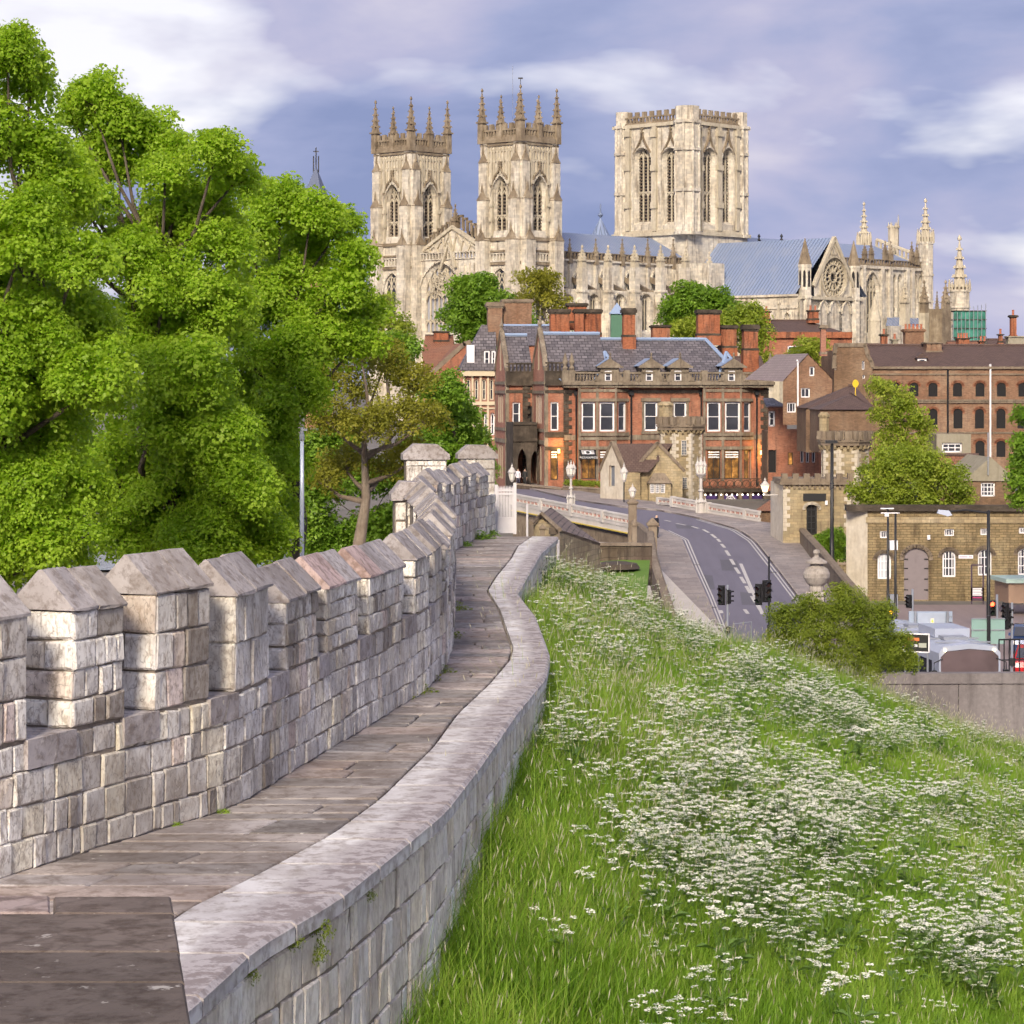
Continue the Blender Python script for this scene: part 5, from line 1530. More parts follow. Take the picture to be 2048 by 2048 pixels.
# dormers
for (x0, x1) in dorm:
 a0, a1 = HF.px(x0), HF.px(x1); mid = (a0 + a1) / 2
 hw = 1.05; fr = HF.off(c=.9)
 z0d, z1d, zp = zb_, px(x0, 733)[1], px(x0, 717)[1]
 q = MB(); wr = R4((x0 + x1) / 2 - 7, 741, (x0 + x1) / 2 + 7, 763, fr)
 q.wall(fr, [(mid - hw * .85, z0d), (mid + hw * .85, z0d), (mid + hw * .85, z1d), (mid - hw * .85, z1d)], [wr], .2)
 q.fbox(fr, mid - hw * .85, z0d, mid - hw * .7, z1d, -2.6, -.002); q.fbox(fr, mid + hw * .7, z0d, mid + hw * .85, z1d, -2.6, -.002)
 q.prism([fr.pt(mid - hw * 1.15, z1d, .2), fr.pt(mid + hw * 1.15, z1d, .2), fr.pt(mid, zp, .2)], [fr.pt(mid - hw * 1.15, z1d, -.1), fr.pt(mid + hw * 1.15, z1d, -.1), fr.pt(mid, zp, -.1)])
 q.fbox(fr, mid - hw * 1.2, z1d - .14, mid + hw * 1.2, z1d + .02, -.1, .3)
 for s_ in (-1, 1):   # scrolled sides
  q.prism([fr.pt(mid + s_ * hw * .85, z0d, .05), fr.pt(mid + s_ * hw * 1.5, z0d, .05), fr.pt(mid + s_ * hw * .85, z0d + .9, .05)], [fr.pt(mid + s_ * hw * .85, z0d, -.3), fr.pt(mid + s_ * hw * 1.5, z0d, -.3), fr.pt(mid + s_ * hw * .85, z0d + .9, -.3)])
 p = fr.pt(mid, zp, .1); q.lathe((p.x, p.y, p.z), [(.1, -.1), (.16, .1), (.06, .25), (.12, .4), (.02, .6)], 6)
 d_o = q.build("dormer", M_DRESS, hotel)
 window(d_o, fr, wr, .15, .12, 1, 2)
 q = MB()
 for s_ in (-1, 1):
  q.poly([fr.pt(mid + s_ * hw * 1.15, z1d + .03, -.1), fr.pt(mid, zp + .03, -.1), fr.pt(mid, zp + .03, -3.2), fr.pt(mid + s_ * hw * 1.15, z1d + .03, -3.2)])
 q.build("dormer_roof", M_LEAD, d_o)
# down pipes
for x in (1152, 1262, 1402, 1513):
 a = HF.px(x); q = MB()
 cc = .14
 q.tube([HF.pt(a, zc_ - .2, cc), HF.pt(a, 1.0, cc)], .09, 6); q.fbox(HF, a - .22, zc_ - .75, a + .22, zc_ - .3, .02, .34); q.build("drainpipe", M_BLACK, hotel)
# left wings
cB = HF.pt(HF.px(1090), 0, 0)
fB = Fr(cB, U)
wB = (HF.pt(0, 0, 0) - cB).length
zeB = fB.px(1100, 744)[1]
wsB = [(R4(1101, 804, 1117, 861, fB), dict(SASH, fw=.12)), (R4(1101, 900, 1116, 960, fB), dict(LITW, nx=1))]
facade(hotel, fB, [(0, -1), (wB, -1), (wB, zeB), (0, zeB)], wsB, M_BRICK)
gL = 8.0
def gable(corner, xl, name):
 o3 = Vector((corner.x + BK[0] * gL, corner.y + BK[1] * gL, HZ))
 fg = Fr(o3, (-BK[0], -BK[1]))
 e = fg.px(xl, 742)[1] if False else zeB
 ap = e + 4.1
 pts = [(0, -1), (gL, -1), (gL, e + .3), (gL * .93, e + .5), (gL * .86, e + 1.5), (gL * .62, e + 3.2), (gL * .5, ap), (gL * .38, e + 3.2), (gL * .14, e + 1.5), (gL * .07, e + .5), (0, e + .3)]
 ws = [(o_rect(2.2, 7.0, 3.1, 9.8), dict(fw=.12, ny=2, nx=1)), (o_rect(3.5, 7.0, 4.5, 9.8), dict(fw=.12, ny=2, nx=1)), (o_rect(4.9, 7.0, 5.8, 9.8), dict(fw=.12, ny=2, nx=1)), (o_rect(3.5, 12.2, 4.5, 15.0), dict(fw=.1, fmat=M_DRESS, gmat=M_VOID)),
          (o_rect(2.2, 1.4, 3.1, 4.8), dict(fw=.12, fmat=M_DRESS)), (o_rect(3.5, 1.4, 4.5, 4.8), dict(fw=.12, fmat=M_DRESS)), (o_rect(4.9, 1.4, 5.8, 4.8), dict(fw=.12, fmat=M_DRESS))]
 facade(hotel, fg, pts, ws, M_BRICKP, name="gable_wall")
 q = MB()
 q.bar(fg, pts[2:], .34, -.35, .12)
 for b0, b1 in ((5.0, 5.4), (6.2, 6.5), (9.9, 10.2), (10.8, 11.1)): q.fbox(fg, 0, b0, gL, b1, 0, .1)
 p = fg.pt(gL / 2, ap, -.1); q.lathe((p.x, p.y, p.z), [(.2, -.2), (.28, .1), (.12, .35), (.25, .6), (.1, .9), (.02, 1.5)], 7)
 q.fbox(fg, gL - .35, -1, gL + .03, e + .3, -.3, .05); q.fbox(fg, -.03, -1, .35, e + .3, -.3, .05)
 q.build("gable_coping", M_DRESS, hotel)
 return fg, e, ap
def wing_roof(corner, length, e, name="roof", rise=3.75):
 f = Fr(corner, U)
 m = MB(); A, B = f.pt(.1, e + .1, .1), f.pt(length, e + .1, .1)
 C, D = f.pt(length, e + rise, -gL / 2), f.pt(.1, e + rise, -gL / 2)
 E, G = f.pt(length, e + .1, -gL), f.pt(.1, e + .1, -gL)
 m.poly([A, B, C, D]); m.poly([D, C, E, G]); r = m.build(name, M_SLATE, hotel)
 q = MB(); q.tube([D + Vector((0, 0, .05)), C + Vector((0, 0, .05))], .2, 6); q.build("lead_flashing", M_LEAD, r)
fgB, eB, apB = gable(cB, 1066, "B")
wing_roof(cB, 6.0, eB)
cC0 = cB + Vector((BK[0] * gL, BK[1] * gL, 0))
fC_ = Fr(cC0, U)
cC = fC_.pt(fC_.px(1012), 0)
fC = Fr(cC, U); wC = (cC0 - cC).length
facade(hotel, fC, [(0, -1), (wC, -1), (wC, zeB), (0, zeB)], [(R4(1025, 805, 1040, 850, fC), dict(SASH, fw=.12)), (R4(1054, 812, 1064, 850, fC), dict(fw=.08, fmat=M_BLACK, gmat=M_VOID))], M_BRICK)
gable(cC, 988, "C")
wing_roof(cC, wC, zeB)
for f, w in ((fB, wB), (fC, wC)):
 q = MB(); q.fbox(f, 0, zeB - 1.3, w, zeB, -.1, .35); q.fbox(f, 0, zeB, w, zeB + .12, .1, .4); q.fbox(f, 0, zeB + .8, w, zeB + .95, .1, .4)
 a = .2
 while a < w: q.fbox(f, a, zeB + .12, a + .14, zeB + .8, .18, .32); a += .38
 for y0, y1 in ((780, 786), (864, 874), (893, 899)):
  r0 = HF.rect(1130, y0, 1535, y1); q.fbox(f, 0, r0[1], w, r0[3], 0, .08)
 q.build("cornice", M_SOOT, hotel)["kind"] = "stuff"
q = MB(); b = .3; k = 0
while b < zeB - 1.4:
 for f, w in ((fC, wC * .62),): q.fbox(f, w, b, w + (.75 if k % 2 else .5), b + .36, 0, .15)
 b += .4; k += 1
q.build("quoins", M_SOOT, hotel)["kind"] = "stuff"
# dark stone porch with pointed openings
pf = fC.off(c=5.0); pw = wC - .3
zp0, zp1 = -1, pf.px(1030, 850)[1]
m = MB(); holes = [o_arch(.45, -.9, 1.35, 3.2, 4.6), o_arch(1.75, -.9, 2.55, 3.2, 4.4)]
zs = 3.0
m.wall(pf, [(0, zp0), (pw, zp0), (pw, zp1), (0, zp1)], holes, .5)
m.fbox(pf, 0, zp1, pw, zp1 + .25, -5, .15); m.fbox(pf, 0, zp1 - 1.6, pw, zp1 - 1.3, -.2, .15)
m.poly([pf.pt(0, zp0), pf.pt(0, zp0, -5), pf.pt(0, zp1, -5), pf.pt(0, zp1)])
m.build("porch", M_SOOT, hotel)
# ranges behind
def simple_block(root, x0, x1, ye, yr, ybase, d, dep, wmat, rmat, wname="wall", hip=(0, 0), base=None, skew=0.0):
 A = P(x0, ye, d); B = P(x1, ye, d); z0 = P(x0, ybase, d).z
 fr = Fr((A.x, d, z0), (1, skew)); w = fr.px(x1); e = A.z - z0; r = ZC - (yr - HOR) * (d + dep / 2) / FPX - z0
 m = MB(); m.wall(fr, [(0, 0), (w, 0), (w, e), (0, e)])
 m.poly([fr.pt(0, 0), fr.pt(0, 0, -dep), fr.pt(0, e, -dep), fr.pt(0, e)]); m.poly([fr.pt(w, 0), fr.pt(w, 0, -dep), fr.pt(w, e, -dep), fr.pt(w, e)])
 if hip[0] == 0: m.poly([fr.pt(0, e), fr.pt(0, e, -dep), fr.pt(0, r, -dep / 2)])
 if hip[1] == 0: m.poly([fr.pt(w, e), fr.pt(w, e, -dep), fr.pt(w, r, -dep / 2)])
 m.build(wname, wmat, root)
 m = MB(); h0, h1 = hip
 K0, K1 = fr.pt(h0, r + .05, -dep / 2), fr.pt(w - h1, r + .05, -dep / 2)
 m.poly([fr.pt(-.15, e - .05, .25), fr.pt(w + .15, e - .05, .25), K1, K0]); m.poly([fr.pt(-.15, e - .05, -dep - .25), fr.pt(w + .15, e - .05, -dep - .25), K1, K0])
 if h0: m.poly([fr.pt(-.15, e - .05, .25), K0, fr.pt(-.15, e - .05, -dep - .25)])
 if h1: m.poly([fr.pt(w + .15, e - .05, .25), K1, fr.pt(w + .15, e - .05, -dep - .25)])
 ro = m.build("roof", rmat, root)
 q = MB(); q.tube([K0, K1], .16, 5); q.build("ridge", M_TILE if rmat is not M_SLATE else M_LEAD, ro)
 return fr, w, e, r
simple_block(hotel, 1006, 1110, 690, 652, 760, 276, 9, M_BRICK, M_SLATE, "back_range_wall")
# chimneys of the house
for (x0, x1, yt, yb, d, fl, kw) in ((1101, 1140, 618, 690, 262, 4, {}), (1150, 1168, 618, 686, 261, 2, {}), (1168, 1203, 618, 688, 262, 4, {}), (1136, 1174, 606, 660, 266, 4, {}), (1247, 1271, 616, 712, 255.5, 3, dict(neck=.42, dep=1.2)),
         (1305, 1341, 650, 690, 264, 4, {}), (1396, 1441, 619, 690, 260, 4, {}), (1441, 1474, 650, 712, 262, 3, {}), (1488, 1517, 649, 748, 259, 3, dict(neck=.5))):
 chimney(hotel, x0, x1, yt, yb, d, fl, **kw)
# iron balcony over the purple basement front
bf = HF.off(c=2.2); a0, a1 = bf.px(1404), bf.px(1546)
zd = bf.px(1450, 979)[1]; zrl = bf.px(1450, 957)[1]
q = MB(); q.fbox(bf, a0, zd - .25, a1, zd, -2.2, 0.1); q.build("balcony_deck", M_SOOT, hotel)
q = MB(); q.fbox(bf, a0, zrl - .08, a1, zrl, -.06, .06); q.fbox(bf, a0, zd + .05, a1, zd + .12, -.05, .05)
a = a0 + .35; k = 0
while a < a1:
 q.bar(bf, o_circ(a, (zd + zrl) / 2, (zrl - zd) * .34, 12), .06, -.03, .03, 0, True); q.bar(bf, [(a + .4, zd), (a + .4, zrl)], .04, -.03, .03)
 q.bar(bf, [(a - .3, zd + .1), (a + .3, zrl - .1)], .03, -.02, .02); a += .8
q.build("balcony_railing", M_SOOT, hotel)
M_PURP = plain("purple_hoarding", (0.045, 0.02, 0.12), .5)
for x0, x1 in ((1414, 1436), (1450, 1476), (1486, 1500), (1505, 1526)):
 q = MB(); r0 = bf.rect(x0, 990, x1, 1012); q.fbox(bf, r0[0], -1, r0[2], r0[3], -.5, -.42); po = q.build("basement_shopfront", M_PURP, hotel)
 if x0 == 1450:
  cx, cy = (r0[0] + r0[2]) / 2, (r0[1] + r0[3]) / 2
  q = MB(); q.bar(bf, o_circ(cx, cy, .42, 18), .1, -.4, -.38, 0, True); q.bar(bf, o_circ(cx, cy, .2, 10), .1, -.4, -.38, 0, True)
  for t in range(8): q.bar(bf, [(cx + .22 * math.cos(t * .785), cy + .22 * math.sin(t * .785)), (cx + .4 * math.cos(t * .785), cy + .4 * math.sin(t * .785))], .05, -.4, -.38)
  q.build("logo_roundel", M_WHITE, po)
for x0, x1 in ((1404, 1412), (1438, 1448), (1478, 1485), (1500, 1504), (1528, 1546)):
 q = MB(); r0 = bf.rect(x0, 985, x1, 1015); q.fbox(bf, r0[0], -1, r0[2], zd - .25, -.5, -.1); q.build("basement_pier", M_SANDP, hotel)
M_BULB = plain("festoon_bulb", (0.9, 0.9, 0.8), .4, emit=(1, .93, .75), estr=4)
q = MB()
for k in range(12):
 p = bf.pt(a0 + .3 + k * .52, zd - .5, .16); q.lathe((p.x, p.y, p.z), [(.01, -.08), (.08, 0), (.01, .08)], 6)
q.build("festoon_lights", M_BULB, hotel)
# awning with lettering
fa = HF.off(c=.9); r0 = fa.rect(1158, 898, 1189, 918)
M_AWN = plain("black_awning", (0.01, 0.011, 0.014), .7)
q = MB(); A0, A1 = r0[0], r0[2]; zt, zl = r0[3], r0[1]
q.prism([fa.pt(A0, zt, .02), fa.pt(A0, zl + .35, 1.1), fa.pt(A0, zl, 1.1), fa.pt(A0, zl, .02)], [fa.pt(A1, zt, .02), fa.pt(A1, zl + .35, 1.1), fa.pt(A1, zl, 1.1), fa.pt(A1, zl, .02)])
aw = q.build("awning", M_AWN, hotel)
text(aw, "PIZZAEXPRESS", fa, (A0 + A1) / 2, zl + .17, .27, M_WHITE, 1.12)
q = MB()
sl = lambda t: (zt + (zl + .35 - zt) * t, .02 + 1.08 * t)
for t in (.3, .5, .7):
 for s0, s1 in ((.1, .4), (.62, .92)):
  (b0, c0), (b1, c1) = sl(t - .05), sl(t + .05)
  q.poly([fa.pt(A0 + (A1 - A0) * s0, b0, c0 + .02), fa.pt(A0 + (A1 - A0) * s1, b0, c0 + .02), fa.pt(A0 + (A1 - A0) * s1, b1, c1 + .02), fa.pt(A0 + (A1 - A0) * s0, b1, c1 + .02)])
cx = (A0 + A1) / 2
for k in range(14):
 t0, t1 = k * 2 * math.pi / 14, (k + 1) * 2 * math.pi / 14
 def cp(t, r):
  tt = .5 + r * math.sin(t); b_, c_2 = sl(tt); return fa.pt(cx + r * 1.2 * math.cos(t), b_, c_2 + .022)
 q.poly([cp(t0, .3), cp(t1, .3), cp(t1, .2), cp(t0, .2)])
q.build("awning_stripes", M_WHITE, aw)
# the same stripes behind the restaurant panes
M_STR = plain("window_stripe", (0.7, 0.75, 0.8), .5)
for fr, xs_ in ((HF.off(c=.9), [(1199, 1228), (1415, 1441), (1449, 1479)]), (fB, [(1101, 1116)])):
 for x0, x1 in xs_:
  q = MB()
  for y0 in (903, 908, 913):
   r1 = fr.rect(x0 + 2, y0, x1 - 2, y0 + 2.6); q.fbox(fr, r1[0], r1[1], r1[2], r1[3], -.11, -.1)
  q.build("window_stripes", M_STR, hotel)
# wall lamps either side, lit
for x, y, f in ((1117, 902, HF.off(c=.2)), (1522, 905, HF.off(c=.2))):
 a, b = f.px(x, y); q = MB(); p = f.pt(a, b, .15); q.lathe((p.x, p.y, p.z), [(.08, -.2), (.12, -.2), (.12, .2), (.08, .2)], 8)
 q.build("wall_lamp", plain("amber_lamp%d" % x, (.9, .7, .4), .4, emit=(1, .55, .12), estr=3), hotel)
 for dz in (-.6, .6):
  ld = bpy.data.lights.new("wall_lamp_light", 'POINT'); ld.energy = 45; ld.color = (1, .5, .1); ld.shadow_soft_size = .1
  lo = bpy.data.objects.new("wall_lamp_light", ld); COL.objects.link(lo); lo.location = f.pt(a, b + dz, .55); setpar(lo, hotel)
# ---------------------------------------------------------------- toll house, gate lodge, warehouses, town roofs
M_YSTONE = stone("yellow_sandstone", (0.3, 0.235, 0.14), (0.41, 0.335, 0.21), (0.5, 0.43, 0.3), (0.16, 0.12, 0.08), .4, .5, (.55, .22, .016), fine=4, course_dark=.6)
M_PSTONE = stone("pale_ashlar", (0.5, 0.44, 0.34), (0.6, 0.54, 0.44), (0.66, 0.61, 0.52), (0.3, 0.24, 0.18), .5, .4, None, fine=3)
M_WSAND = stone("ochre_rubble", (0.21, 0.16, 0.085), (0.31, 0.24, 0.135), (0.4, 0.33, 0.2), (0.07, 0.05, 0.03), .3, .6, (.5, .17, .02), fine=4, course_dark=.4, bstr=.7, bdist=.05)
M_GDOOR = plain("grey_door", (0.2, 0.17, 0.18), .6)
M_LATT = glass("lattice_glass", (0.12, 0.13, 0.15), .2)
M_PLAST = stone("render_plaster", (0.26, 0.23, 0.17), (0.32, 0.29, 0.22), (0.37, 0.34, 0.27), (0.16, 0.14, 0.1), .3, .4, None, fine=3)
def castle_tower(root, xc, wpx, yt, ycor, yb, d, nm=8, mat=None, slits=(), turret=None, quoin=True):
 mat = mat or M_YSTONE
 B = P(xc, yb, d); r = wpx * d / FPX / 2 * 1.05
 z0 = B.z; zt = P(xc, yt, d).z; zc2 = P(xc, ycor, d).z
 rot = math.pi / 8
 m = MB(); m.cone((B.x, B.y), r, r, z0, zc2, 8, 0, rot)
 o = m.build("tower", mat, root)
 q = MB()
 for k in range(24):     # corbel table
  a = 2 * math.pi * k / 24; e = Vector((math.cos(a), math.sin(a), 0))
  rr = r * 1.0; c = Vector((B.x, B.y, 0)) + e * rr; t = Vector((-e.y, e.x, 0))
  q.hexa([c - t * .1 - e * .1 + Vector((0, 0, zc2 - .3)), c + t * .1 - e * .1 + Vector((0, 0, zc2 - .3)), c + t * .1 + e * .1 + Vector((0, 0, zc2 - .15)), c - t * .1 + e * .1 + Vector((0, 0, zc2 - .15)),
    c - t * .1 - e * .1 + Vector((0, 0, zc2 + .1)), c + t * .1 - e * .1 + Vector((0, 0, zc2 + .1)), c + t * .1 + e * .2 + Vector((0, 0, zc2 + .1)), c - t * .1 + e * .2 + Vector((0, 0, zc2 + .1))])
 q.build("corbels", mat, o)["kind"] = "stuff"
 hb = (zt - zc2)
 q = MB(); q.cone((B.x, B.y), r * 1.14, r * 1.14, zc2 + .1, zc2 + hb * .45, 8, 0, rot); q.cone((B.x, B.y), r * 1.2, r * 1.2, zc2 + hb * .3, zc2 + hb * .4, 8, 0, rot)
 q.build("parapet", M_SANDP, o)
 for k in range(8):
  a = rot + 2 * math.pi * (k + .5) / 8; e = Vector((math.cos(a), math.sin(a), 0)); t = Vector((-e.y, e.x, 0)); c = Vector((B.x, B.y, 0)) + e * r * 1.14 * math.cos(rot) * .98
  for s_ in (-.52, 0, .52):
   cc = c + t * s_ * r * .8
   q = MB(); w = r * .14
   q.hexa([cc - t * w - e * .3 + Vector((0, 0, zc2 + hb * .45)), cc + t * w - e * .3 + Vector((0, 0, zc2 + hb * .45)), cc + t * w + e * .03 + Vector((0, 0, zc2 + hb * .45)), cc - t * w + e * .03 + Vector((0, 0, zc2 + hb * .45)),
     cc - t * w - e * .3 + Vector((0, 0, zt)), cc + t * w - e * .3 + Vector((0, 0, zt)), cc + t * w + e * .03 + Vector((0, 0, zt)), cc - t * w + e * .03 + Vector((0, 0, zt))])
   q.build("merlon", M_SANDP, o)
 if quoin:
  q = MB()
  for k in range(8):
   a = rot + 2 * math.pi * k / 8; b = z0; j = 0
   while b < zc2 - .4:
    for sg in (-1, 1):
     a2 = a + sg * math.pi / 4; p0 = Vector((B.x + r * math.cos(a), B.y + r * math.sin(a), 0)); p1 = Vector((B.x + r * math.cos(a2), B.y + r * math.sin(a2), 0))
     t = (p1 - p0).normalized(); e = Vector(((math.cos(a) + math.cos(a2)), (math.sin(a) + math.sin(a2)), 0)).normalized(); l = .42 if (j + (sg > 0)) % 2 else .2
     q.hexa([p0 + Vector((0, 0, b)), p0 + t * l + Vector((0, 0, b)), p0 + t * l + e * .03 + Vector((0, 0, b)), p0 + e * .03 + Vector((0, 0, b)), p0 + Vector((0, 0, b + .28)), p0 + t * l + Vector((0, 0, b + .28)), p0 + t * l + e * .03 + Vector((0, 0, b + .28)), p0 + e * .03 + Vector((0, 0, b + .28))])
    b += .3; j += 1
  q.build("quoins", M_PSTONE, o)["kind"] = "stuff"
 if turret:
  tx, tw, ty = turret; c = P(tx, yt, d); rr = tw * d / FPX / 2; zt2 = P(tx, ty, d).z
  q = MB(); q.cone((c.x, c.y), rr, rr, zt - 1.2, zt2 - .35, 8, 0, rot); q.cone((c.x, c.y), rr * 1.25, rr * 1.25, zt2 - .35, zt2 - .18, 8, 0, rot); q.cone((c.x, c.y), rr * 1.1, rr * .7, zt2 - .18, zt2, 8, 0, rot)
  q.build("turret", mat, o)
 fr = Fr((B.x, B.y - r * math.cos(rot) - .01, z0), (1, 0))
 for (x0, y0, x1, y1) in slits:
  rc_ = o_rect(*fr.rect(x0, y0, x1, y1)); window(o, fr, rc_, -.06, .07, 2, 5, M_PSTONE, M_LATT, name="window", bw=.03)
 return o
# --- toll house on the bridge's far side
toll = empty("toll_house", P(1300, 1008, 221), "small gabled sandstone toll house with battlemented tower on the bridge", "toll house")
tf = Fr(P(1269, 1012, 220), (1, .04))
w_ = tf.px(1365); ze = tf.px(1300, 939)[1]; za = tf.px(1315, 889)[1]; am = tf.px(1315)
slit = R4(1313, 910, 1319, 924, tf); low = R4(1365 - 4, 953, 1364, 956, tf)
facade(toll, tf, [(0, -.5), (w_, -.5), (w_, ze), (am, za), (0, ze)], [(slit, dict(fw=.05, fmat=M_PSTONE, gmat=M_VOID))], M_YSTONE, name="gable_wall")
q = MB(); q.bar(tf, [(-.15, ze - .1), (am, za + .15), (w_ + .15, ze - .1)], .26, -.3, .12); q.build("gable_coping", M_SANDP, toll)
# bay under a stone hip
r0 = tf.rect(1296, 966, 1340, 1012)
q = MB(); bw_ = tf.off(c=.7); lights = [R4(x0, 968, x1, 986, bw_) for x0, x1 in ((1300, 1309), (1311, 1319), (1321, 1330))]
q.wall(bw_, [(r0[0], -.5), (r0[2], -.5), (r0[2], r0[3]), (r0[0], r0[3])], lights, .15); q.poly([tf.pt(r0[0], -.5), bw_.pt(r0[0], -.5), bw_.pt(r0[0], r0[3]), tf.pt(r0[0], r0[3])]); q.poly([tf.pt(r0[2], -.5), bw_.pt(r0[2], -.5), bw_.pt(r0[2], r0[3]), tf.pt(r0[2], r0[3])])
bo = q.build("bay", M_YSTONE, toll)
for l in lights: window(bo, bw_, l, .12, .05, 3, 4, M_WHITE, M_LATT, bw=.025)
r1 = tf.rect(1293, 946, 1343, 966)
q = MB(); q.hexa([bw_.pt(r1[0], r1[1], .15), bw_.pt(r1[2], r1[1], .15), tf.pt(r1[2], r1[1], 0), tf.pt(r1[0], r1[1], 0), tf.pt(r1[0] + .6, r1[3], .25), tf.pt(r1[2] - .6, r1[3], .25), tf.pt(r1[2] - .6, r1[3], 0), tf.pt(r1[0] + .6, r1[3], 0)]); q.build("bay_roof", M_SANDP, bo)
# left wing: gable facing left and roof running right
cw = tf.pt(tf.px(1243) if False else tf.px(1246), 0, .6)
bk2 = Vector((-.55, .83, 0)); gl2 = 3.4
fw2 = Fr(cw + Vector((bk2.x * gl2, bk2.y * gl2, 0)), (-bk2.x, -bk2.y))
e2_, a2_ = ze - .2, fw2.px(1230, 888)[1]
facade(toll, fw2, [(0, -.5), (gl2, -.5), (gl2, e2_), (gl2 / 2, a2_), (0, e2_)], [(o_rect(1.3, 1.6, 2.1, 3.4), dict(fw=.06, fmat=M_PSTONE, gmat=M_LATT))], M_PSTONE, name="gable_wall")
q = MB(); q.bar(fw2, [(-.1, e2_), (gl2 / 2, a2_ + .15), (gl2 + .1, e2_)], .24, -.3, .1); q.build("gable_coping", M_SANDP, toll)
q = MB(); q.wall(Fr(cw, tf.u), [(0, -.5), (1.4, -.5), (1.4, e2_), (0, e2_)]); q.build("wall", M_YSTONE, toll)
kk = fw2.pt(gl2 / 2, a2_ + .02); rgt = tf.u * 5.2
q = MB(); q.poly([fw2.pt(gl2, e2_, .1), fw2.pt(gl2, e2_, .1) + tf.u * 2.2, kk + rgt, kk]); q.poly([fw2.pt(0, e2_, .1), fw2.pt(0, e2_, .1) + rgt, kk + rgt, kk])
q.build("roof", M_TILE, toll)
q = MB(); K = tf.pt(am, za + .02); Kb = tf.pt(am, za + .02, -6)
q.poly([tf.pt(-.2, ze - .1, .05), K, Kb, tf.pt(-.2, ze - .1, -6)]); q.poly([tf.pt(w_ + .2, ze - .1, .05), K, Kb, tf.pt(w_ + .2, ze - .1, -6)]); q.build("roof", M_TILE, toll)
castle_tower(toll, 1362, 84, 833, 862, 1010, 227, slits=[(1362, 880, 1374, 911), (1364, 954, 1375, 978)], turret=(1331, 27, 803))
# --- gate lodge, right
lodge = empty("gate_lodge", P(1640, 1055, 186), "castellated stone gate lodge with octagonal tower and arched door", "gatehouse")
lf = Fr(P(1566, 1062, 184), (1, .02)); lw = lf.px(1702); zl_t = lf.px(1600, 966)[1]
door = o_arch(*[(lambda r: (r[0], -.3, r[2], lf.px(1610, 1018)[1], r[3]))(lf.rect(1613, 1008, 1634, 1060))][0], pointed=False)
facade(lodge, lf, [(0, -3), (lw, -3), (lw, zl_t), (0, zl_t)], [(door, dict(fw=.1, nx=2, ny=5, fmat=M_BLACK, gmat=M_VOID))], M_YSTONE)
q = MB(); q.poly([lf.pt(0, -3), lf.pt(-.35, -3, -4.5), lf.pt(-.35, zl_t, -4.5), lf.pt(0, zl_t)]); q.build("side_wall", M_PSTONE, lodge)
q = MB(); q.bar(lf, [(p[0], p[1]) for p in grow(door, .18, True)[2:]], .2, 0, .12); q.build("door_hood", M_PSTONE, lodge)
q = MB(); zt2 = lf.px(1600, 947)[1]; zm = zl_t + (zt2 - zl_t) * .45
q.fbox(lf, -.2, zl_t, lw + .1, zm, -4.5, .15); q.fbox(lf, -.25, zl_t - .12, lw + .15, zl_t + .08, -4.5, .25); q.build("parapet", M_SANDP, lodge)
a = -.1
while a < lw:
 q = MB(); q.fbox(lf, a, zm, a + .42, zt2, -.25, .15); q.build("merlon", M_SANDP, lodge); a += .78
q = MB(); a = 0
while a < lw - .1: q.fbox(lf, a, zl_t - .4, a + .16, zl_t - .12, 0, .14); a += .36
q.build("corbels", M_SANDP, lodge)["kind"] = "stuff"
r0 = lf.rect(1606, 987, 1652, 1002); q = MB(); q.fbox(lf, *r0, .01, .08); q.build("name_board", M_BLACK, lodge)
r0 = lf.rect(1650, 1001, 1655, 1010); q = MB(); q.fbox(lf, *r0, .01, .1); q.build("alarm_box", M_WHITE, lodge)
q = MB(); b = 0; k = 0
while b < zl_t - .5:
 for aa, sg in ((0, 1), (lw, -1)):
  l = .5 if k % 2 else .28; q.fbox(lf, min(aa, aa + sg * l), b, max(aa, aa + sg * l), b + .28, 0, .03)
 b += .3; k += 1
q.build("quoins", M_PSTONE, lodge)["kind"] = "stuff"
castle_tower(lodge, 1690, 92, 862, 893, 1062, 190, turret=(1648, 20, 824))
# --- long ochre stone warehouse
wh = empty("stone_warehouse", P(1870, 1192, 170), "long low ochre rubble warehouse with arched grey door and white windows", "warehouse")
wf = Fr(P(1735, 1196, 170), (1, -.03)); ww = wf.px(2150); zwt = wf.px(1800, 1022)[1]
def archwin(x0, y0, x1, y1, spring, fr=wf):
 r = fr.rect(x0, y0, x1, y1); return o_arch(r[0], r[1], r[2], fr.px(x0, spring)[1], r[3], pointed=False)
ws = [(archwin(1755, 1105, 1782, 1158, 1118), dict(fw=.1, nx=4, ny=3, gmat=M_BLIND)), (archwin(1885, 1100, 1911, 1154, 1113), dict(fw=.1, nx=4, ny=3)), (archwin(1956, 1097, 1983, 1151, 1110), dict(fw=.1, nx=4, ny=3)), (archwin(2036, 1095, 2062, 1150, 1108), dict(fw=.1, nx=4, ny=3)),
      (archwin(1808, 1094, 1857, 1200, 1118), None)]
for x0, y0, x1, y1 in ((1760, 1062, 1776, 1076), (1889, 1058, 1908, 1072), (1961, 1057, 1976, 1070), (2038, 1055, 2052, 1067)): ws.append((R4(x0, y0, x1, y1, wf), dict(fw=.07, nx=4, ny=1)))
facade(wh, wf, [(0, -1), (ww, -1), (ww, zwt), (0, zwt)], ws, M_WSAND, .18)
dr = ws[4][0]; q = MB(); q.poly([wf.pt(a, b, -.15) for a, b in dr]); ac = (dr[0][0] + dr[1][0]) / 2
q.bar(wf, [(ac, 0), (ac, dr[8][1] if len(dr) > 8 else 3)], .04, -.15, -.13); do = q.build("arched_door", M_GDOOR, wh)
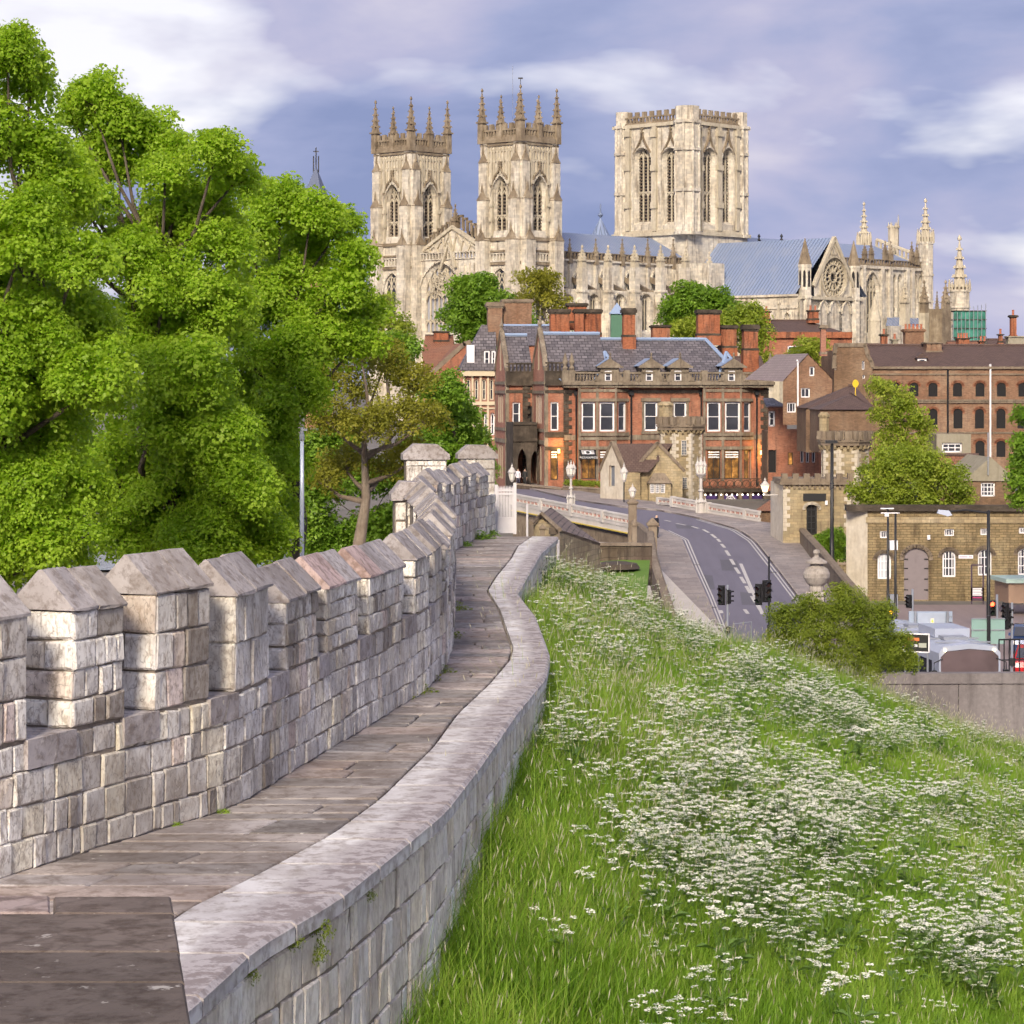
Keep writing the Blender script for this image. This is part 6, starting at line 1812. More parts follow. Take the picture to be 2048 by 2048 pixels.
for s_ in (dr[0][0], dr[1][0]):
 for b in (.5, 1.2, 1.9, 2.5):
  q = MB(); q.fbox(wf, min(s_, s_ + (.28 if s_ == dr[0][0] else -.28)), b, max(s_, s_ + (.28 if s_ == dr[0][0] else -.28)), b + .07, -.14, -.1); q.build("hinge", M_BLACK, do)
q = MB()
for ol, kw in ws[:5]:
 g_ = grow(ol, .16, True); q.bar(wf, [p for p in g_[2:]], .26, 0, .04)
q.build("arch_rings", M_SANDP, wh)["kind"] = "stuff"
q = MB(); q.fbox(wf, -.1, wf.px(1800, 1046)[1], ww, wf.px(1800, 1034)[1], 0, .05); q.build("string_course", M_YSTONE, wh)
q = MB(); q.fbox(wf, -1.4, zwt, ww, zwt + .22, -1.0, .28); q.fbox(wf, -1.4, zwt + .22, ww, zwt + .38, -1.0, .15); q.build("coping", M_SOOT, wh)
# return of the wall on the left, pale buttress
lfw = Fr(wf.pt(0, 0) + Vector((-1.25, 1.1, 0)), (1.25, -1.1)); l_ = (Vector((1.25, 1.1, 0))).length
q = MB(); q.wall(lfw, [(0, -1), (l_, -1), (l_, zwt), (0, zwt)]); q.build("buttress", M_PSTONE, wh)
r0 = wf.rect(1917, 1110, 1946, 1117); q = MB(); q.fbox(wf, *r0, .02, .05); so = q.build("street_sign", M_WHITE, wh)
M_FADE = plain("faded_lettering", (.5, .45, .55), .6)
for t0, t1 in ((.06, .62), (.7, .93)):
 q = MB(); q.fbox(wf, r0[0] + (r0[2] - r0[0]) * t0, r0[1] + .06, r0[0] + (r0[2] - r0[0]) * t1, r0[3] - .06, .05, .054); q.build("faded_lettering", M_FADE, so)
r0 = wf.rect(1854, 1070, 1860, 1079); q = MB(); q.fbox(wf, *r0, .01, .12); q.build("alarm_box", M_WHITE, wh)
# low wall left of it with hedge and railings
wallrun("forecourt_wall", "low ochre wall with iron railings beside the gate lodge garden", [P(1632, 1160, 172), P(1736, 1160, 171)], 1.15, .35, M_WSAND)
ra = empty("iron_railing", P(1690, 1120, 172), "short black iron railing on the low wall before the lodge garden", "railing")
q = MB(); fr = Fr(P(1690, 1122, 171.6), (1, 0)); wl_ = fr.px(1728)
q.fbox(fr, 0, .85, wl_, .9, -.02, .02); q.fbox(fr, 0, .1, wl_, .14, -.02, .02); q.build("rail", M_BLACK, ra)
k = 0
while k * .14 < wl_:
 q = MB(); q.fbox(fr, k * .14 - .012, 0, k * .14 + .012, .98, -.012, .012); q.build("baluster", M_BLACK, ra); k += 1
tree("hedge_shrub", "dark green hedge in the lodge garden above the low wall", "hedge", P(1670, 1130, 178), lob([(1640, 1085, 20), (1665, 1075, 22), (1690, 1085, 20), (1655, 1105, 22), (1685, 1108, 22), (1710, 1095, 14), (1640, 1115, 16)], 178), 'dark', .45, 1.0, .08, seed=31)
# --- brick warehouse with arched windows
bw2 = empty("brick_warehouse", P(1900, 930, 236), "long three-storey brick warehouse with arched green windows and dark tiled roof", "warehouse")
bf2, bww, be, br_ = simple_block(bw2, 1736, 2160, 735, 692, 962, 236, 11, M_VOID, M_TILE, "inner_wall", skew=.03)
ws = []
ff = bf2.off(c=.05)
for xs_, y0, y1, sp in (((1760, 1790, 1828, 1866, 1915, 1960, 2003, 2046), 764, 793, 772), ((1828, 1866, 1916, 1959, 2002, 2044), 816, 857, 826), ((1960, 2002, 2044), 880, 914, 888)):
 for x in xs_: ws.append((archwin(x - 9, y0, x + 9, y1, sp, ff), dict(fw=.1, nx=3, ny=4, fmat=plain("green_frame%d_%d" % (x, y0), (.1, .16, .14), .5))))
facade(bw2, ff, [(0, 0), (bww, 0), (bww, be), (0, be)], ws, M_BRICKM, .2)
q = MB()
for ol, kw in ws: q.bar(ff, grow(ol, .12, True)[2:], .24, 0, .03)
q.build("arch_rings", brick("arch_brick", (.3, .12, .07), (.38, .17, .1), (.44, .23, .15)), bw2)["kind"] = "stuff"
q = MB()
for y0, y1, pj in ((733, 738, .25), (747, 750, .1), (799, 802, .12), (803, 806, .16), (864, 867, .1)):
 r0 = ff.rect(1740, y0, 2100, y1); q.fbox(ff, 0, r0[1], bww, r0[3], 0, pj)
q.build("string_courses", M_SANDP, bw2)["kind"] = "stuff"
for x, y0, y1, mt, r in ((1980, 728, 915, M_WHITE, .09), (1895, 740, 866, M_BLACK, .09)):
 q = MB(); a, b1 = ff.px(x, y0); b0 = ff.px(x, y1)[1]; q.tube([ff.pt(a, b0, .15), ff.pt(a, b1, .15)], r, 6); q.build("drainpipe", mt, bw2)
chimney(bw2, 1853, 1885, 684, 712, 240, 3, M_BRICKM, M_SANDP)
# dormer on that roof
q = MB(); dfr = ff.off(c=-1.6); r0 = dfr.rect(1835, 716, 1853, 732); q.fbox(dfr, r0[0], r0[1], r0[2], r0[3], -2, 0); q.build("dormer", M_WHITE, bw2)
q = MB(); q.prism([dfr.pt(r0[0] - .2, r0[3], .2), dfr.pt(r0[2] + .2, r0[3], .2), dfr.pt((r0[0] + r0[2]) / 2, r0[3] + .5, .2)], [dfr.pt(r0[0] - .2, r0[3], -2), dfr.pt(r0[2] + .2, r0[3], -2), dfr.pt((r0[0] + r0[2]) / 2, r0[3] + .5, -2)]); q.build("dormer_roof", M_TILE, bw2)
q = MB(); r0 = dfr.rect(1839, 720, 1849, 730); q.poly([dfr.pt(*p, .01) for p in o_rect(*r0)]); q.build("dormer_pane", M_GLASS, bw2)
# shouldered gable block at its left end
gb = empty("gabled_house", P(1700, 830, 238), "brown brick block with curved shoulder gable left of the long warehouse", "building")
gf = Fr(P(1668, 850, 233), (1, .03)); gw = gf.px(1745)
T = lambda x, y: gf.px(x, y)
pts = [(0, 0), (gw, 0), T(1745, 733), T(1742, 722), T(1735, 710), T(1730, 690), T(1672, 690), T(1669, 708), T(1668, 735)]
facade(gb, gf, pts, [(R4(1724, 722, 1729, 739, gf), dict(fw=.06, nx=1)), (R4(1725, 750, 1730, 757, gf), dict(fw=.06)), (R4(1664 + 5, 722, 1673, 740, gf), dict(fw=.05))], M_BRICKB, name="gable_wall")
q = MB(); q.bar(gf, pts[2:], .35, -.4, .1); q.build("gable_coping", M_SANDP, gb)
q = MB(); q.fbox(gf, .2, 0, gw - .2, T(1700, 700)[1], -9, -.3); q.build("rear_block", M_BRICKB, gb)
# neighbouring gabled brick house
nh = empty("gabled_house", P(1610, 850, 226), "small mixed-brick gabled house with grey slate slope between mansion and warehouse", "house")
nf = Fr(P(1566, 850, 226), (1, .1)); nw = nf.px(1664); T = lambda x, y: nf.px(x, y)
facade(nh, nf, [(0, 0), (nw, 0), T(1664, 757), T(1616, 709), T(1566, 762)], [(R4(1619, 733, 1629, 752, nf), dict(fw=.1, nx=1)), (R4(1602, 776, 1620, 795, nf), dict(fw=.1, nx=2)), (R4(1574, 805, 1592, 825, nf), dict(fw=.1, nx=3))], M_BRICKM, name="gable_wall")
ka = nf.pt(*T(1616, 707)); bkv = Vector((-1.1, 7, 0))
q = MB(); q.poly([nf.pt(*T(1664.5, 758), .15), ka + nf.n * .15, ka + bkv, nf.pt(*T(1664.5, 758)) + bkv]); ro = q.build("roof", M_TILE, nh)
q = MB(); q.poly([nf.pt(*T(1564, 763), .15), ka + nf.n * .15, ka + bkv + Vector((-1, 0, 0)), nf.pt(*T(1564, 763)) + bkv * 1.2 + Vector((-1.2, 0, .2))]); q.build("roof", roofmat("grey_pink_slate", (.22, .17, .165), (.28, .22, .21), (.2, .16, .15), .4, .3, .02), nh)
q = MB(); a, b = T(1595, 724); q.tube([nf.pt(a, T(0, 818)[1], .15), nf.pt(a, b, .15), nf.pt(a - .1, b + .15, .3)], .08, 6); q.tube([nf.pt(a, T(0, 818)[1], .15), nf.pt(a + 1.2, T(0, 818)[1] - .1, .15)], .08, 6); q.build("drainpipe", M_WHITE, nh)
chimney(nh, 1642, 1653, 650, 712, 232, 1, M_BRICKP, M_SANDP, neck=.1)
# hipped roofs in front of it
hb = empty("hipped_outbuilding", P(1690, 900, 206), "low brown brick outbuilding with dark hipped roof behind the lodge tower", "building")
simple_block(hb, 1640, 1748, 818, 788, 905, 206, 7, M_BRICKB, M_TILE, hip=(3, 1.5))
hb2 = empty("hipped_outbuilding", P(1660, 830, 217), "dark hipped roof with lead ridge behind the lower outbuilding", "building")
simple_block(hb2, 1612, 1745, 815, 773, 905, 217, 7, M_BRICKB, M_TILE, hip=(4, 1))
an = empty("brick_annex", P(1580, 950, 238), "dark brick annex in the gap right of the red brick house", "building")
af = Fr(P(1536, 960, 236), (1, 0)); aw_ = af.px(1645)
ws = [(R4(1537, 822, 1550, 853, af), SASH), (R4(1601, 890, 1607, 925, af), dict(fw=.06)), (R4(1612, 890, 1618, 925, af), dict(fw=.06)), (R4(1624, 890, 1630, 925, af), dict(fw=.06)), (R4(1576, 905, 1586, 930, af), dict(fw=.05, fmat=M_BLACK, gmat=M_LIT)), (R4(1536.5, 900, 1552, 945, af), dict(fw=.05, fmat=M_BLACK, gmat=M_VOID))]
facade(an, af, [(0, -1), (aw_, -1), (aw_, af.px(1600, 858)[1]), (af.px(1574), af.px(1600, 858)[1]), (af.px(1574), af.px(1550, 812)[1]), (0, af.px(1550, 812)[1])], ws, M_BRICK)
q = MB(); q.poly([af.pt(-.2, af.px(0, 814)[1], .2), af.pt(af.px(1577), af.px(0, 814)[1], .2), af.pt(af.px(1552), af.px(0, 796)[1], -3), af.pt(-.2, af.px(0, 796)[1], -3)]); q.build("roof", M_SLATE, an)
q = MB(); q.fbox(af, 0, -1, aw_, af.px(0, 862)[1], -6, -.4); q.build("rear_block", M_BRICKB, an)
# white window wall, low houses at right
pw_ = empty("rendered_house", P(1910, 910, 226), "pale rendered wall with a wide white window below the brick warehouse", "house")
pfr = Fr(P(1874, 950, 226), (1, 0)); facade(pw_, pfr, [(0, 0), (pfr.px(1942), 0), (pfr.px(1942), pfr.px(0, 868)[1]), (0, pfr.px(0, 868)[1])], [(R4(1884, 886, 1924, 905, pfr), dict(fw=.14, nx=3, ny=2))], M_PLAST)
q = MB(); q.fbox(pfr, 0, 0, pfr.px(1942), pfr.px(0, 868)[1] - .05, -5, -.3); q.build("rear_block", M_PLAST, pw_)
lh = empty("pantiled_cottage", P(1930, 960, 186), "low cottage with orange pantiled roof beside the willow", "house")
simple_block(lh, 1880, 1972, 962, 912, 1010, 188, 6, M_BRICKB, M_PANT)
lg = empty("rendered_cottage", P(1980, 1005, 177), "grey rendered gable over brick with a twelve-pane white window", "house")
lgf = Fr(P(1930, 1030, 176), (1, .02)); T = lambda x, y: lgf.px(x, y)
facade(lg, lgf, [(0, 0), T(2030, 1030), T(2030, 962), T(1930, 962)], [(R4(1962, 965, 1990, 993, lgf), dict(fw=.1, nx=4, ny=3))], M_BRICKB, name="wall")
q = MB(); q.prism([lgf.pt(*T(1926, 962), .1), lgf.pt(*T(2034, 962), .1), lgf.pt(*T(1981, 914), .1)], [lgf.pt(*T(1926, 962), -8), lgf.pt(*T(2034, 962), -8), lgf.pt(*T(1981, 914), -8)]); q.build("gable", M_PLAST, lg)
q = MB(); q.tube([lgf.pt(*T(1975, 950), .2), lgf.pt(*T(1975, 865), .2)], .05, 5); q.build("flue_pipe", M_GREYM, lg)
# --- range in front of the south transept, and the ragged roofline to the right
ra_ = empty("red_brick_range", P(1600, 720, 322), "red brick range with dark hipped roof below the rose window", "building")
rf, rw_, re_, rr2 = simple_block(ra_, 1512, 1704, 669, 642, 760, 322, 12, M_BRICK, M_TILE, hip=(2, 5))
window(ra_, rf.off(c=.03), R4(1575, 692, 1600, 712, rf), -.03, .14, 2, 2)
q = MB(); r0 = rf.rect(1512, 664, 1704, 676); q.fbox(rf, 0, r0[1], rw_, r0[3], 0, .4); q.build("brick_cornice", M_BRICKO, ra_)
chimney(ra_, 1517, 1541, 622, 646, 326, 2, None, None, pots=2); chimney(ra_, 1618, 1638, 620, 646, 326, 2, None, None, pots=2)
for i, (x0, x1, ye, yr_, d, wm, rm, lab) in enumerate(((1700, 1770, 706, 690, 300, M_BRICK, M_TILE, "low red brick house left of the big chimney stack"), (1795, 1880, 712, 694, 305, M_PLAST, M_TILE, "pale rendered house behind the pot-lined chimney stack"), (1905, 1990, 702, 684, 310, M_BRICK, M_PANT, "red roofed house in front of the green scaffolding"), (1985, 2120, 700, 680, 300, M_PLAST, M_TILE, "grey walled house at the right end of the skyline"), (1420, 1530, 745, 715, 290, M_BRICKB, M_TILE, "dark roofed house behind the mansion's right chimneys"), (1230, 1330, 712, 690, 300, M_PLAST, M_SLATE, "pale gabled house behind the mansion's middle chimney"))):
 h = empty("town_house", P((x0 + x1) / 2, 740, d), lab, "house", "town houses on the skyline")
 simple_block(h, x0, x1, ye, yr_, 770, d, 8, wm, rm)
 if i == 0: chimney(h, 1763, 1776, 668, 700, d, 1, pots=1); chimney(h, 1785, 1797, 678, 700, d, 1, M_PLAST, M_PLAST, pots=1)
 if i == 1: chimney(h, 1810, 1850, 658, 705, d, 1, M_BRICKM, M_BRICKM, neck=.05, pots=5)
 if i == 2: chimney(h, 1917, 1940, 676, 695, d, 2, pots=4); chimney(h, 1960, 1975, 682, 696, d, 1, pots=2)
 if i == 3: chimney(h, 2022, 2034, 630, 672, d, 1, neck=.05, pots=1); chimney(h, 2016, 2060, 672, 696, d, 1, M_PLAST, M_PLAST); chimney(h, 1998, 2006, 668, 690, d, 1, pots=1)
# --- houses left of the mansion
te = empty("ornate_terrace", P(955, 1000, 288), "pink and cream ornate brick terrace with dark mansard at the mansion's left", "building")
tf2 = Fr(P(926, 1010, 286), (1, .06)); tw = tf2.px(994)
ws = [(archwin(x - 4, 758, x + 4, 800, 763, tf2), dict(fw=.14, nx=1, ny=2, fmat=M_PSTONE)) for x in (937, 953, 968, 983)] + [(archwin(x - 4, 826, x + 4, 870, 831, tf2), dict(fw=.14, ny=2)) for x in (953, 972, 985)] + [(R4(x - 4, 895, x + 4, 940, tf2), dict(fw=.14, ny=2)) for x in (953, 972, 985)]
facade(te, tf2, [(0, 0), (tw, 0), (tw, tf2.px(0, 745)[1]), (0, tf2.px(0, 745)[1])], ws, M_BRICKP)
q = MB()
for y0, y1, pj in ((741, 752, .5), (803, 810, .25), (815, 818, .15), (876, 880, .15)):
 r0 = tf2.rect(930, y0, 990, y1); q.fbox(tf2, -.2, r0[1], tw, r0[3], 0, pj)
for x in (928, 945, 961, 976):
 r0 = tf2.rect(x - 2, 750, x + 2, 1000); q.fbox(tf2, *r0, .002, .15)
q.build("stone_dressing", plain("cream_dressing", (.58, .5, .36), .8), te)
zE = tf2.px(0, 741)[1]; zK = tf2.px(975, 648)[1]
q = MB(); q.poly([tf2.pt(-.4, zE, .6), tf2.pt(tw, zE, .6), tf2.pt(tw, zK, -3.5), tf2.pt(2.2, zK, -3.5)]); q.poly([tf2.pt(-.4, zE, .6), tf2.pt(2.2, zK, -3.5), tf2.pt(-.4, zE, -9)]); q.build("roof", M_SLATE, te)
q = MB(); d2 = tf2.off(c=-.2); r0 = d2.rect(964, 698, 992, 736); q.fbox(d2, r0[0], r0[1], r0[2], r0[3], -3, 0); q.build("dormer", M_SLATE, te)
window(te, d2.off(c=.02), R4(968, 702, 979, 734, d2), -.05, .14, 1, 2); window(te, d2.off(c=.02), R4(983, 702, 991, 734, d2), -.05, .14, 1, 2)
q = MB(); d3 = tf2.off(c=-.1); r0 = d3.rect(934, 690, 949, 732); q.fbox(d3, *r0, -2, 0); q.build("dormer", M_WHITE, te)
chimney(te, 975, 1006, 604, 692, 289, 1, M_BRICKM, M_SANDP, neck=.0, dep=1.6); chimney(te, 1006, 1065, 598, 655, 290, 2, M_BRICKM, M_SANDP, neck=.0, dep=2)
bg = empty("brick_gable_house", P(890, 760, 302), "plain orange brick gable with pale coping left of the terrace", "house")
bgf = Fr(P(840, 800, 302), (1, .0)); T = lambda x, y: bgf.px(x, y)
facade(bg, bgf, [(0, 0), T(935, 800), T(935, 688), T(932, 686), T(865, 760), T(840, 780)], [], M_BRICK, name="gable_wall")
q = MB(); q.bar(bgf, [T(850, 758), T(928, 688), T(940, 684)], .5, -.4, .15); q.build("gable_coping", M_SANDP, bg)
q = MB(); q.poly([bgf.pt(*T(850, 755)), bgf.pt(*T(928, 686)), bgf.pt(*T(905, 686), -9), bgf.pt(*T(838, 700), -9)]); q.build("roof", M_PANT, bg)
bg2 = empty("town_house", P(870, 690, 320), "small red house with tiled roof in front of the church's great west window", "house", "town houses on the skyline")
simple_block(bg2, 848, 905, 700, 672, 760, 320, 8, M_BRICK, M_PANT); chimney(bg2, 868, 898, 662, 690, 322, 2)
# cupola with green louvres above the mansion
cu = empty("louvred_cupola", P(1234, 690, 292), "green louvred cupola with pale pyramid roof behind the chimneys", "cupola")
c = P(1234, 665, 292); h_ = 292 / FPX
q = MB(); q.cone((c.x, c.y), 14 * h_ * 1.3, 14 * h_ * 1.3, P(0, 690, 292).z, P(0, 628, 292).z, 4, 0, math.pi / 4); q.build("louvre_box", plain("green_louvre", (.06, .16, .1), .6), cu)
q = MB(); q.cone((c.x, c.y), 17 * h_ * 1.35, .05, P(0, 628, 292).z, P(0, 606, 292).z, 4, 0, math.pi / 4); q.build("roof", M_LEAD, cu)
# ---------------------------------------------------------------- the great church
AL_ = math.radians(43.5)
E_ = Vector((math.sin(AL_), math.cos(AL_), 0)); NN = Vector((-math.cos(AL_), math.sin(AL_), 0))
ZM = 7.0
C0 = Vector((*XY(1375, 600), ZM)); CW = 22.0
TT = C0 + E_ * 11 + NN * 11
M_LEADR = None
def leadroof():
 m, nt, b, out = nodes_of("lead_roof")
 uv = coords(nt, (1, 1, 1), 'uv')
 w = nt.nodes.new("ShaderNodeTexWave"); w.wave_type = 'BANDS'; w.bands_direction = 'X'
 w.inputs['Scale'].default_value = 0.33; w.inputs['Distortion'].default_value = 0.15; w.inputs['Detail'].default_value = 1
 nt.links.new(uv, w.inputs[0])
 v = coords(nt)
 col = mix(nt, ramp(nt, w.outputs[0], [(0.0, 0.0), (0.3, 1.0)]), (0.09, 0.12, 0.2), (0.21, 0.27, 0.41))
 st = coords(nt, (1, 1, .25))
 col = mix(nt, ramp(nt, noise(nt, st, .35, 5, .6), [(.45, 0.0), (.7, .5)]), col, (0.27, 0.3, 0.38))
 nt.links.new(col, b.inputs['Base Color'])
 b.inputs['Roughness'].default_value = .5; b.inputs['Metallic'].default_value = .0
 bump(nt, b, w.outputs[0], .6, .12)
 return m
M_LEADR = leadroof()
minster = empty("great_church", TT, "vast pale limestone Gothic cathedral with three towers rising over the town", "cathedral")
def Sf(o): return Fr(o, E_)          # faces south (right)
def Wf(o): return Fr(o, -NN)         # faces west (left)
def gwin(parent, fr, x0, y0, x1, y1, ysp, lights=3, transoms=(), depth=1.3, splay=.7, louv=False, hood=True, gmat=None, ogee=None, tw=.24, cc=0.0, head=True):
 """gothic window traced at picture box x0..x1, y0 (apex)..y1; returns the outline of the hole in the wall"""
 a0, b1 = fr.px(x0, y0); a1, _ = fr.px(x1, y0); b0 = fr.px((x0 + x1) / 2, y1)[1]; bs = fr.px((x0 + x1) / 2, ysp)[1]; b1 = fr.px((x0 + x1) / 2, y0)[1]
 inn = o_arch(a0, b0, a1, bs, b1); out = grow(inn, splay)
 m = MB()
 n = len(inn)
 for k in range(n):
  j = (k + 1) % n
  m.poly([fr.pt(*out[k], cc), fr.pt(*out[j], cc), fr.pt(*inn[j], cc - depth * .6), fr.pt(*inn[k], cc - depth * .6)], 0)
  m.poly([fr.pt(*inn[k], cc - depth * .6), fr.pt(*inn[j], cc - depth * .6), fr.pt(*inn[j], cc - depth), fr.pt(*inn[k], cc - depth)], 0)
 m.poly([fr.pt(a, b, cc - depth) for a, b in inn], 1)
 cb = cc - depth * .55
 w = (a1 - a0) / lights
 for k in range(1, lights):
  a = a0 + w * k; top = [b for b in np.linspace(bs, b1, 30) if inside((a, b), inn)]
  m.bar(fr, [(a, b0), (a, (max(top) if top else bs))], tw, cb - .3, cb, 2)
 for ty in transoms:
  b = fr.px((x0 + x1) / 2, ty)[1]; m.bar(fr, [(a0, b), (a1, b)], tw * 1.1, cb - .3, cb, 2)
  for k in range(lights): m.bar(fr, [(a0 + w * k, b - w * .7), (a0 + w * (k + .5), b - tw * .3), (a0 + w * (k + 1), b - w * .7)], tw * .6, cb - .25, cb - .05, 2)
 if head:
  r = (a1 - a0) * .95
  for k in range(0, lights + 1):           # intersecting tracery
   for s_ in (-1, 1):
    a = a0 + w * k; pts = []
    for t in np.linspace(0, 1.25, 14):
     p = (a + s_ * (r - r * math.cos(t)), bs + r * math.sin(t))
     if inside(p, inn): pts.append(p)
     elif pts: break
    if len(pts) > 1: m.bar(fr, pts, tw * .7, cb - .25, cb - .04, 2)
  for k in range(lights):
   m.bar(fr, [(a0 + w * k, bs - w * .1), (a0 + w * (k + .5), bs + w * .75), (a0 + w * (k + 1), bs - w * .1)], tw * .7, cb - .25, cb - .04, 2)
 if louv:
  b = b0 + .3
  while b < bs + (b1 - bs) * .6:
   m.hexa([fr.pt(a0, b, cb - .5), fr.pt(a1, b, cb - .5), fr.pt(a1, b + .12, cb - .5), fr.pt(a0, b + .12, cb - .5), fr.pt(a0, b - .25, cb - .2), fr.pt(a1, b - .25, cb - .2), fr.pt(a1, b - .13, cb - .2), fr.pt(a0, b - .13, cb - .2)], 3)
   b += .75
 if hood: m.bar(fr, grow(out, .16)[2:], .34, cc, cc + .4, 0)
 if ogee:
  am = (a0 + a1) / 2; bo = fr.px((x0 + x1) / 2, ogee)[1]; h = bo - b1
  hw = (a1 - a0) * .62
  for s_ in (-1, 1): m.bar(fr, [(am + s_ * hw, bs + (b1 - bs) * .45), (am + s_ * hw * .6, b1 + h * .02), (am + s_ * hw * .22, b1 + h * .3), (am, b1 + h * .62)], .34, cc, cc + .5, 4)
  m.bar(fr, [(am, b1 + h * .5), (am, bo)], .24, cc + .1, cc + .5, 4)
  for q in (.65, .82, .97): m.bar(fr, [(am - .4, b1 + h * q), (am + .4, b1 + h * q)], .22, cc + .1, cc + .45, 4)
 m.build("window", [M_LIME, gmat or M_LEADGL, M_TRAC, M_LOUV, M_LIMED], parent)
 return out
def pinnacle(parent, p, r, h_sh, h_sp, mat=None, rot=None, crock=True, name="pinnacle", n=4, neck=True):
 rot = (AL_ * -1 + math.pi / 4 if n == 4 else 0) if rot is None else rot
 m = MB(); x, y, z = p
 m.cone((x, y), r * 1.0, r * .95, z, z + h_sh, n, 0, rot)
 if neck:
  m.cone((x, y), r * 1.35, r * 1.35, z + h_sh * .93, z + h_sh, n, 0, rot)
  for k in range(4):      # gablets
   a = rot + math.pi / 4 + k * math.pi / 2; e = Vector((math.cos(a), math.sin(a), 0)); t = Vector((-e.y, e.x, 0)); c = Vector((x, y, z + h_sh)) + e * r * .75
   m.prism([c - t * r * .6, c + t * r * .6, c + Vector((0, 0, r * 1.5))], [c - t * r * .6 - e * .3 * r, c + t * r * .6 - e * .3 * r, c + Vector((0, 0, r * 1.5)) - e * .3 * r])
 z1 = z + h_sh
 m.cone((x, y), r * .86, r * .07, z1, z1 + h_sp, n, 0, rot)
 if crock:
  nk = max(4, int(h_sp / (r * 1.1)))
  for k in range(n):
   a = rot + 2 * math.pi * k / n
   for j in range(1, nk):
    t = j / nk; rr = r * .86 * (1 - t) + r * .07 * t; s_ = r * .36 * (1 - t * .4)
    c = (x + (rr + s_ * .4) * math.cos(a), y + (rr + s_ * .4) * math.sin(a), z1 + h_sp * t)
    m.cone((c[0], c[1]), s_ * .9, s_ * .25, c[2] - s_ * .6, c[2] + s_ * .7, 4, 0, a)
 m.lathe((x, y, z1 + h_sp), [(.05, -.2), (r * .3, .0), (r * .3, r * .3), (.05, r * .7)], 5)
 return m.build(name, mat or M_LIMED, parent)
def hgt(x, y, fr):
 return fr.px(x, y)[1]
def openwork(parent, fr, a0, a1, b0, b1, c0, c1, mat, step=.9, merl=0.0, name="parapet"):
 """pierced parapet: sill, rail, uprights and, above, merlons"""
 m = MB(); h = b1 - b0
 bt = b0 + h * (.62 if merl else 1.0)
 m.fbox(fr, a0, b0, a1, b0 + h * .14, c0, c1); m.fbox(fr, a0, bt - h * .12, a1, bt, c0, c1)
 n = max(2, int((a1 - a0) / step)); w = (a1 - a0) / n
 for k in range(n + 1):
  a = a0 + w * k; m.fbox(fr, a - step * .17, b0 + h * .14, a + step * .17, bt - h * .12, c0 + .05, c1 - .05)
 if merl:
  n = max(3, int((a1 - a0) / merl) | 1); w = (a1 - a0) / n
  for k in range(0, n, 2):
   m.fbox(fr, a0 + w * k, bt, a0 + w * (k + 1), b1, c0, c1)
 return m.build(name, mat, parent)
# --- central tower
SF, WF = Sf(C0), Wf(C0 + NN * CW)
zt = SF.px(1376, 243)[1]; zb = SF.px(1376, 466)[1]
ct = MB()
holes_w = []; holes_s = []
m = MB(); m.fbox(SF, 2.4, -2, CW - 1, zt, -CW + 1, -2.4)          # inner mass
tower = m.build("central_tower", M_LIME, minster)
hw_ = [gwin(tower, WF, x0, 296, x1, 443, 316, 3, (384,), 1.8, .5, True, True, None, 249, .3) for x0, x1 in ((1272, 1299), (1328, 1356))]
hs_ = [gwin(tower, SF, x0, 296, x1, 443, 316, 3, (384,), 1.8, .5, True, True, None, 249, .3) for x0, x1 in ((1407, 1428), (1446, 1464))]
m = MB()
m.wall(WF, [(0, zb), (CW, zb), (CW, zt), (0, zt)], hw_, .01); m.wall(SF, [(0, zb), (CW, zb), (CW, zt), (0, zt)], hs_, .01)
m.build("lantern_wall", M_LIME, tower)
m = MB(); m.fbox(SF, -.1, -2, CW + .1, zb, -CW - .1, .1); m.build("crossing_base", M_LIME, tower)
m = MB()
for b0, b1, pj in ((zb - .3, zb + .5, .7), (zb + .5, zb + 1.1, .3), (zt - .5, zt + .3, .6)):
 m.fbox(SF, -pj, b0, CW + pj, b1, -CW - pj, pj)
for fr, xs_ in ((WF, ((1252, 1263), (1305, 1316), (1361, 1366))), (SF, ((1399, 1403), (1431, 1442), (1469, 1477)))):
 for x0, x1 in xs_:
  r0 = fr.rect(x0, 252, x1, 462); m.fbox(fr, r0[0] + .2, r0[1], r0[2] - .2, r0[3], -.2, .55)
  for y0 in (262, 330, 405): rr = fr.rect(x0, y0, x1, y0 + 12); m.fbox(fr, rr[0], rr[1], rr[2], rr[3], 0, .9)
 for k in range(2):     # sloping sills
  pass
m.build("mouldings", M_TRAC, tower)
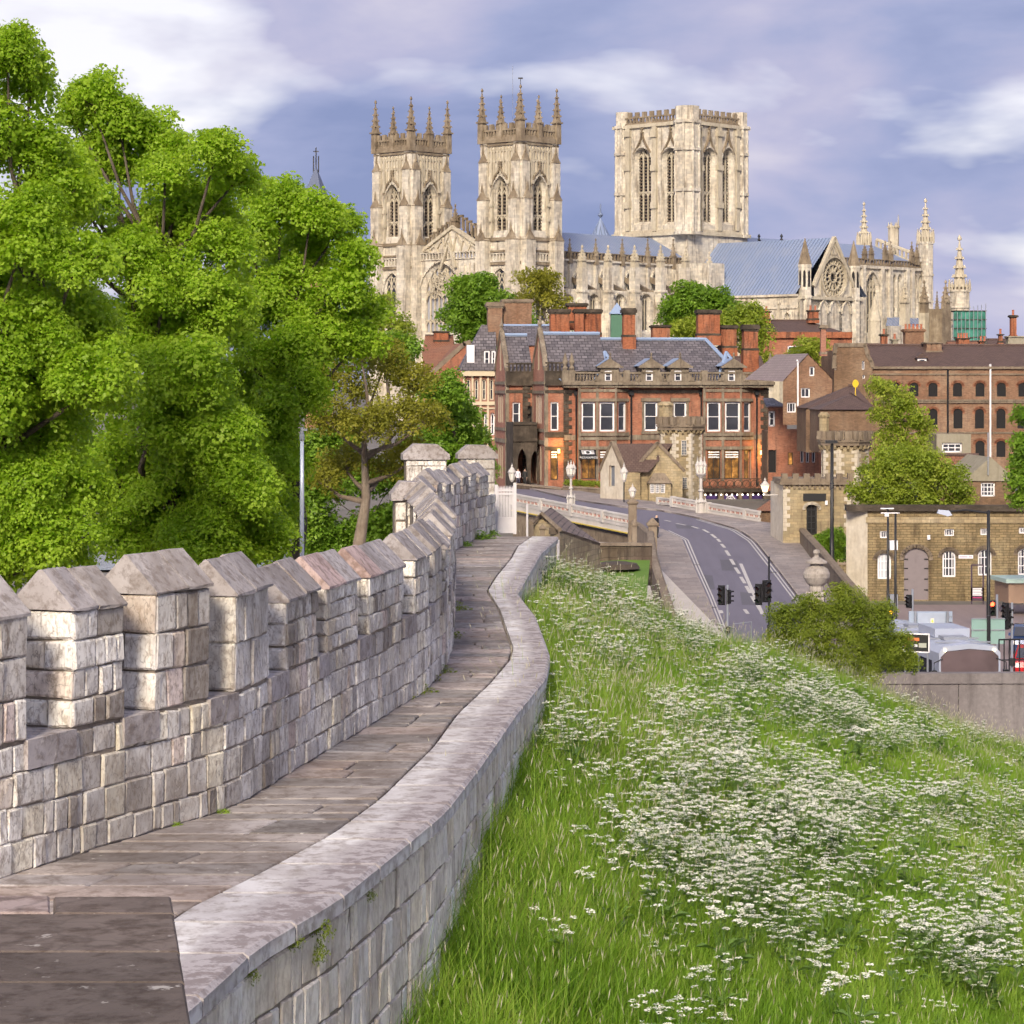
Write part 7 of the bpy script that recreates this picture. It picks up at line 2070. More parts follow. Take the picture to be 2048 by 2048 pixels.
# flat face panelling above the windows and sloping sills
m = MB()
for fr, ws in ((WF, hw_), (SF, hs_)):
 for w in ws:
  a0 = min(p[0] for p in w); a1 = max(p[0] for p in w); b0 = min(p[1] for p in w)
  m.hexa([fr.pt(a0, b0 - 2.2, .05), fr.pt(a1, b0 - 2.2, .05), fr.pt(a1, b0 - 2.2, -.3), fr.pt(a0, b0 - 2.2, -.3), fr.pt(a0, b0 + .05, .02), fr.pt(a1, b0 + .05, .02), fr.pt(a1, b0 + .05, -1.0), fr.pt(a0, b0 + .05, -1.0)])
  for a in (a0 - .25, a1 + .25): m.fbox(fr, a - .13, b0 - 2, a + .13, zt - 1, 0, .22)
m.build("sills", M_LIME, tower)
for c, r in ((C0 + (E_ + NN) * .6, 2.9), (C0 + NN * (CW - 1.5) + E_ * 1.2, 2.0), (C0 + E_ * (CW - 1.5) + NN * 1.2, 2.0), (C0 + (E_ + NN) * (CW - 1.5), 2.0)):
 m = MB(); m.cone((c.x, c.y), r, r, ZM + zb, ZM + SF.px(1376, 212)[1], 8, 0, -AL_ + math.pi / 8)
 for yy_ in (243, 298, 380, 466):
  z = ZM + SF.px(1376, yy_)[1]; m.cone((c.x, c.y), r + .45, r + .45, z - .35, z + .35, 8, 0, -AL_ + math.pi / 8)
 for k in range(8):
  a = -AL_ + math.pi / 8 + k * math.pi / 4; m.cone((c.x + r * math.cos(a), c.y + r * math.sin(a)), .32, .32, ZM + zb, ZM + zt, 5, 0)
 m.build("corner_turret", M_LIME, tower)
zp1 = SF.px(1376, 215)[1]
for fr in (WF, SF, Wf(C0 + NN * CW + E_ * (CW - .8)), Sf(C0 + NN * (CW - .8))):
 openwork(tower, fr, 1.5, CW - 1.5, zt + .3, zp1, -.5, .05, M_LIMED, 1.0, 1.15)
m = MB(); m.poly([SF.pt(0, zt + .4), SF.pt(CW, zt + .4), SF.pt(CW, zt + .4, -CW), SF.pt(0, zt + .4, -CW)]); m.build("tower_roof", M_LEADR, tower)
# --- west towers
WT = 11.2
LW_ = None
def solve_axis(px_, off):
 """distance west of the tower centre along the axis so that a point `off` south of it shows at px_"""
 k = (px_ - 1024) / FPX; q = TT - NN * off
 return (q.x - k * q.y) / (E_.x - k * E_.y)
OFF = 22.0
LL = solve_axis(1041, OFF)
A_sw = TT - NN * OFF - E_ * LL                       # SW corner of the southern tower
SFt = Sf(A_sw)
kq = (822 - 1024) / FPX
t_ = (A_sw.x - kq * A_sw.y) / (-NN.x + kq * NN.y)    # A + t n shows at 822
A_nw = A_sw + NN * t_
zW = lambda y: hgt(1041, y, SFt)
ZP0, ZP1, ZPT = zW(277), zW(252), zW(170)
def west_tower(A, nm, label, wx, sx):
 S, W = Sf(A), Wf(A + NN * WT)
 m = MB(); m.fbox(S, 2.0, -2, WT - .8, ZP0, -WT + .8, -2.0)
 t = m.build("west_tower", M_LIME, minster); t["label"] = label
 zb0 = zW(476)
 # windows: traced for the southern tower, repeated by plan position
 def place(fr, a0, a1, depth):
  X0 = fr.pt(a0, 0); X1 = fr.pt(a1, 0); f = lambda p: 1024 + FPX * p.x / p.y
  yk = lambda z: HOR + (ZC - (ZM + z)) * FPX / ((X0.y + X1.y) / 2)
  return f(X0), f(X1), yk
 hs = []
 for fr in (W, S):
  x0, x1, yk = place(fr, WT * .315, WT * .685, 0)
  hs.append(gwin(t, fr, x0, yk(zW(349)), x1, yk(zW(458)), yk(zW(388)), 3, (yk(zW(428)),), 1.6, .45, True, True, None, yk(zW(320)), .27))
 m = MB()
 m.wall(W, [(0, -2), (WT, -2), (WT, ZP0), (0, ZP0)], [hs[0]], .01); m.wall(S, [(0, -2), (WT, -2), (WT, ZP0), (0, ZP0)], [hs[1]], .01)
 m.poly([S.pt(0, zb0, -WT), S.pt(WT, zb0, -WT), S.pt(WT, ZP0, -WT), S.pt(0, ZP0, -WT)])
 m.poly([S.pt(WT, -2), S.pt(WT, -2, -WT), S.pt(WT, ZP0, -WT), S.pt(WT, ZP0)])
 m.build("tower_wall", M_LIME, t)
 # angle buttresses in stages
 m = MB(); d_ = MB()
 for stage, (y0, y1, pj, wd) in enumerate(((318, 277, .35, 1.7), (394, 318, .85, 2.0), (476, 394, 1.35, 2.3), (900, 476, 1.9, 2.6))):
  z0, z1 = (zW(y0) if y0 < 800 else -2), zW(y1)
  for fr in (W, S):
   for a0, a1 in ((-.2, wd), (WT - wd, WT + .2)):
    m.fbox(fr, a0, z0, a1, z1, -.4, pj)
    if stage:   # gabled set-off
     mid = (a0 + a1) / 2
     d_.prism([fr.pt(a0 - .1, z1 - .3, pj + .12), fr.pt(a1 + .1, z1 - .3, pj + .12), fr.pt(mid, z1 + 2.0, pj - .3)], [fr.pt(a0 - .1, z1 - .3, 0), fr.pt(a1 + .1, z1 - .3, 0), fr.pt(mid, z1 + 2.0, 0)])
     d_.cone(tuple(fr.pt(mid, 0, pj - .2))[:2], .28, .05, ZM + z1 + 1.6, ZM + z1 + 3.4, 4)
  # rear corners
  cN = A + E_ * WT + NN * WT
 m.build("buttress", M_LIME, t); d_.build("set_offs", M_LIMED, t)["kind"] = "stuff"
 m = MB()
 for y0, h, pj in ((277, 1.0, .5), (286, .4, .35), (476, .7, .4), (525, .6, .4), (500, .4, .3)):
  z = zW(y0); m.fbox(S, -pj, z - h / 2, WT + pj, z + h / 2, -WT - pj, pj)
 m.build("string_courses", M_LIMED, t)["kind"] = "stuff"
 m = MB()               # panelled zone under the parapet, niches beside the windows
 for fr in (W, S):
  for k in range(9):
   a = 2.0 + (WT - 4.0) * k / 8; m.fbox(fr, a - .14, zW(348), a + .14, zW(290), -.1, .3)
   if k < 8:
    w = (WT - 4) / 8
    for z in (zW(296), zW(316)): m.bar(fr, [(a, z - .7), (a + w / 2, z), (a + w, z - .7)], .22, 0, .28)
  for a in (3.1, WT - 3.1):
   m.fbox(fr, a - .22, zW(470), a + .22, zW(300), -.1, .4)
   for z in (zW(366), zW(410), zW(440)): m.fbox(fr, a - .4, z, a + .4, z + .8, 0, .7)
 m.build("panelling", M_TRAC, t)
 m = MB()               # sloping sill below the belfry windows
 for fr in (W, S): m.hexa([fr.pt(3.4, zW(476), .3), fr.pt(WT - 3.4, zW(476), .3), fr.pt(WT - 3.4, zW(476), -.2), fr.pt(3.4, zW(476), -.2), fr.pt(3.4, zW(459), .02), fr.pt(WT - 3.4, zW(459), .02), fr.pt(WT - 3.4, zW(459), -.2), fr.pt(3.4, zW(459), -.2)])
 m.build("sills", M_LIME, t)["kind"] = "stuff"
 for fr in (W, S, Wf(A + NN * WT + E_ * (WT - .6)), Sf(A + NN * (WT - .6))): openwork(t, fr, .3, WT - .3, ZP0 + .5, ZP1 + .9, -.5, .15, M_LIMED, .8, 1.0)
 for i in (0, .5, 1):
  for j in (0, .5, 1):
   if i == .5 and j == .5: continue
   p = A + E_ * WT * i + NN * WT * j; cr = (i != .5 and j != .5)
   r = 1.0 if cr else .8
   hs_h = (zW(232) - ZP0) if cr else (zW(236) - ZP0)
   pinnacle(t, (p.x, p.y, ZM + ZP0 - .5), r, hs_h, (ZPT if cr else zW(186)) - ZP0 - hs_h)
 # gallery across the lower stage and the side window
 for fr in (W, S): openwork(t, fr, 2.8, WT - 2.8, zW(522), zW(504), .1, .5, M_LIME, .9, 0, "gallery")
 m = MB(); m.poly([S.pt(0, ZP0 + .6), S.pt(WT, ZP0 + .6), S.pt(WT, ZP0 + .6, -WT), S.pt(0, ZP0 + .6, -WT)]); m.build("tower_roof", M_LEADR, t)
 # lower side window as a projecting frame in the wall
 for fr in (W, S):
  x0, x1, yk = place(fr, WT * .3, WT * .7, 0)
  f2 = fr.off(c=.35)
  out = gwin(t, f2, x0, yk(zW(536)), x1, yk(zW(640)), yk(zW(572)), 3, (), .3, .5, False, True, None, None, .3)
 return t
west_tower(A_sw, "south", "southern west tower with pale flagpole beside the nave", None, None)
west_tower(A_nw, "north", "northern west tower half behind the tall green trees", None, None)
fp = A_sw + E_ * 5 + NN * 7
m = MB(); m.tube([(fp.x, fp.y, ZM + ZP0), (fp.x, fp.y, ZM + zW(122))], .04, 6); m.build("flagpole", M_GREYM, minster)
pv = A_sw; m = MB(); m.tube([(pv.x, pv.y, ZM + ZPT), (pv.x, pv.y, ZM + zW(155))], .07, 5); m.fbox(Fr((pv.x, pv.y, 0), (1, 0)), -.5, ZM + zW(158), .5, ZM + zW(155), -.05, .05); m.build("weather_vane", M_BLACK, minster)
# --- west front between the towers
gapw = t_ - WT
FFr = Wf(A_nw + E_ * 1.2)
wm = lambda y: FFr.px(880, y)[1]
b0g = wm(520)
great = gwin(minster, FFr, 848, 530, 916, 664, 590, 8, (640,), 1.2, 1.3, False, True, plain("pale_leaded_glass", (.34, .35, .4), .3), None, .34)
# flowing heart tracery over it
a0g, a1g = FFr.px(848), FFr.px(916); am = (a0g + a1g) / 2; bs = wm(596); bt = wm(534)
m = MB()
for s_ in (-1, 1):
 for k in range(5):
  w = (a1g - a0g) / 2 * (1 - k * .19)
  m.bar(FFr, [(am, bs + (bt - bs) * (.05 + k * .17)), (am + s_ * w * .45, bs + (bt - bs) * (.22 + k * .17)), (am + s_ * w * .8, bs + (bt - bs) * (.2 + k * .15)), (am + s_ * w * .93, bs + (bt - bs) * (-.05 + k * .15))], .34, -.6, -.3)
  m.bar(FFr, o_circ(am + s_ * w * .45, bs + (bt - bs) * (.1 + k * .15), w * .16, 8), .22, -.6, -.3, 0, True)
m.bar(FFr, [(am, bs), (am, bt)], .36, -.6, -.3)
m.build("heart_tracery", M_TRAC, minster)
m = MB(); m.wall(FFr, [(0, -2), (gapw, -2), (gapw, b0g), (0, b0g)], [great], .01)
for k in range(15):     # vertical panelling
 a = .3 + (gapw - .6) * k / 14
 p0 = max([p[1] for p in great if abs(p[0] - a) < (a1g - a0g) * .12] + [-2])
 if p0 < b0g - 1.2 and not inside((a, wm(600)), great): m.fbox(FFr, a - .16, -2, a + .16, b0g - 1, -.1, .35)
m.build("west_wall", M_LIME, minster)
openwork(minster, FFr, 0, gapw, b0g, wm(505), -.3, .3, M_LIME, .9, 0, "gallery")
GF = FFr.off(c=-1.0)
ga0, gb0 = 1.2, wm(507); gap = GF.px(888, 456)
m = MB(); m.prism([GF.pt(0, gb0), GF.pt(gapw, gb0), GF.pt(gapw / 2, gap[1])], [GF.pt(0, gb0, -1.5), GF.pt(gapw, gb0, -1.5), GF.pt(gapw / 2, gap[1], -1.5)])
m.build("west_gable", M_LIME, minster)
m = MB(); hg = gap[1] - gb0
m.bar(GF, [(-.2, gb0 - .1), (gapw / 2, gap[1] + .1), (gapw + .2, gb0 - .1)], .7, 0, .5)
for s_ in (-1, 1):
 for k in range(4): m.bar(GF, [(gapw / 2 + s_ * gapw * .1 * k, gb0), (gapw / 2 + s_ * gapw * (.05 + .1 * k), gb0 + hg * (.75 - .2 * k)), (gapw / 2 + s_ * gapw * (.12 + .1 * k), gb0 + hg * (.3 - .06 * k))], .4, 0, .35)
m.build("gable_tracery", M_TRAC, minster)
m = MB()
for s_ in (-1, 1):      # stepped openwork parapet behind the gable
 for k in range(8):
  a = gapw / 2 + s_ * (gapw / 2) * (k + .5) / 8.4; bb = gb0 + hg * (1 - (k + .5) / 8.4); wd = gapw / 2 / 8.4
  m.fbox(GF, a - wd * .5, bb + .2, a - wd * .28, bb + 3.0, -2, -1.5); m.fbox(GF, a + wd * .28, bb + .2, a + wd * .5, bb + 3.0, -2, -1.5); m.fbox(GF, a - wd * .5, bb + 2.6, a + wd * .5, bb + 3.1, -2, -1.5)
m.build("stepped_parapet", M_LIMED, minster)
p = GF.pt(gapw / 2, gap[1], -.6); pinnacle(minster, tuple(p), .8, 1.4, 3.2)
p = FFr.pt(gapw / 2, wm(520), .3)
m = MB(); m.bar(FFr, [(gapw / 2 - 2.2, wm(536)), (gapw / 2, wm(488)), (gapw / 2 + 2.2, wm(536))], .5, .3, .8); m.build("window_gablet", M_TRAC, minster)
# --- nave
CL = Sf(C0 - E_ * (LL - 11))         # clerestory plane, origin west
NL = LL - 11
ze_ = Sf(C0).px(1361, 530)[1]; zpr = Sf(C0).px(1361, 517)[1]
zrg = 49.4 - ZM
OFFN = CL.px(1130)
wins_ = []
cpx = [1106, 1158, 1210, 1262, 1314, 1361]
m = MB()
nave = MB().build("nave", M_LIME, minster)
for x in cpx[1:]: wins_.append(gwin(nave, CL, x - 9, 540, x + 9, 606, 560, 4, (), .8, .35, False, True, None, None, .26))
zlow = CL.px(1250, 640)[1]
m.wall(CL, [(0, -2), (NL, -2), (NL, ze_), (0, ze_)], wins_, .01)
m.fbox(CL, 0, ze_ - .4, NL, ze_, 0, .5)
m.build("clerestory_wall", M_LIME, nave)
openwork(nave, CL, 0, NL, ze_, zpr + .2, -.2, .3, M_LIMED, 1.1, 0)
m = MB(); m.poly([CL.pt(9, zpr, -.3), CL.pt(NL, zpr, -.3), CL.pt(NL, zrg, -11), CL.pt(9, zrg, -11)]); m.poly([CL.pt(9, zpr, -21.7), CL.pt(NL, zpr, -21.7), CL.pt(NL, zrg, -11), CL.pt(9, zrg, -11)])
m.build("nave_roof", M_LEADR, nave)
AI = CL.off(c=9.5)                   # aisle wall
za_ = AI.px(1270, 640)[1] - 3
aw = []
for x in (1133, 1186, 1238, 1290, 1342): aw.append(gwin(nave, AI, x - 8, 588, x + 8, 660, 602, 3, (), .8, .4, False, True, None, None, .26))
zat = AI.px(1250, 582)[1]
m = MB(); m.wall(AI, [(0, -2), (NL, -2), (NL, zat), (0, zat)], aw, .01); m.build("aisle_wall", M_LIME, nave)
m = MB(); m.poly([AI.pt(0, zat), AI.pt(NL, zat), CL.pt(NL, zat + .3), CL.pt(0, zat + .3)]); m.build("aisle_roof", M_LEADR, nave)
for x in (1117, 1170, 1222, 1275, 1327, 1377):
 BF = AI.off(c=1.6); a = BF.px(x)
 p = BF.pt(a, 0, 0); zt1 = BF.px(x, 535)[1]; ztip = BF.px(x, 494)[1]
 m = MB(); m.fbox(BF, a - 1.05, -2, a + 1.05, BF.px(x, 600)[1], -2.0, .3); m.fbox(BF, a - .85, BF.px(x, 600)[1], a + .85, zt1, -1.7, 0)
 m.fbox(BF, a - 1.1, BF.px(x, 585)[1], a + 1.1, BF.px(x, 580)[1], -1.9, .25); m.build("buttress", M_LIME, nave)
 q = BF.pt(a, zt1, -.85); pinnacle(nave, tuple(q), .95, (ztip - zt1) * .35, (ztip - zt1) * .62, M_TRAC)
 # flying arches
 for dz in (0, -9.5):
  h0, h1 = CL.px(x - 30, 556)[1] + dz, BF.px(x, 590)[1] + dz * .8
  m = MB(); c0 = CL.pt(a - (BF.o - CL.o).dot(CL.u) if False else a, h0); c1 = BF.pt(a, h1, -1.2)
  t = CL.u * .45
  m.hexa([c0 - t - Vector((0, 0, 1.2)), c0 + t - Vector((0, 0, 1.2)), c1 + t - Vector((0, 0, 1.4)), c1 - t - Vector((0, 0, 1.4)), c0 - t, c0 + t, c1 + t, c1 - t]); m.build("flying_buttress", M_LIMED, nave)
for x in (1138, 1190, 1243, 1294, 1345):
 a = CL.px(x); p = CL.pt(a, ze_ - 1, .2); pinnacle(nave, tuple(p), .7, CL.px(x, 512)[1] - ze_ + 1, CL.px(x, 481)[1] - CL.px(x, 512)[1])
 m = MB(); m.fbox(CL, a - .3, zat, a + .3, ze_, 0, .5); m.build("pilaster", M_LIME, nave)
m = MB(); m.fbox(CL, NL - 5, -2, NL + .5, CL.px(1375, 530)[1], 0, 10.5); m.build("aisle_end_wall", M_LIME, nave)
# --- south transept
kq = (1668 - 1024) / FPX
tS = (TT.x - kq * TT.y) / (NN.x - kq * NN.y)
G0 = TT - NN * tS
GS = Sf(G0)
aL, aR2 = GS.px(1600), GS.px(1722)
trans = MB().build("south_transept", M_LIME, minster)
rose = GS.px(1668, 555); rr = 4.7
zap = GS.px(1668, 478)[1]; zsh = GS.px(1668, 597)[1]; zev = GS.px(1632, 566)[1]
gl, gr_ = GS.px(1628), GS.px(1706)
inn = o_circ(rose[0], rose[1], rr, 32)
lanc = []
for x, yt_, hw in ((1646, 603, 5), (1669, 600, 6), (1692, 604, 5)): lanc.append(gwin(trans, GS, x - hw, yt_, x + hw, 672, yt_ + 22, 1, (), .9, .6, False, True, None, None, .3, 0, False))
m = MB(); m.wall(GS, [(aL, -2), (aR2, -2), (aR2, zsh), (gr_, zsh), (gr_, zev), (0, zap), (gl, zev), (gl, zsh), (aL, zsh)], [inn] + lanc, 1.0); m.build("gable_wall", M_LIME, trans)
m = MB(); m.poly([GS.pt(a, b, -.9) for a, b in inn], 1)
for rad, w in ((rr, .5), (rr * .62, .22), (rr * .26, .25), (rr * .9, .2)): m.bar(GS, o_circ(*rose, rad, 28), w, -.7, -.1 if rad < rr else .35, 0, True)
for k in range(24):
 a = 2 * math.pi * k / 24; m.bar(GS, [(rose[0] + rr * .6 * math.cos(a), rose[1] + rr * .6 * math.sin(a)), (rose[0] + rr * .95 * math.cos(a), rose[1] + rr * .95 * math.sin(a))], .22, -.7, -.2)
 if k % 2 == 0: m.bar(GS, [(rose[0] + rr * .2 * math.cos(a), rose[1] + rr * .2 * math.sin(a)), (rose[0] + rr * .62 * math.cos(a), rose[1] + rr * .62 * math.sin(a))], .22, -.7, -.2)
m.build("rose_window", [M_TRAC, M_LEADGL], trans)
m = MB(); m.bar(GS, [(gl - .2, zev - .6), (0, zap + .2), (gr_ + .2, zev - .6)], .8, -.4, .4); m.bar(GS, [(-1.1, GS.px(1668, 508)[1]), (0, GS.px(1668, 490)[1]), (1.1, GS.px(1668, 508)[1])], .35, 0, .25, 0, True)
for a in (gl + 1.6, gr_ - 1.6): m.bar(GS, o_arch(a - .6, zsh + .6, a + .6, zsh + 4.5, zsh + 6), .3, 0, .25)
m.fbox(GS, aL, zsh - .4, aR2, zsh + .3, 0, .5)
m.build("gable_mouldings", M_TRAC, trans)
for x, top, cb, wd in ((1613.5, 476, 529, 27), (1711, 481, 532, 26)):
 a = GS.px(x); c = GS.pt(a, 0, -.5); d = c.y; r = wd * d / FPX / 2
 zc1 = GS.px(x, cb)[1] + ZM; zt1 = GS.px(x, top)[1] + ZM
 m = MB(); m.cone((c.x, c.y), r, r, ZM - 2, zc1, 8, 0, .2); m.cone((c.x, c.y), r * 1.08, r * 1.08, zc1 - .6, zc1, 8, 0, .2); m.cone((c.x, c.y), r * 1.15, r * 1.15, ZM + zsh - .3, ZM + zsh + .4, 8, 0, .2)
 tu = m.build("corner_turret", M_LIME, trans)
 m = MB(); m.cone((c.x, c.y), r * 1.05, .08, zc1, zt1, 8, 0, .2); m.build("turret_spire", M_LIMED, tu)
 for k in range(8):
  aa = .2 + math.pi / 8 + k * math.pi / 4; e = Vector((math.cos(aa), math.sin(aa), 0)); f = Fr((c.x + e.x * r * .93, c.y + e.y * r * .93, zc1 - 5), (-e.y, e.x));
  m = MB(); m.poly([f.pt(p[0], p[1], .02 if f.n.dot(e) > 0 else -.02) for p in o_arch(-.3, 0, .3, 3, 3.8, 3)]); m.build("lancet", M_VOID, tu)
hwT = 13.2
WFt = Wf(TT - E_ * hwT - NN * 11)      # west wall of the transept, origin at north end
Lt = tS - 11
zEv = WFt.px(1590, 588)[1]
m = MB()
arc = []
for k in range(11):
 a = 2.5 + (Lt - 4) * k / 10.5; hw = .55 if k % 2 else .62
 arc.append(o_arch(a - hw, zEv - 9.5, a + hw, zEv - 5.2, zEv - 4.0, 4))
m.wall(WFt, [(0, -2), (Lt, -2), (Lt, zEv), (0, zEv)], [arc[k] for k in range(1, 11, 3)] + [arc[2]] if False else arc, .7)
m.fbox(WFt, 0, zEv - .5, Lt, zEv, 0, .5); m.fbox(WFt, 0, zEv - 3.2, Lt, zEv - 2.9, 0, .3)
for o1 in arc: m.bar(WFt, grow(o1, .2, True)[2:], .25, 0, .25)
m.build("transept_wall", M_LIME, trans)
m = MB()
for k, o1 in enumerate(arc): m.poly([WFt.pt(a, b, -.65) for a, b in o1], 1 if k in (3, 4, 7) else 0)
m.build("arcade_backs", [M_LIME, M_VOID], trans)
zrT = 48.2 - ZM
m = MB(); N0 = TT - NN * 11;
r0_, r1_ = N0 + Vector((0, 0, zrT)), G0 + NN * .6 + Vector((0, 0, zrT))
m.poly([WFt.pt(0, zEv, .3), WFt.pt(Lt - .6, zEv, .3), r1_, r0_]); e2o = E_ * (2 * hwT)
m.poly([WFt.pt(0, zEv, -.3) + e2o, WFt.pt(Lt - .6, zEv, -.3) + e2o, r1_, r0_])
m.build("transept_roof", M_LEADR, trans)
m = MB(); m.fbox(WFt.off(c=-1.0), -1, -2, Lt, zEv - .6, -2 * hwT + 3, -.5); m.build("transept_core", M_LIME, trans)
p = WFt.pt(WFt.px(1427), 0, 1.5); pz = WFt.px(1427, 572)[1]; pinnacle(trans, (p.x, p.y, ZM + pz - 6), .95, WFt.px(1427, 540)[1] - pz + 6, WFt.px(1427, 508)[1] - WFt.px(1427, 540)[1], M_TRAC)
p = WFt.pt(WFt.px(1574), 0, 3.0); pinnacle(trans, (p.x, p.y, ZM), 1.4, WFt.px(1574, 655)[1], WFt.px(1574, 610)[1] - WFt.px(1574, 655)[1], M_TRAC, crock=False)
for x in (1520, 1575):
 pass
# --- east arm
choir = MB().build("choir", M_LIME, minster)
CH = Sf(TT - NN * 15 + E_ * 13)
zpc = CH.px(1760, 534)[1]; zpt = CH.px(1760, 519)[1]
aE = CH.px(1850)
cw_ = [gwin(choir, CH, 1731, 545, 1756, 665, 585, 4, (630,), 1.0, .6, False, True, None, None, .36)]
for x0, x1 in ((1786, 1794), (1796, 1804), (1827, 1835), (1838, 1846)): cw_.append(gwin(choir, CH, x0, 548, x1, 636, 562, 2, (616,), 1.0, .2, False, False, None, None, .3))
m = MB(); m.wall(CH, [(-2, -2), (aE, -2), (aE, zpc), (-2, zpc)], cw_, .01)
for x in (1724, 1762, 1778, 1812, 1822): a = CH.px(x); m.fbox(CH, a - .6, -2, a + .6, zpc, 0, .8)
m.fbox(CH, -2, zpc - .5, aE, zpc + .2, 0, .6)
m.build("choir_wall", M_LIME, choir)
openwork(choir, CH, -2, aE, zpc + .2, zpt, -.2, .4, M_LIMED, 1.2)
m = MB(); zr3 = Sf(TT).px(1740, 491)[1]
aEr = aE - 1
m.poly([CH.pt(-2, zpc + .8, -.5), CH.pt(aEr, zpc + .8, -.5), CH.pt(aEr, zr3, -15), CH.pt(-2, zr3, -15)]); m.build("choir_roof", M_LEADR, choir)
for x, top, b_ in ((1728, 489, 520), (1741, 487, 521), (1769, 485, 521), (1780, 486, 523), (1822, 487, 527), (1832, 490, 530)):
 a = CH.px(x); p = CH.pt(a, CH.px(x, b_)[1], .2); pinnacle(choir, tuple(p), .75, CH.px(x, (b_ + top) / 2 + 4)[1] - CH.px(x, b_)[1], CH.px(x, top)[1] - CH.px(x, (b_ + top) / 2 + 4)[1])
m = MB(); m.poly([CH.pt(-2, -2, -30), CH.pt(aE, -2, -30), CH.pt(aE, zpc, -30), CH.pt(-2, zpc, -30)]); m.poly([CH.pt(aE, -2), CH.pt(aE, -2, -30), CH.pt(aE, zpc, -30), CH.pt(aE, zr3, -15), CH.pt(aE, zpc)]); m.build("east_wall", M_LIME, choir)
# east gable with openwork and its crowning block
EG = [CH.px(1833, 513), CH.px(1792, 488)]
m = MB()
A, B = CH.pt(aE, zpc + 3.2, -.5), CH.pt(aE, zr3 + 1.6, -15)
for t in np.linspace(0, 1, 12):
 p = A.lerp(B, t); m.cone((p.x, p.y), .35, .35, p.z - 2.4, p.z, 4)
m.tube([A, B], .45, 5); m.tube([A - Vector((0, 0, 2.4)), B - Vector((0, 0, 2.4))], .45, 5); m.build("east_gable_parapet", M_TRAC, choir)
p = B; r = 9.5 * p.y / FPX
m = MB(); kk = p.y / FPX
zt3 = ZC + (HOR - 452) * kk; zb3 = ZC + (HOR - 492) * kk
pc = P(1787, 470, p.y)
m.cone((pc.x, pc.y), r * 1.15, r * 1.15, zb3 - 3, zt3, 8); m.cone((pc.x, pc.y), r * 1.35, r * 1.35, zt3 - .5, zt3, 8)
for k in range(6): m.cone((pc.x + r * math.cos(k * 1.047), pc.y + r * math.sin(k * 1.047)), .25, .05, zt3, zt3 + (3 if k == 0 else 1), 4)
m.build("gable_block", M_TRAC, choir)
def spire_turret(parent, x, d, yb, yg0, yg1, ytop, wpx, name="turret"):
 c = P(x, yb, d); k = d / FPX; r = wpx * k / 2; Z = lambda y: ZC - (y - HOR) * k
 m = MB(); m.cone((c.x, c.y), r, r, Z(yb), Z(yg0), 8, 0, .2)
 for y in (yg0, (yb * .3 + yg0 * .7), (yb * .55 + yg0 * .45)): m.cone((c.x, c.y), r * 1.1, r * 1.1, Z(y) - .3, Z(y) + .3, 8, 0, .2)
 t = m.build(name, M_LIME, parent)
 m = MB()
 for q in range(16):
  a = .2 + q * math.pi / 8; m.cone((c.x + r * .98 * math.cos(a), c.y + r * .98 * math.sin(a)), .32, .28, Z(yg0), Z(yg1), 4, 0, a); m.cone((c.x + r * .98 * math.cos(a), c.y + r * .98 * math.sin(a)), .3, .03, Z(yg1), Z(yg1) + 1.6, 4, 0, a)
 m.cone((c.x, c.y), r * .72, r * .72, Z(yg0), Z(yg1), 8, 1, .2); m.cone((c.x, c.y), r * 1.03, r * 1.03, Z(yg1) - .6, Z(yg1), 8, 0, .2, False); m.build("gallery", [M_TRAC, M_LIMED], t)
 pinnacle(t, (c.x, c.y, Z(yg1) - .5), r * .72, .5, Z(ytop) - Z(yg1), M_TRAC, n=8, rot=.2, neck=False, name="spire")
spire_turret(minster, 1851, CH.pt(aE, 0).y, 700, 486, 470, 404, 32)
spire_turret(minster, 1728, CH.pt(aE, 0, -30).y, 560, 493, 476, 410, 27)
# aisle pinnacles and lesser turret in front of the choir
AF = CH.off(c=11)
for x, top in ((1814, 566), (1853, 566), (1896, 566)):
 a = AF.px(x); p = AF.pt(a, 0); kk = p.y / FPX; Z = lambda y: ZC - (y - HOR) * kk
 m = MB(); m.fbox(AF, a - 1.0, -2, a + 1.0, Z(626) - ZM, -1.6, .2); m.build("buttress", M_TRAC, choir)
 pinnacle(choir, (p.x - .5, p.y + .5, Z(626)), 1.2, Z(604) - Z(626), Z(top) - Z(604), M_LIMED if x != 1814 else M_TRAC)
m = MB(); m.poly([AF.pt(AF.px(1775), Z(655) - ZM, -.5), AF.pt(AF.px(1905), Z(655) - ZM, -.5), CH.pt(CH.px(1890), Z(634) - ZM), CH.pt(CH.px(1775), Z(634) - ZM)]); m.build("aisle_roof", M_LEADR, choir)
m = MB(); m.wall(AF, [(AF.px(1775), -2), (AF.px(1905), -2), (AF.px(1905), Z(655) - ZM), (AF.px(1775), Z(655) - ZM)]); m.build("aisle_wall", M_LIME, choir)
c = P(1749, 690, 580); kk = 580 / FPX
m = MB(); m.cone((c.x, c.y), 13 * kk, 13 * kk, c.z - 3, P(0, 642, 580).z, 8); m.cone((c.x, c.y), 14 * kk, .1, P(0, 642, 580).z, P(0, 592, 580).z, 8); m.build("lesser_turret", M_TRAC, choir)
for x in (1874, 1887): p = P(x, 620, 640); pinnacle(choir, (p.x, p.y, p.z - 8), .6, 8, P(0, 586, 640).z - p.z, M_LIMED)
m = MB(); m.cone(tuple(P(1880, 0, 640))[:2], 22 * 640 / FPX, 22 * 640 / FPX, ZM, P(0, 618, 640).z, 4); m.build("east_chapel", M_LIMED, choir)
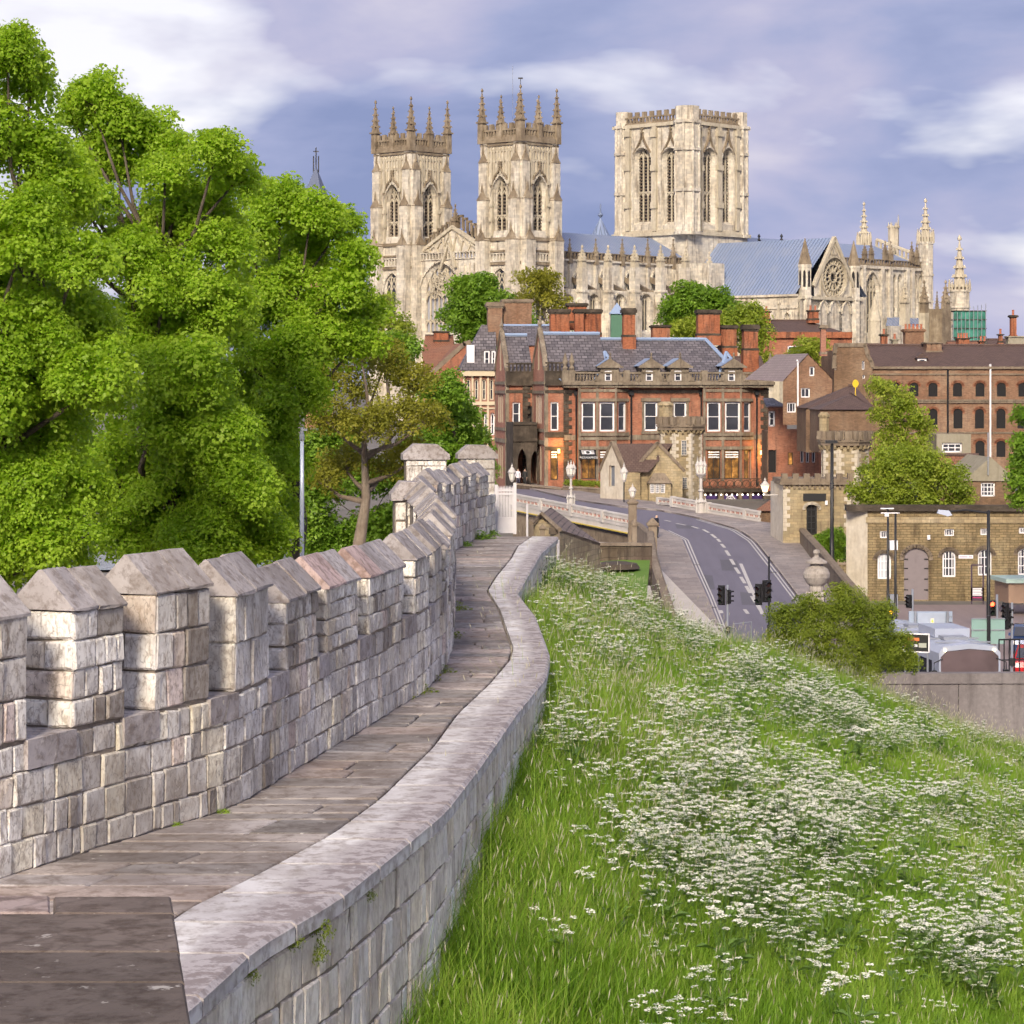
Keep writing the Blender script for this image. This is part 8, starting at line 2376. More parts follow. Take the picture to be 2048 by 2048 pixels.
# chapter house roof behind the nave
m = MB(); c = P(1201, 470, 668); m.cone((c.x, c.y), 21 * 668 / FPX, .15, P(0, 476, 668).z, P(0, 437, 668).z, 8); m.tube([(c.x, c.y, P(0, 437, 668).z), (c.x, c.y, P(0, 408, 668).z)], .16, 5); m.lathe((c.x, c.y, P(0, 430, 668).z), [(.1, -.8), (.7, 0), (.1, .8)], 6)
m.cone((c.x, c.y), 20 * 668 / FPX, 20 * 668 / FPX, ZM, P(0, 476, 668).z, 8); m.build("chapter_house", M_LEADR, minster)
for x in (1518, 1563): p = P(x, 484, TT.y + 18); m = MB(); m.lathe((p.x, p.y, p.z - 3), [(.3, 0), (.25, 3), (.5, 3.4), (.15, 4), (.4, 4.4), (.05, 5)], 6); m.build("ridge_finial", M_BLACK, minster)
# --- spired tower in scaffolding, right
sc = empty("spired_church_tower", P(1917, 690, 690), "slender spired stone tower rising from green scaffold netting at far right", "church tower")
spire_turret(sc, 1919, 690, 690, 582, 570, 480, 42)
scf = empty("scaffolding", P(1938, 690, 676), "tube scaffolding wrapped in green netting around the spired tower's base", "scaffolding")
M_NET, nt, b, out = nodes_of("green_netting")
v = coords(nt); c_ = ramp(nt, noise(nt, v, .35, 5, .6), [(.35, (.02, .12, .09)), (.6, (.06, .27, .21)), (.75, (.16, .4, .33))])
nt.links.new(c_, b.inputs['Base Color']); b.inputs['Roughness'].default_value = .7
nf_ = Fr(P(1906, 690, 674), (1, .05)); nw_ = nf_.px(1971)
for k in range(4):
 b0 = nf_.px(0, 690 - 18 * k)[1]; b1 = nf_.px(0, 690 - 18 * (k + 1) + 1.5)[1]
 m = MB(); n = 10
 for q in range(n):
  a0, a1 = nw_ * q / n, nw_ * (q + 1) / n; j = .25 * ((q % 2) - .5); j2 = .25 * (((q + 1) % 2) - .5)
  m.poly([nf_.pt(a0, b0, j), nf_.pt(a1, b0, j2), nf_.pt(a1, b1, j2), nf_.pt(a0, b1, j)])
 m.poly([nf_.pt(nw_, b0, 0), nf_.pt(nw_, b0, -9), nf_.pt(nw_, b1, -9), nf_.pt(nw_, b1, 0)])
 m.build("netting", M_NET, scf)
 m = MB(); m.fbox(nf_, -.3, b1, nw_ + .3, b1 + .18, -9, .3); m.build("scaffold_deck", M_SOOT, scf)
for k in range(9):
 a = nw_ * k / 8; m = MB(); top = nf_.px(0, 602 + (k * 7) % 9)[1] if k > 3 else nf_.px(0, 622)[1]
 m.tube([nf_.pt(a, 0, .35), nf_.pt(a, top, .35)], .1, 5); m.build("standard_pole", M_GREYM, scf)
# --- slate-roofed belfry of another church behind the trees
bl_ = empty("church_belfry", P(632, 700, 480), "distant church belfry with blue slate pyramid roof behind the maples", "church tower")
kk = 480 / FPX; c = P(632, 392, 480)
m = MB(); m.cone((c.x, c.y), 19 * kk * 1.3, 19 * kk * 1.3, ZM, P(0, 396, 480).z, 4, 0, .5); m.build("tower", M_BRICKP, bl_)
m = MB(); m.cone((c.x, c.y), 23 * kk * 1.3, 6 * kk, P(0, 398, 480).z, P(0, 345, 480).z, 4, 0, .5); m.cone((c.x, c.y), 6 * kk, .1, P(0, 345, 480).z, P(0, 335, 480).z, 4, 0, .5); m.build("roof", plain("blue_slate", (.09, .115, .19), .5), bl_)
for dx in (-5, 0, 5):
 p = P(632 + dx, 345, 480); m = MB(); m.tube([tuple(p), (p.x, p.y, P(0, 295 if dx == 0 else 312, 480).z)], .12, 5)
 if dx == 0: m.fbox(Fr((p.x, p.y, 0), (1, 0)), -.5, P(0, 304, 480).z, .5, P(0, 302, 480).z, -.06, .06)
 m.build("finial", M_BLACK, bl_)
# ---------------------------------------------------------------- street furniture, vehicles, people
def zroad(d): return max(zr(d), .62)
# lamp mast behind the wall
p = P(604, 1130, 60); root = empty("lamp_mast", (p.x, 60, .5), "slim pale grey lamp mast standing in front of the maples", "lamp post")
m = MB(); m.tube([(p.x, 60, .5), (p.x, 60, P(0, 1000, 60).z), (p.x, 60, P(0, 872, 60).z)], [.06, .05, .042], 10); m.build("pole", plain("galvanised_pale", (.5, .55, .66), .4, .3, var=.08), root, smooth=True)
m = MB(); zt_2 = P(0, 872, 60).z; m.lathe((p.x, 60, zt_2), [(.06, -.1), (.06, 0), (.045, .05), (.03, .18), (.02, .2)], 8); m.fbox(Fr((p.x, 60, zt_2), (1, 0)), .0, .12, .12, .17, -.05, .05); m.build("camera_fitting", M_GREYM, root)
# white iron gate closing the far end of the walk
gd = 56.2; gf_ = Fr(P(991, 1068, gd), (1, .03)); gw_ = gf_.px(1031); gh = gf_.px(1000, 975)[1]
root = empty("iron_gate", tuple(gf_.pt(gw_ / 2, 0)), "white painted spiked iron gate at the far end of the wall walk", "gate")
M_GATE = plain("gate_paint", (.6, .58, .6), .45, var=.06)
m = MB(); m.fbox(gf_, -.02, 0, .05, gh + .06, -.04, .04); m.fbox(gf_, gw_ - .05, 0, gw_ + .02, gh + .1, -.04, .04)
for b in (.02, .33, gh * .84, gh * .92): m.fbox(gf_, 0, b, gw_, b + .035, -.025, .025)
m.build("gate_frame", M_GATE, root)
m = MB(); m.fbox(gf_, .03, .04, gw_ - .03, .34, -.012, .012); m.build("kick_panel", M_GATE, root)
for k in range(1, 13):
 a = gw_ * k / 13; m = MB(); m.fbox(gf_, a - .011, .33, a + .011, gh - .03, -.011, .011); q = gf_.pt(a, gh - .03); m.cone((q.x, q.y), .016, .002, q.z, q.z + .07, 4); m.build("gate_bar", M_GATE, root)
m = MB(); q = gf_.pt(gw_ + .25, 0, .1); m.tube([(q.x, q.y, ZW - .2), (q.x, q.y, P(0, 1008, gd).z)], .025, 6); m.build("hand_post", M_GATE, root)
# stone-slated hut below the walk
root = empty("slated_hut", P(1110, 1090, 104), "low stone hut with mossy stone-slate roof below the walk's end", "hut")
M_SSLATE = roofmat("stone_slate", (.12, .085, .075), (.2, .15, .13), (.15, .115, .1), .35, .22, .03, .8, (.36, .33, .3), .5)
A, B, C, D = P(1084, 1029, 100), P(1102, 1014, 106), P(1200, 1086, 104), P(1119, 1059, 98)
E2 = P(1062, 1046, 99); F2 = E2 + (B - A)
m = MB(); m.poly([A, B, C, D]); m.poly([A, E2, F2, B]); m.poly([B, C, F2])
m.poly([D, C, C - Vector((0, 0, .12)), D - Vector((0, 0, .12))]); m.build("roof", M_SSLATE, root)
m = MB(); m.tube([E2 + Vector((0, -.15, 0)), A + Vector((0, -.15, .03)), D + Vector((0, -.15, 0))], .1, 5); m.build("bargeboard", M_SANDP, root)
m = MB(); m.poly([A - Vector((0, -.2, .1)), E2 - Vector((-.1, -.2, .1)), E2 - Vector((-.1, -.2, 3)), D - Vector((.1, -.2, 3)), D - Vector((.1, -.2, .1))]); m.poly([D, C, C - Vector((0, 0, 3)), D - Vector((0, 0, 3))]); m.build("wall", M_YSTONE, root)
m = MB(); fr = Fr(P(1098, 1068, 98.2), (1, .05)); m.fbox(fr, 0, 0, .35, .25, -.05, .03); m.build("vent", M_SOOT, root)
def lantern(root, x, yb, yt, d, lit=False, w=13):
 k = d / FPX; b = P(x, yb, d); H = (yb - yt) * k; r = w * k / 2
 m = MB(); m.lathe(tuple(b), [(r * .5, 0), (r * .95, H * .42)], 6); gl_ = m.build("lantern_glass", plain("lantern_glass_%d" % x, (.75, .72, .66), .3, emit=(1, .75, .35) if lit else None, estr=1.5), root)
 m = MB(); m.lathe(tuple(b), [(r * 1.15, H * .42), (r * 1.1, H * .47), (r * .55, H * .66), (r * .2, H * .76), (r * .3, H * .8), (r * .12, H * .88), (.01, H)], 8); m.lathe(tuple(b), [(r * .25, -H * .12), (r * .6, 0)], 8)
 for q in range(6):
  a = q * math.pi / 3; m.tube([(b.x + r * .5 * math.cos(a), b.y + r * .5 * math.sin(a), b.z), (b.x + r * .97 * math.cos(a), b.y + r * .97 * math.sin(a), b.z + H * .43)], .02, 4)
 m.build("lantern_cap", M_IRONW, root)
def ornate_lamp(x, ybase, yt, d, label, lit=False, arms=True):
 k = d / FPX; b = P(x, ybase, d); H = (ybase - yt) * k
 root = empty("bridge_lamp", tuple(b), label, "street lamp", "white ornate lamps on the bridge")
 m = MB(); Q = lambda r_, t: (r_ * H, t * H)
 m.lathe(tuple(b), [Q(.075, 0), Q(.075, .06), Q(.055, .08), Q(.055, .22), Q(.08, .24), Q(.03, .3), Q(.026, .4), Q(.05, .42), Q(.024, .46), Q(.024, .62), Q(.06, .66), Q(.09, .69), Q(.02, .71)], 10); m.build("column", M_IRONW, root, smooth=True)
 if arms:
  for s_ in (-1, 1):
   m = MB(); m.lathe((b.x + s_ * .07 * H, b.y, b.z), [Q(.018, 0), Q(.018, .2), Q(.03, .22), Q(.012, .28), Q(.001, .32)], 8); m.build("bollard", M_IRONW, root)
   lantern(root, x + s_ * .055 * (ybase - yt), ybase - (ybase - yt) * .71, ybase - (ybase - yt) * .98, d, lit, 9)
 lantern(root, x, ybase - (ybase - yt) * .71, yt, d - .15, lit, 12)
ornate_lamp(1142, 1018, 920, 204, "white triple-lantern lamp on the near bridge parapet")
ornate_lamp(1402, 1034, 910, 203, "white triple-lantern lamp on the far bridge parapet before the toll house")
for x, yb, yt, ybs, d, lab, lit, mt in ((1024, 960, 925, 985, 222, "small white lantern on a post behind the iron gate", False, M_BLACK), (1248, 960, 924, 1010, 214, "white lantern on a dark post by the toll house's left gable", False, M_BLACK),
          (1265, 993, 966, 1000, 190, "white lantern crowning the tall gate pier", False, M_IRONW)):
 root = empty("lantern_post", P(x, ybs, d), lab, "street lamp"); b = P(x, ybs, d); m = MB(); m.tube([tuple(b), (b.x, b.y, P(0, yb, d).z)], .06, 6); m.build("post", mt, root); lantern(root, x, yb, yt, d, lit, 15)
root = empty("wall_lantern", P(1530, 985, 186), "glowing amber lantern on a bracket at the gate lodge corner", "lantern")
lantern(root, 1530, 984, 954, 186, True, 17); m = MB(); b = P(1530, 987, 186); m.tube([(b.x, b.y, b.z), (b.x, b.y, b.z - .12), P(1556, 990, 185.5)], .05, 5); m.build("bracket", M_IRONW, root)
def signal_head(root, x0, y0, x1, y1, d, face=0, lit=None, board=True):
 k = d / FPX; a = P(x0, y1, d); w = (x1 - x0) * k; H = (y1 - y0) * k
 fr = Fr(a, (math.cos(face), math.sin(face)))
 m = MB(); m.fbox(fr, w * .15, 0, w * .85, H, -.14, 0)
 hd = m.build("signal_head", M_BLACK, root)
 if board: m = MB(); m.fbox(fr, 0, -.06, w, H + .06, -.17, -.145); m.build("backing_board", M_BLACK, hd)
 for q, cc in enumerate(((.01, .02, .012), (.02, .014, .008), (.025, .01, .01))):
  b = H * (q + .5) / 3; c = fr.pt(w / 2, b, .01); on = lit == ('g', 'a', 'r')[q]
  nm = "lens_%s%s" % (q, "on" if on else "")
  mt = MATS.get(nm) or plain(nm, cc, .2, emit=((.9, .06, .02), (1, .35, .02), (.1, .9, .4))[(2 - q)] if on else None, estr=6)
  m = MB(); m.poly([fr.pt(w / 2 + w * .26 * math.cos(t * .524), b + w * .26 * math.sin(t * .524), .012) for t in range(12)]); m.build("lens", mt, hd)
  m = MB()
  for t in range(7):
   t0, t1 = t * math.pi / 7, (t + 1) * math.pi / 7
   m.poly([fr.pt(w / 2 + w * .3 * math.cos(t0), b + w * .3 * math.sin(t0), 0), fr.pt(w / 2 + w * .3 * math.cos(t1), b + w * .3 * math.sin(t1), 0), fr.pt(w / 2 + w * .3 * math.cos(t1), b + w * .3 * math.sin(t1), .2), fr.pt(w / 2 + w * .3 * math.cos(t0), b + w * .3 * math.sin(t0), .2)])
  m.build("hood", M_BLACK, hd)
def signal(label, xp, yt, d, heads, h=None, grey=True, box=True):
 b = P(xp, yt, d); root = empty("traffic_light", (b.x, d, zroad(d)), label, "traffic light", "traffic lights at the junction")
 m = MB(); m.tube([(b.x, d, zroad(d)), (b.x, d, b.z)], .055, 8); m.build("pole", M_GREYM if grey else M_BLACK, root, smooth=True)
 for (x0, y0, x1, y1, f, lit) in heads: signal_head(root, x0, y0, x1, y1, d - .15, f, lit)
 if box: m = MB(); m.fbox(Fr((b.x, d - .06, zroad(d)), (1, 0)), -.12, .95, .12, 1.3, -.02, .14); m.build("push_button", M_BLACK, root)
signal("traffic light with two unlit heads left of the road's near end", 1455, 1170, 137, [(1434, 1173, 1449, 1208, -.5, None), (1457, 1180, 1468, 1208, .9, None)])
signal("taller traffic light on a black post right of the near lane", 1538, 1113, 138, [(1508, 1170, 1523, 1208, -.5, None), (1527, 1163, 1546, 1203, .3, None)], grey=False)
signal("traffic light showing red beside the green sign back", 1994, 1189, 122, [(1976, 1204, 1993, 1230, 0, 'r')])
signal("dark traffic light with hooded heads right of the red one", 2024, 1205, 121, [(2002, 1208, 2016, 1238, -.6, None), (2013, 1216, 2029, 1258, .7, None)])
signal("short traffic light by the warehouse's arched door", 1825, 1178, 134, [(1810, 1192, 1822, 1214, -.6, None)], box=False)
signal("traffic light with amber lamp half hidden by the shrub", 1784, 1208, 126, [(1774, 1210, 1788, 1240, 0, 'a')], box=False)
def post(name, label, x, yt, yb, d, r, mat, cat="lamp post", group=None):
 b = P(x, yb, d); t = P(x, yt, d); root = empty(name, tuple(b), label, cat, group)
 m = MB(); m.tube([(b.x, b.y, b.z - .5), (b.x, b.y, b.z + (t.z - b.z) * .25), (b.x, b.y, t.z)], [r * 1.35, r, r * .8], 9); m.build("column", mat, root, smooth=True)
 return root
r_ = post("street_lamp", "tall black lamp column in front of the gate lodge door", 1664, 884, 1130, 172, .13, M_BLACK)
m = MB(); fr = Fr(P(1664, 884, 172), (1, 0)); m.fbox(fr, -.45, -.1, .35, .12, -.2, .2); m.build("lamp_head", M_BLACK, r_)
r_ = post("street_lamp", "curved-arm street lamp with pale head at the right", 1977, 1021, 1285, 118, .09, M_BLACK)
T_p = P(1977, 1026, 118); Lp = P(1886, 1024, 118)
m = MB(); m.tube([T_p, T_p.lerp(Lp, .5) + Vector((0, 0, .12)), Lp], [.05, .045, .04], 7); m.build("arm", M_BLACK, r_)
m = MB(); a = P(1904, 1030, 118); b = P(1874, 1020, 118); fr = Fr(a, (1, 0)); L_ = b.x - a.x
m.prism([fr.pt(0, .0, -.1), fr.pt(L_ * .3, -.06, -.12), fr.pt(L_, .08, -.1), fr.pt(L_ * .9, .24, -.1), fr.pt(L_ * .2, .2, -.1)], [fr.pt(0, .0, .1), fr.pt(L_ * .3, -.06, .12), fr.pt(L_, .08, .1), fr.pt(L_ * .9, .24, .1), fr.pt(L_ * .2, .2, .1)]); m.build("lamp_head", plain("lamp_head_grey", (.45, .5, .62), .3), r_)
r_ = post("camera_post", "left of two black camera posts before the ochre warehouse", 1776, 1018, 1215, 140, .07, M_BLACK, "post", "black camera posts")
m = MB(); fr = Fr(P(1776, 1018, 140), (1, 0)); m.fbox(fr, -.4, 0, .3, .06, -.1, .1); m.fbox(fr, .08, -2.2, .5, -1.7, -.2, .2); m.build("cameras", M_WHITE, r_)
m = MB(); m.fbox(fr, .08, -5.6, .5, -4.6, -.2, .2); m.build("junction_box", M_GREYM, r_)
r_ = post("camera_post", "right of two black camera posts before the ochre warehouse", 1791, 1027, 1240, 132, .07, M_BLACK, "post", "black camera posts")
m = MB(); fr = Fr(P(1791, 1027, 132), (1, 0)); m.fbox(fr, -.75, 0, .2, .05, -.06, .06); m.fbox(fr, -.55, -.15, -.35, 0, -.08, .08); m.build("bracket_arm", M_WHITE, r_)
# back of a variable message sign, green sign back, display board
fr = Fr(P(1818, 1276, 113), (1, -.03)); w_ = fr.px(1905); h_ = fr.px(1850, 1223)[1]
root = empty("message_sign", tuple(fr.pt(w_ / 2, -.4)), "grey back of a large message sign with a yellow warning label", "sign")
M_PANEL = plain("grey_panel", (.3, .36, .46), .45, .1, var=.06)
m = MB(); m.fbox(fr, 0, 0, w_, h_, -.12, 0); m.build("sign_panel", M_PANEL, root)
m = MB(); m.fbox(fr, w_ * .2, h_ * .06, w_ * .82, h_ * .95, 0, .1); m.build("control_box", plain("control_box_grey", (.36, .41, .5), .4, .1), root)
m = MB(); m.fbox(fr, w_ * .49, h_ * .58, w_ * .57, h_ * .74, .1, .108); lb = m.build("warning_label", plain("cream_label", (.8, .75, .5), .5), root)
m = MB(); m.prism([fr.pt(w_ * .505, h_ * .61, .11), fr.pt(w_ * .555, h_ * .61, .11), fr.pt(w_ * .53, h_ * .71, .11)], [fr.pt(w_ * .505, h_ * .61, .114), fr.pt(w_ * .555, h_ * .61, .114), fr.pt(w_ * .53, h_ * .71, .114)]); m.build("triangle", plain("yellow_ink", (.8, .6, .05), .5), lb)
for t in (.14, .88):
 m = MB(); q = fr.pt(w_ * t, 0, .06); m.tube([(q.x, q.y, .5), (q.x, q.y, q.z + h_ * 1.02)], .06, 7); m.build("post", M_GREYM, root)
for b in (.2, .4, .6, .8):
 m = MB(); m.fbox(fr, w_ * .88, h_ * b, w_ * .99, h_ * b + .03, 0, .05); m.build("bracket", M_GREYM, root)
fr = Fr(P(1943, 1288, 111), (1, .02)); w_ = fr.px(2010); h_ = fr.px(1980, 1236)[1]
root = empty("road_sign", tuple(fr.pt(w_ / 2, -1)), "blank green back of a rectangular road sign on the lamp column", "sign")
m = MB(); m.fbox(fr, 0, 0, w_, h_, -.03, 0); m.build("sign_panel", plain("sage_panel", (.22, .36, .33), .5, var=.08), root)
m = MB(); m.fbox(fr, 0, h_ * .52, w_, h_ * .56, 0, .04); m.fbox(fr, 0, h_ * .96, w_, h_, 0, .04); m.build("stiffener", M_GREYM, root)
m = MB(); q = fr.pt(w_ * .5, 0, .1); m.tube([(q.x, q.y, .5), (q.x, q.y, q.z + h_ * 1.1)], .08, 8); m.build("post", M_BLACK, root)
fr = Fr(P(1807, 1303, 100), (1, -.35)); w_ = fr.px(1858); h_ = fr.px(1807, 1267)[1]
root = empty("display_board", tuple(fr.pt(w_ / 2, -1)), "dark bus stop display board with coloured lines partly behind the shrub", "sign")
m = MB(); m.fbox(fr, 0, 0, w_, h_, -.08, 0); m.build("board", plain("display_dark", (.03, .03, .028), .3), root)
m = MB(); m.bar(fr, o_rect(0, 0, w_, h_), .05, -.08, .03, 0, True); m.build("board_frame", M_WHITE, root)
for (t0, t1, b0, b1, cc) in ((.15, .62, .62, .78, (.75, .2, .06)), (.08, .2, .3, .4, (.6, .2, .1)), (.2, .36, .28, .44, (.1, .35, .55)), (.42, .55, .28, .42, (.6, .6, .62)), (.6, .9, .25, .5, (.4, .42, .35))):
 m = MB(); m.fbox(fr, w_ * t0, h_ * b0, w_ * t1, h_ * b1, 0, .008); m.build("text_line", plain("ink_%d" % int(t0 * 100), cc, .5), root)
for t in (.06, .94):
 m = MB(); q = fr.pt(w_ * t, 0, -.04); m.tube([(q.x, q.y, .5), (q.x, q.y, q.z + .2)], .04, 6); m.build("post", M_GREYM, root)
# dark notice board with white text lines
fr = Fr(P(1942, 1208, 150), (1, .0)); w_ = fr.px(1968); h_ = fr.px(1942, 1130)[1]
root = empty("notice_board", tuple(fr.pt(w_ / 2, 0)), "narrow dark notice board with white lines of text before the warehouse", "sign")
M_NB = plain("notice_dark", (.05, .03, .05), .5)
m = MB(); m.fbox(fr, 0, h_ * .08, w_, h_ * .42, -.06, 0); m.build("board", M_NB, root)
m = MB(); m.bar(fr, [(0.04, 0), (.04, h_), (w_ - .04, h_), (w_ - .04, 0)], .08, -.05, .0); m.build("frame", M_NB, root)
for i, b in enumerate((.39, .35, .31, .27, .23)):
 m = MB(); m.fbox(fr, w_ * .12, h_ * b - .03, w_ * (.85 - .05 * (i % 2)), h_ * b + .03, 0, .008); m.build("text_line", M_WHITE, root)
m = MB(); m.fbox(fr, w_ * .12, h_ * .15, w_ * .8, h_ * .18, 0, .008); m.build("text_line", plain("magenta_ink", (.35, .03, .12), .5), root)
# pale kiosk at the right edge
fr = Fr(P(2014, 1187, 158), (1, .1)); w_ = fr.px(2110)
root = empty("kiosk", tuple(fr.pt(w_ / 2, 0)), "low brown kiosk with pale green flat roof at the right edge", "kiosk")
hk = fr.px(2014, 1166)[1]
m = MB(); m.fbox(fr, .1, -.6, w_, hk, -3, 0); m.build("body", plain("kiosk_brown", (.3, .2, .14), .7), root)
m = MB(); m.fbox(fr, -.1, hk, w_ + .2, hk + .25, -3.2, .2); m.build("flat_roof", plain("pale_green_roof", (.42, .56, .5), .6), root)
# concrete wall with panel joints
fr = Fr(P(1828, 1700, 95), (1, .03)); base_z = .3
root = empty("concrete_wall", (XY(1930, 95)[0], 95, .5), "long grey concrete retaining wall below the bus", "wall")
zt_w = P(1900, 1347, 95).z; fr = Fr((XY(1740, 95)[0], 95, -.5), (1, .03)); w_ = 13.0; H = zt_w + .5
M_CONC = stone("stained_concrete", (.14, .125, .125), (.2, .18, .18), (.25, .23, .23), (.09, .08, .08), .3, .6, None, fine=6, streak=.12)
for k in range(4):
 m = MB(); m.fbox(fr, w_ * k / 4 + .012, 0, w_ * (k + 1) / 4 - .012, H - .38, -.4, 0); m.build("wall_panel", M_CONC, root)
m = MB(); m.fbox(fr, -.1, H - .38, w_, H, -.5, .07); m.build("coping", M_CONC, root)
# ---- bus
def bus():
 c = P(1946, 1300, 103); z0 = .62; W, L, Hh = 2.5, 11.0, (P(0, 1288, 103).z - z0)
 root = empty("city_bus", (c.x, 103 + L / 2, z0), "white single-deck bus behind the concrete wall, front towards the camera", "bus")
 u = Vector((1, .12, 0)).normalized(); n = Vector((u.y, -u.x, 0))
 fr = Fr((c.x - u.x * W / 2 - .1, 103, z0), u)
 M_BUS = plain("bus_white", (.38, .42, .52), .25, var=.08)
 ws = o_rect(.14, Hh * .36, W - .14, Hh * .86)
 wsr = [(.07, Hh * .36), (W - .07, Hh * .36), (W - .07, Hh * .86), (W - .3, Hh * .92), (W / 2, Hh * .945), (.3, Hh * .92), (.07, Hh * .86)]
 m = MB(); prof = [(0, .25), (W, .25), (W, Hh * .9), (W - .18, Hh * .97), (W / 2, Hh), (.18, Hh * .97), (0, Hh * .9)]
 m.wall(fr, prof, [wsr], .06)
 np_ = len(prof)
 for i in range(np_):
  j = (i + 1) % np_; m.poly([fr.pt(*prof[i]), fr.pt(*prof[j]), fr.pt(*prof[j], -L), fr.pt(*prof[i], -L)])
 m.poly([fr.pt(a, b, -L) for a, b in reversed(prof)])
 m.build("body", M_BUS, root)
 m = MB(); m.poly([fr.pt(a, b, -.04) for a, b in wsr]); wso = m.build("windscreen", glass("bus_windscreen", (.1, .075, .08), .03), root)
 for x0, x1, y0 in ((.5, 1.15, .42), (1.3, 2.0, .4)): m = MB(); m.bar(fr, [(x0, Hh * y0 + .35), (x1, Hh * y0 - .02)], .035, -.03, .01); m.build("wiper", M_BLACK, wso)
 m = MB(); m.fbox(fr, .3, Hh * .82, W - .3, Hh * .89, -.1, -.06); m.build("destination_panel", M_BLACK, wso)
 for k in range(5):
  sf = Fr(fr.pt(0, 0, -L), -fr.n * -1)
  a0 = 1.0 + k * 2.0; m = MB()
  for s_ in (-.012, W + .012): m.poly([fr.pt(s_, Hh * .42, -a0), fr.pt(s_, Hh * .42, -a0 - 1.8), fr.pt(s_, Hh * .8, -a0 - 1.8), fr.pt(s_, Hh * .8, -a0)])
  m.build("side_window", M_GLASS, root)
 m = MB(); m.fbox(fr, .7, Hh * .99, W - .35, Hh + .32, -5.5, -3.0); m.build("roof_pod", M_BUS, root)
 for k in range(6): m = MB(); m.fbox(fr, .12, Hh * .985, W - .12, Hh * .985 + .05, -1.6 * k - .95, -1.6 * k - .85); m.build("roof_rib", M_GREYM, root)
 for a in (1.9, 7.2): m = MB(); m.fbox(fr, W * .3, Hh * .99, W * .7, Hh + .09, -a - .8, -a); m.build("roof_hatch", M_GREYM, root)
 m = MB(); m.fbox(fr, W * .2, .45, W * .8, .62, .0, .02); m.build("number_plate", plain("plate_yellow", (.75, .72, .6), .5), root)
 for s_ in (-.22, W + .22):
  m = MB(); m.fbox(fr, s_ - .1, Hh * .5, s_ + .1, Hh * .72, -.05, .15); m.tube([fr.pt(s_, Hh * .72, .05), fr.pt(s_, Hh * .8, .05), fr.pt(W * .06 if s_ < 0 else W * .94, Hh * .84, -.02)], .025, 5); m.build("wing_mirror", M_BLACK, root)
 for s_ in (.3, W - .3): m = MB(); m.fbox(fr, s_ - .2, .55, s_ + .2, .75, -.02, .02); m.build("headlight", plain("headlamp%d" % int(s_ * 10), (.8, .8, .75), .1, emit=(1, .9, .7), estr=2), root)
 for s_ in (.25, W - .25): m = MB(); q = fr.pt(s_, Hh * .93, .02); m.lathe((q.x, q.y, q.z), [(.01, -.05), (.05, 0), (.01, .05)], 6); m.build("marker_lamp", plain("marker%d" % int(s_ * 10), (1, .8, .4), .2, emit=(1, .75, .35), estr=8), root)
 for a in (2.2, 8.2):
  for s_ in (0.02, W - .3):
   m = MB(); p0 = fr.pt(s_, .48, -a); p1 = fr.pt(s_ + .28, .48, -a); ring = []
   for q_ in (p0, p1): ring.append([q_ + fr.n * (.48 * math.cos(t * .449)) + Vector((0, 0, .48 * math.sin(t * .449))) for t in range(14)])
   m.prism(ring[0], ring[1]); m.build("wheel", M_BLACK, root)
 m = MB(); m.fbox(fr, .3, Hh * .4, .65, Hh * .5, .01, .03); m.build("yellow_notice", plain("yellow_notice", (.7, .65, .05), .5), root)
bus()
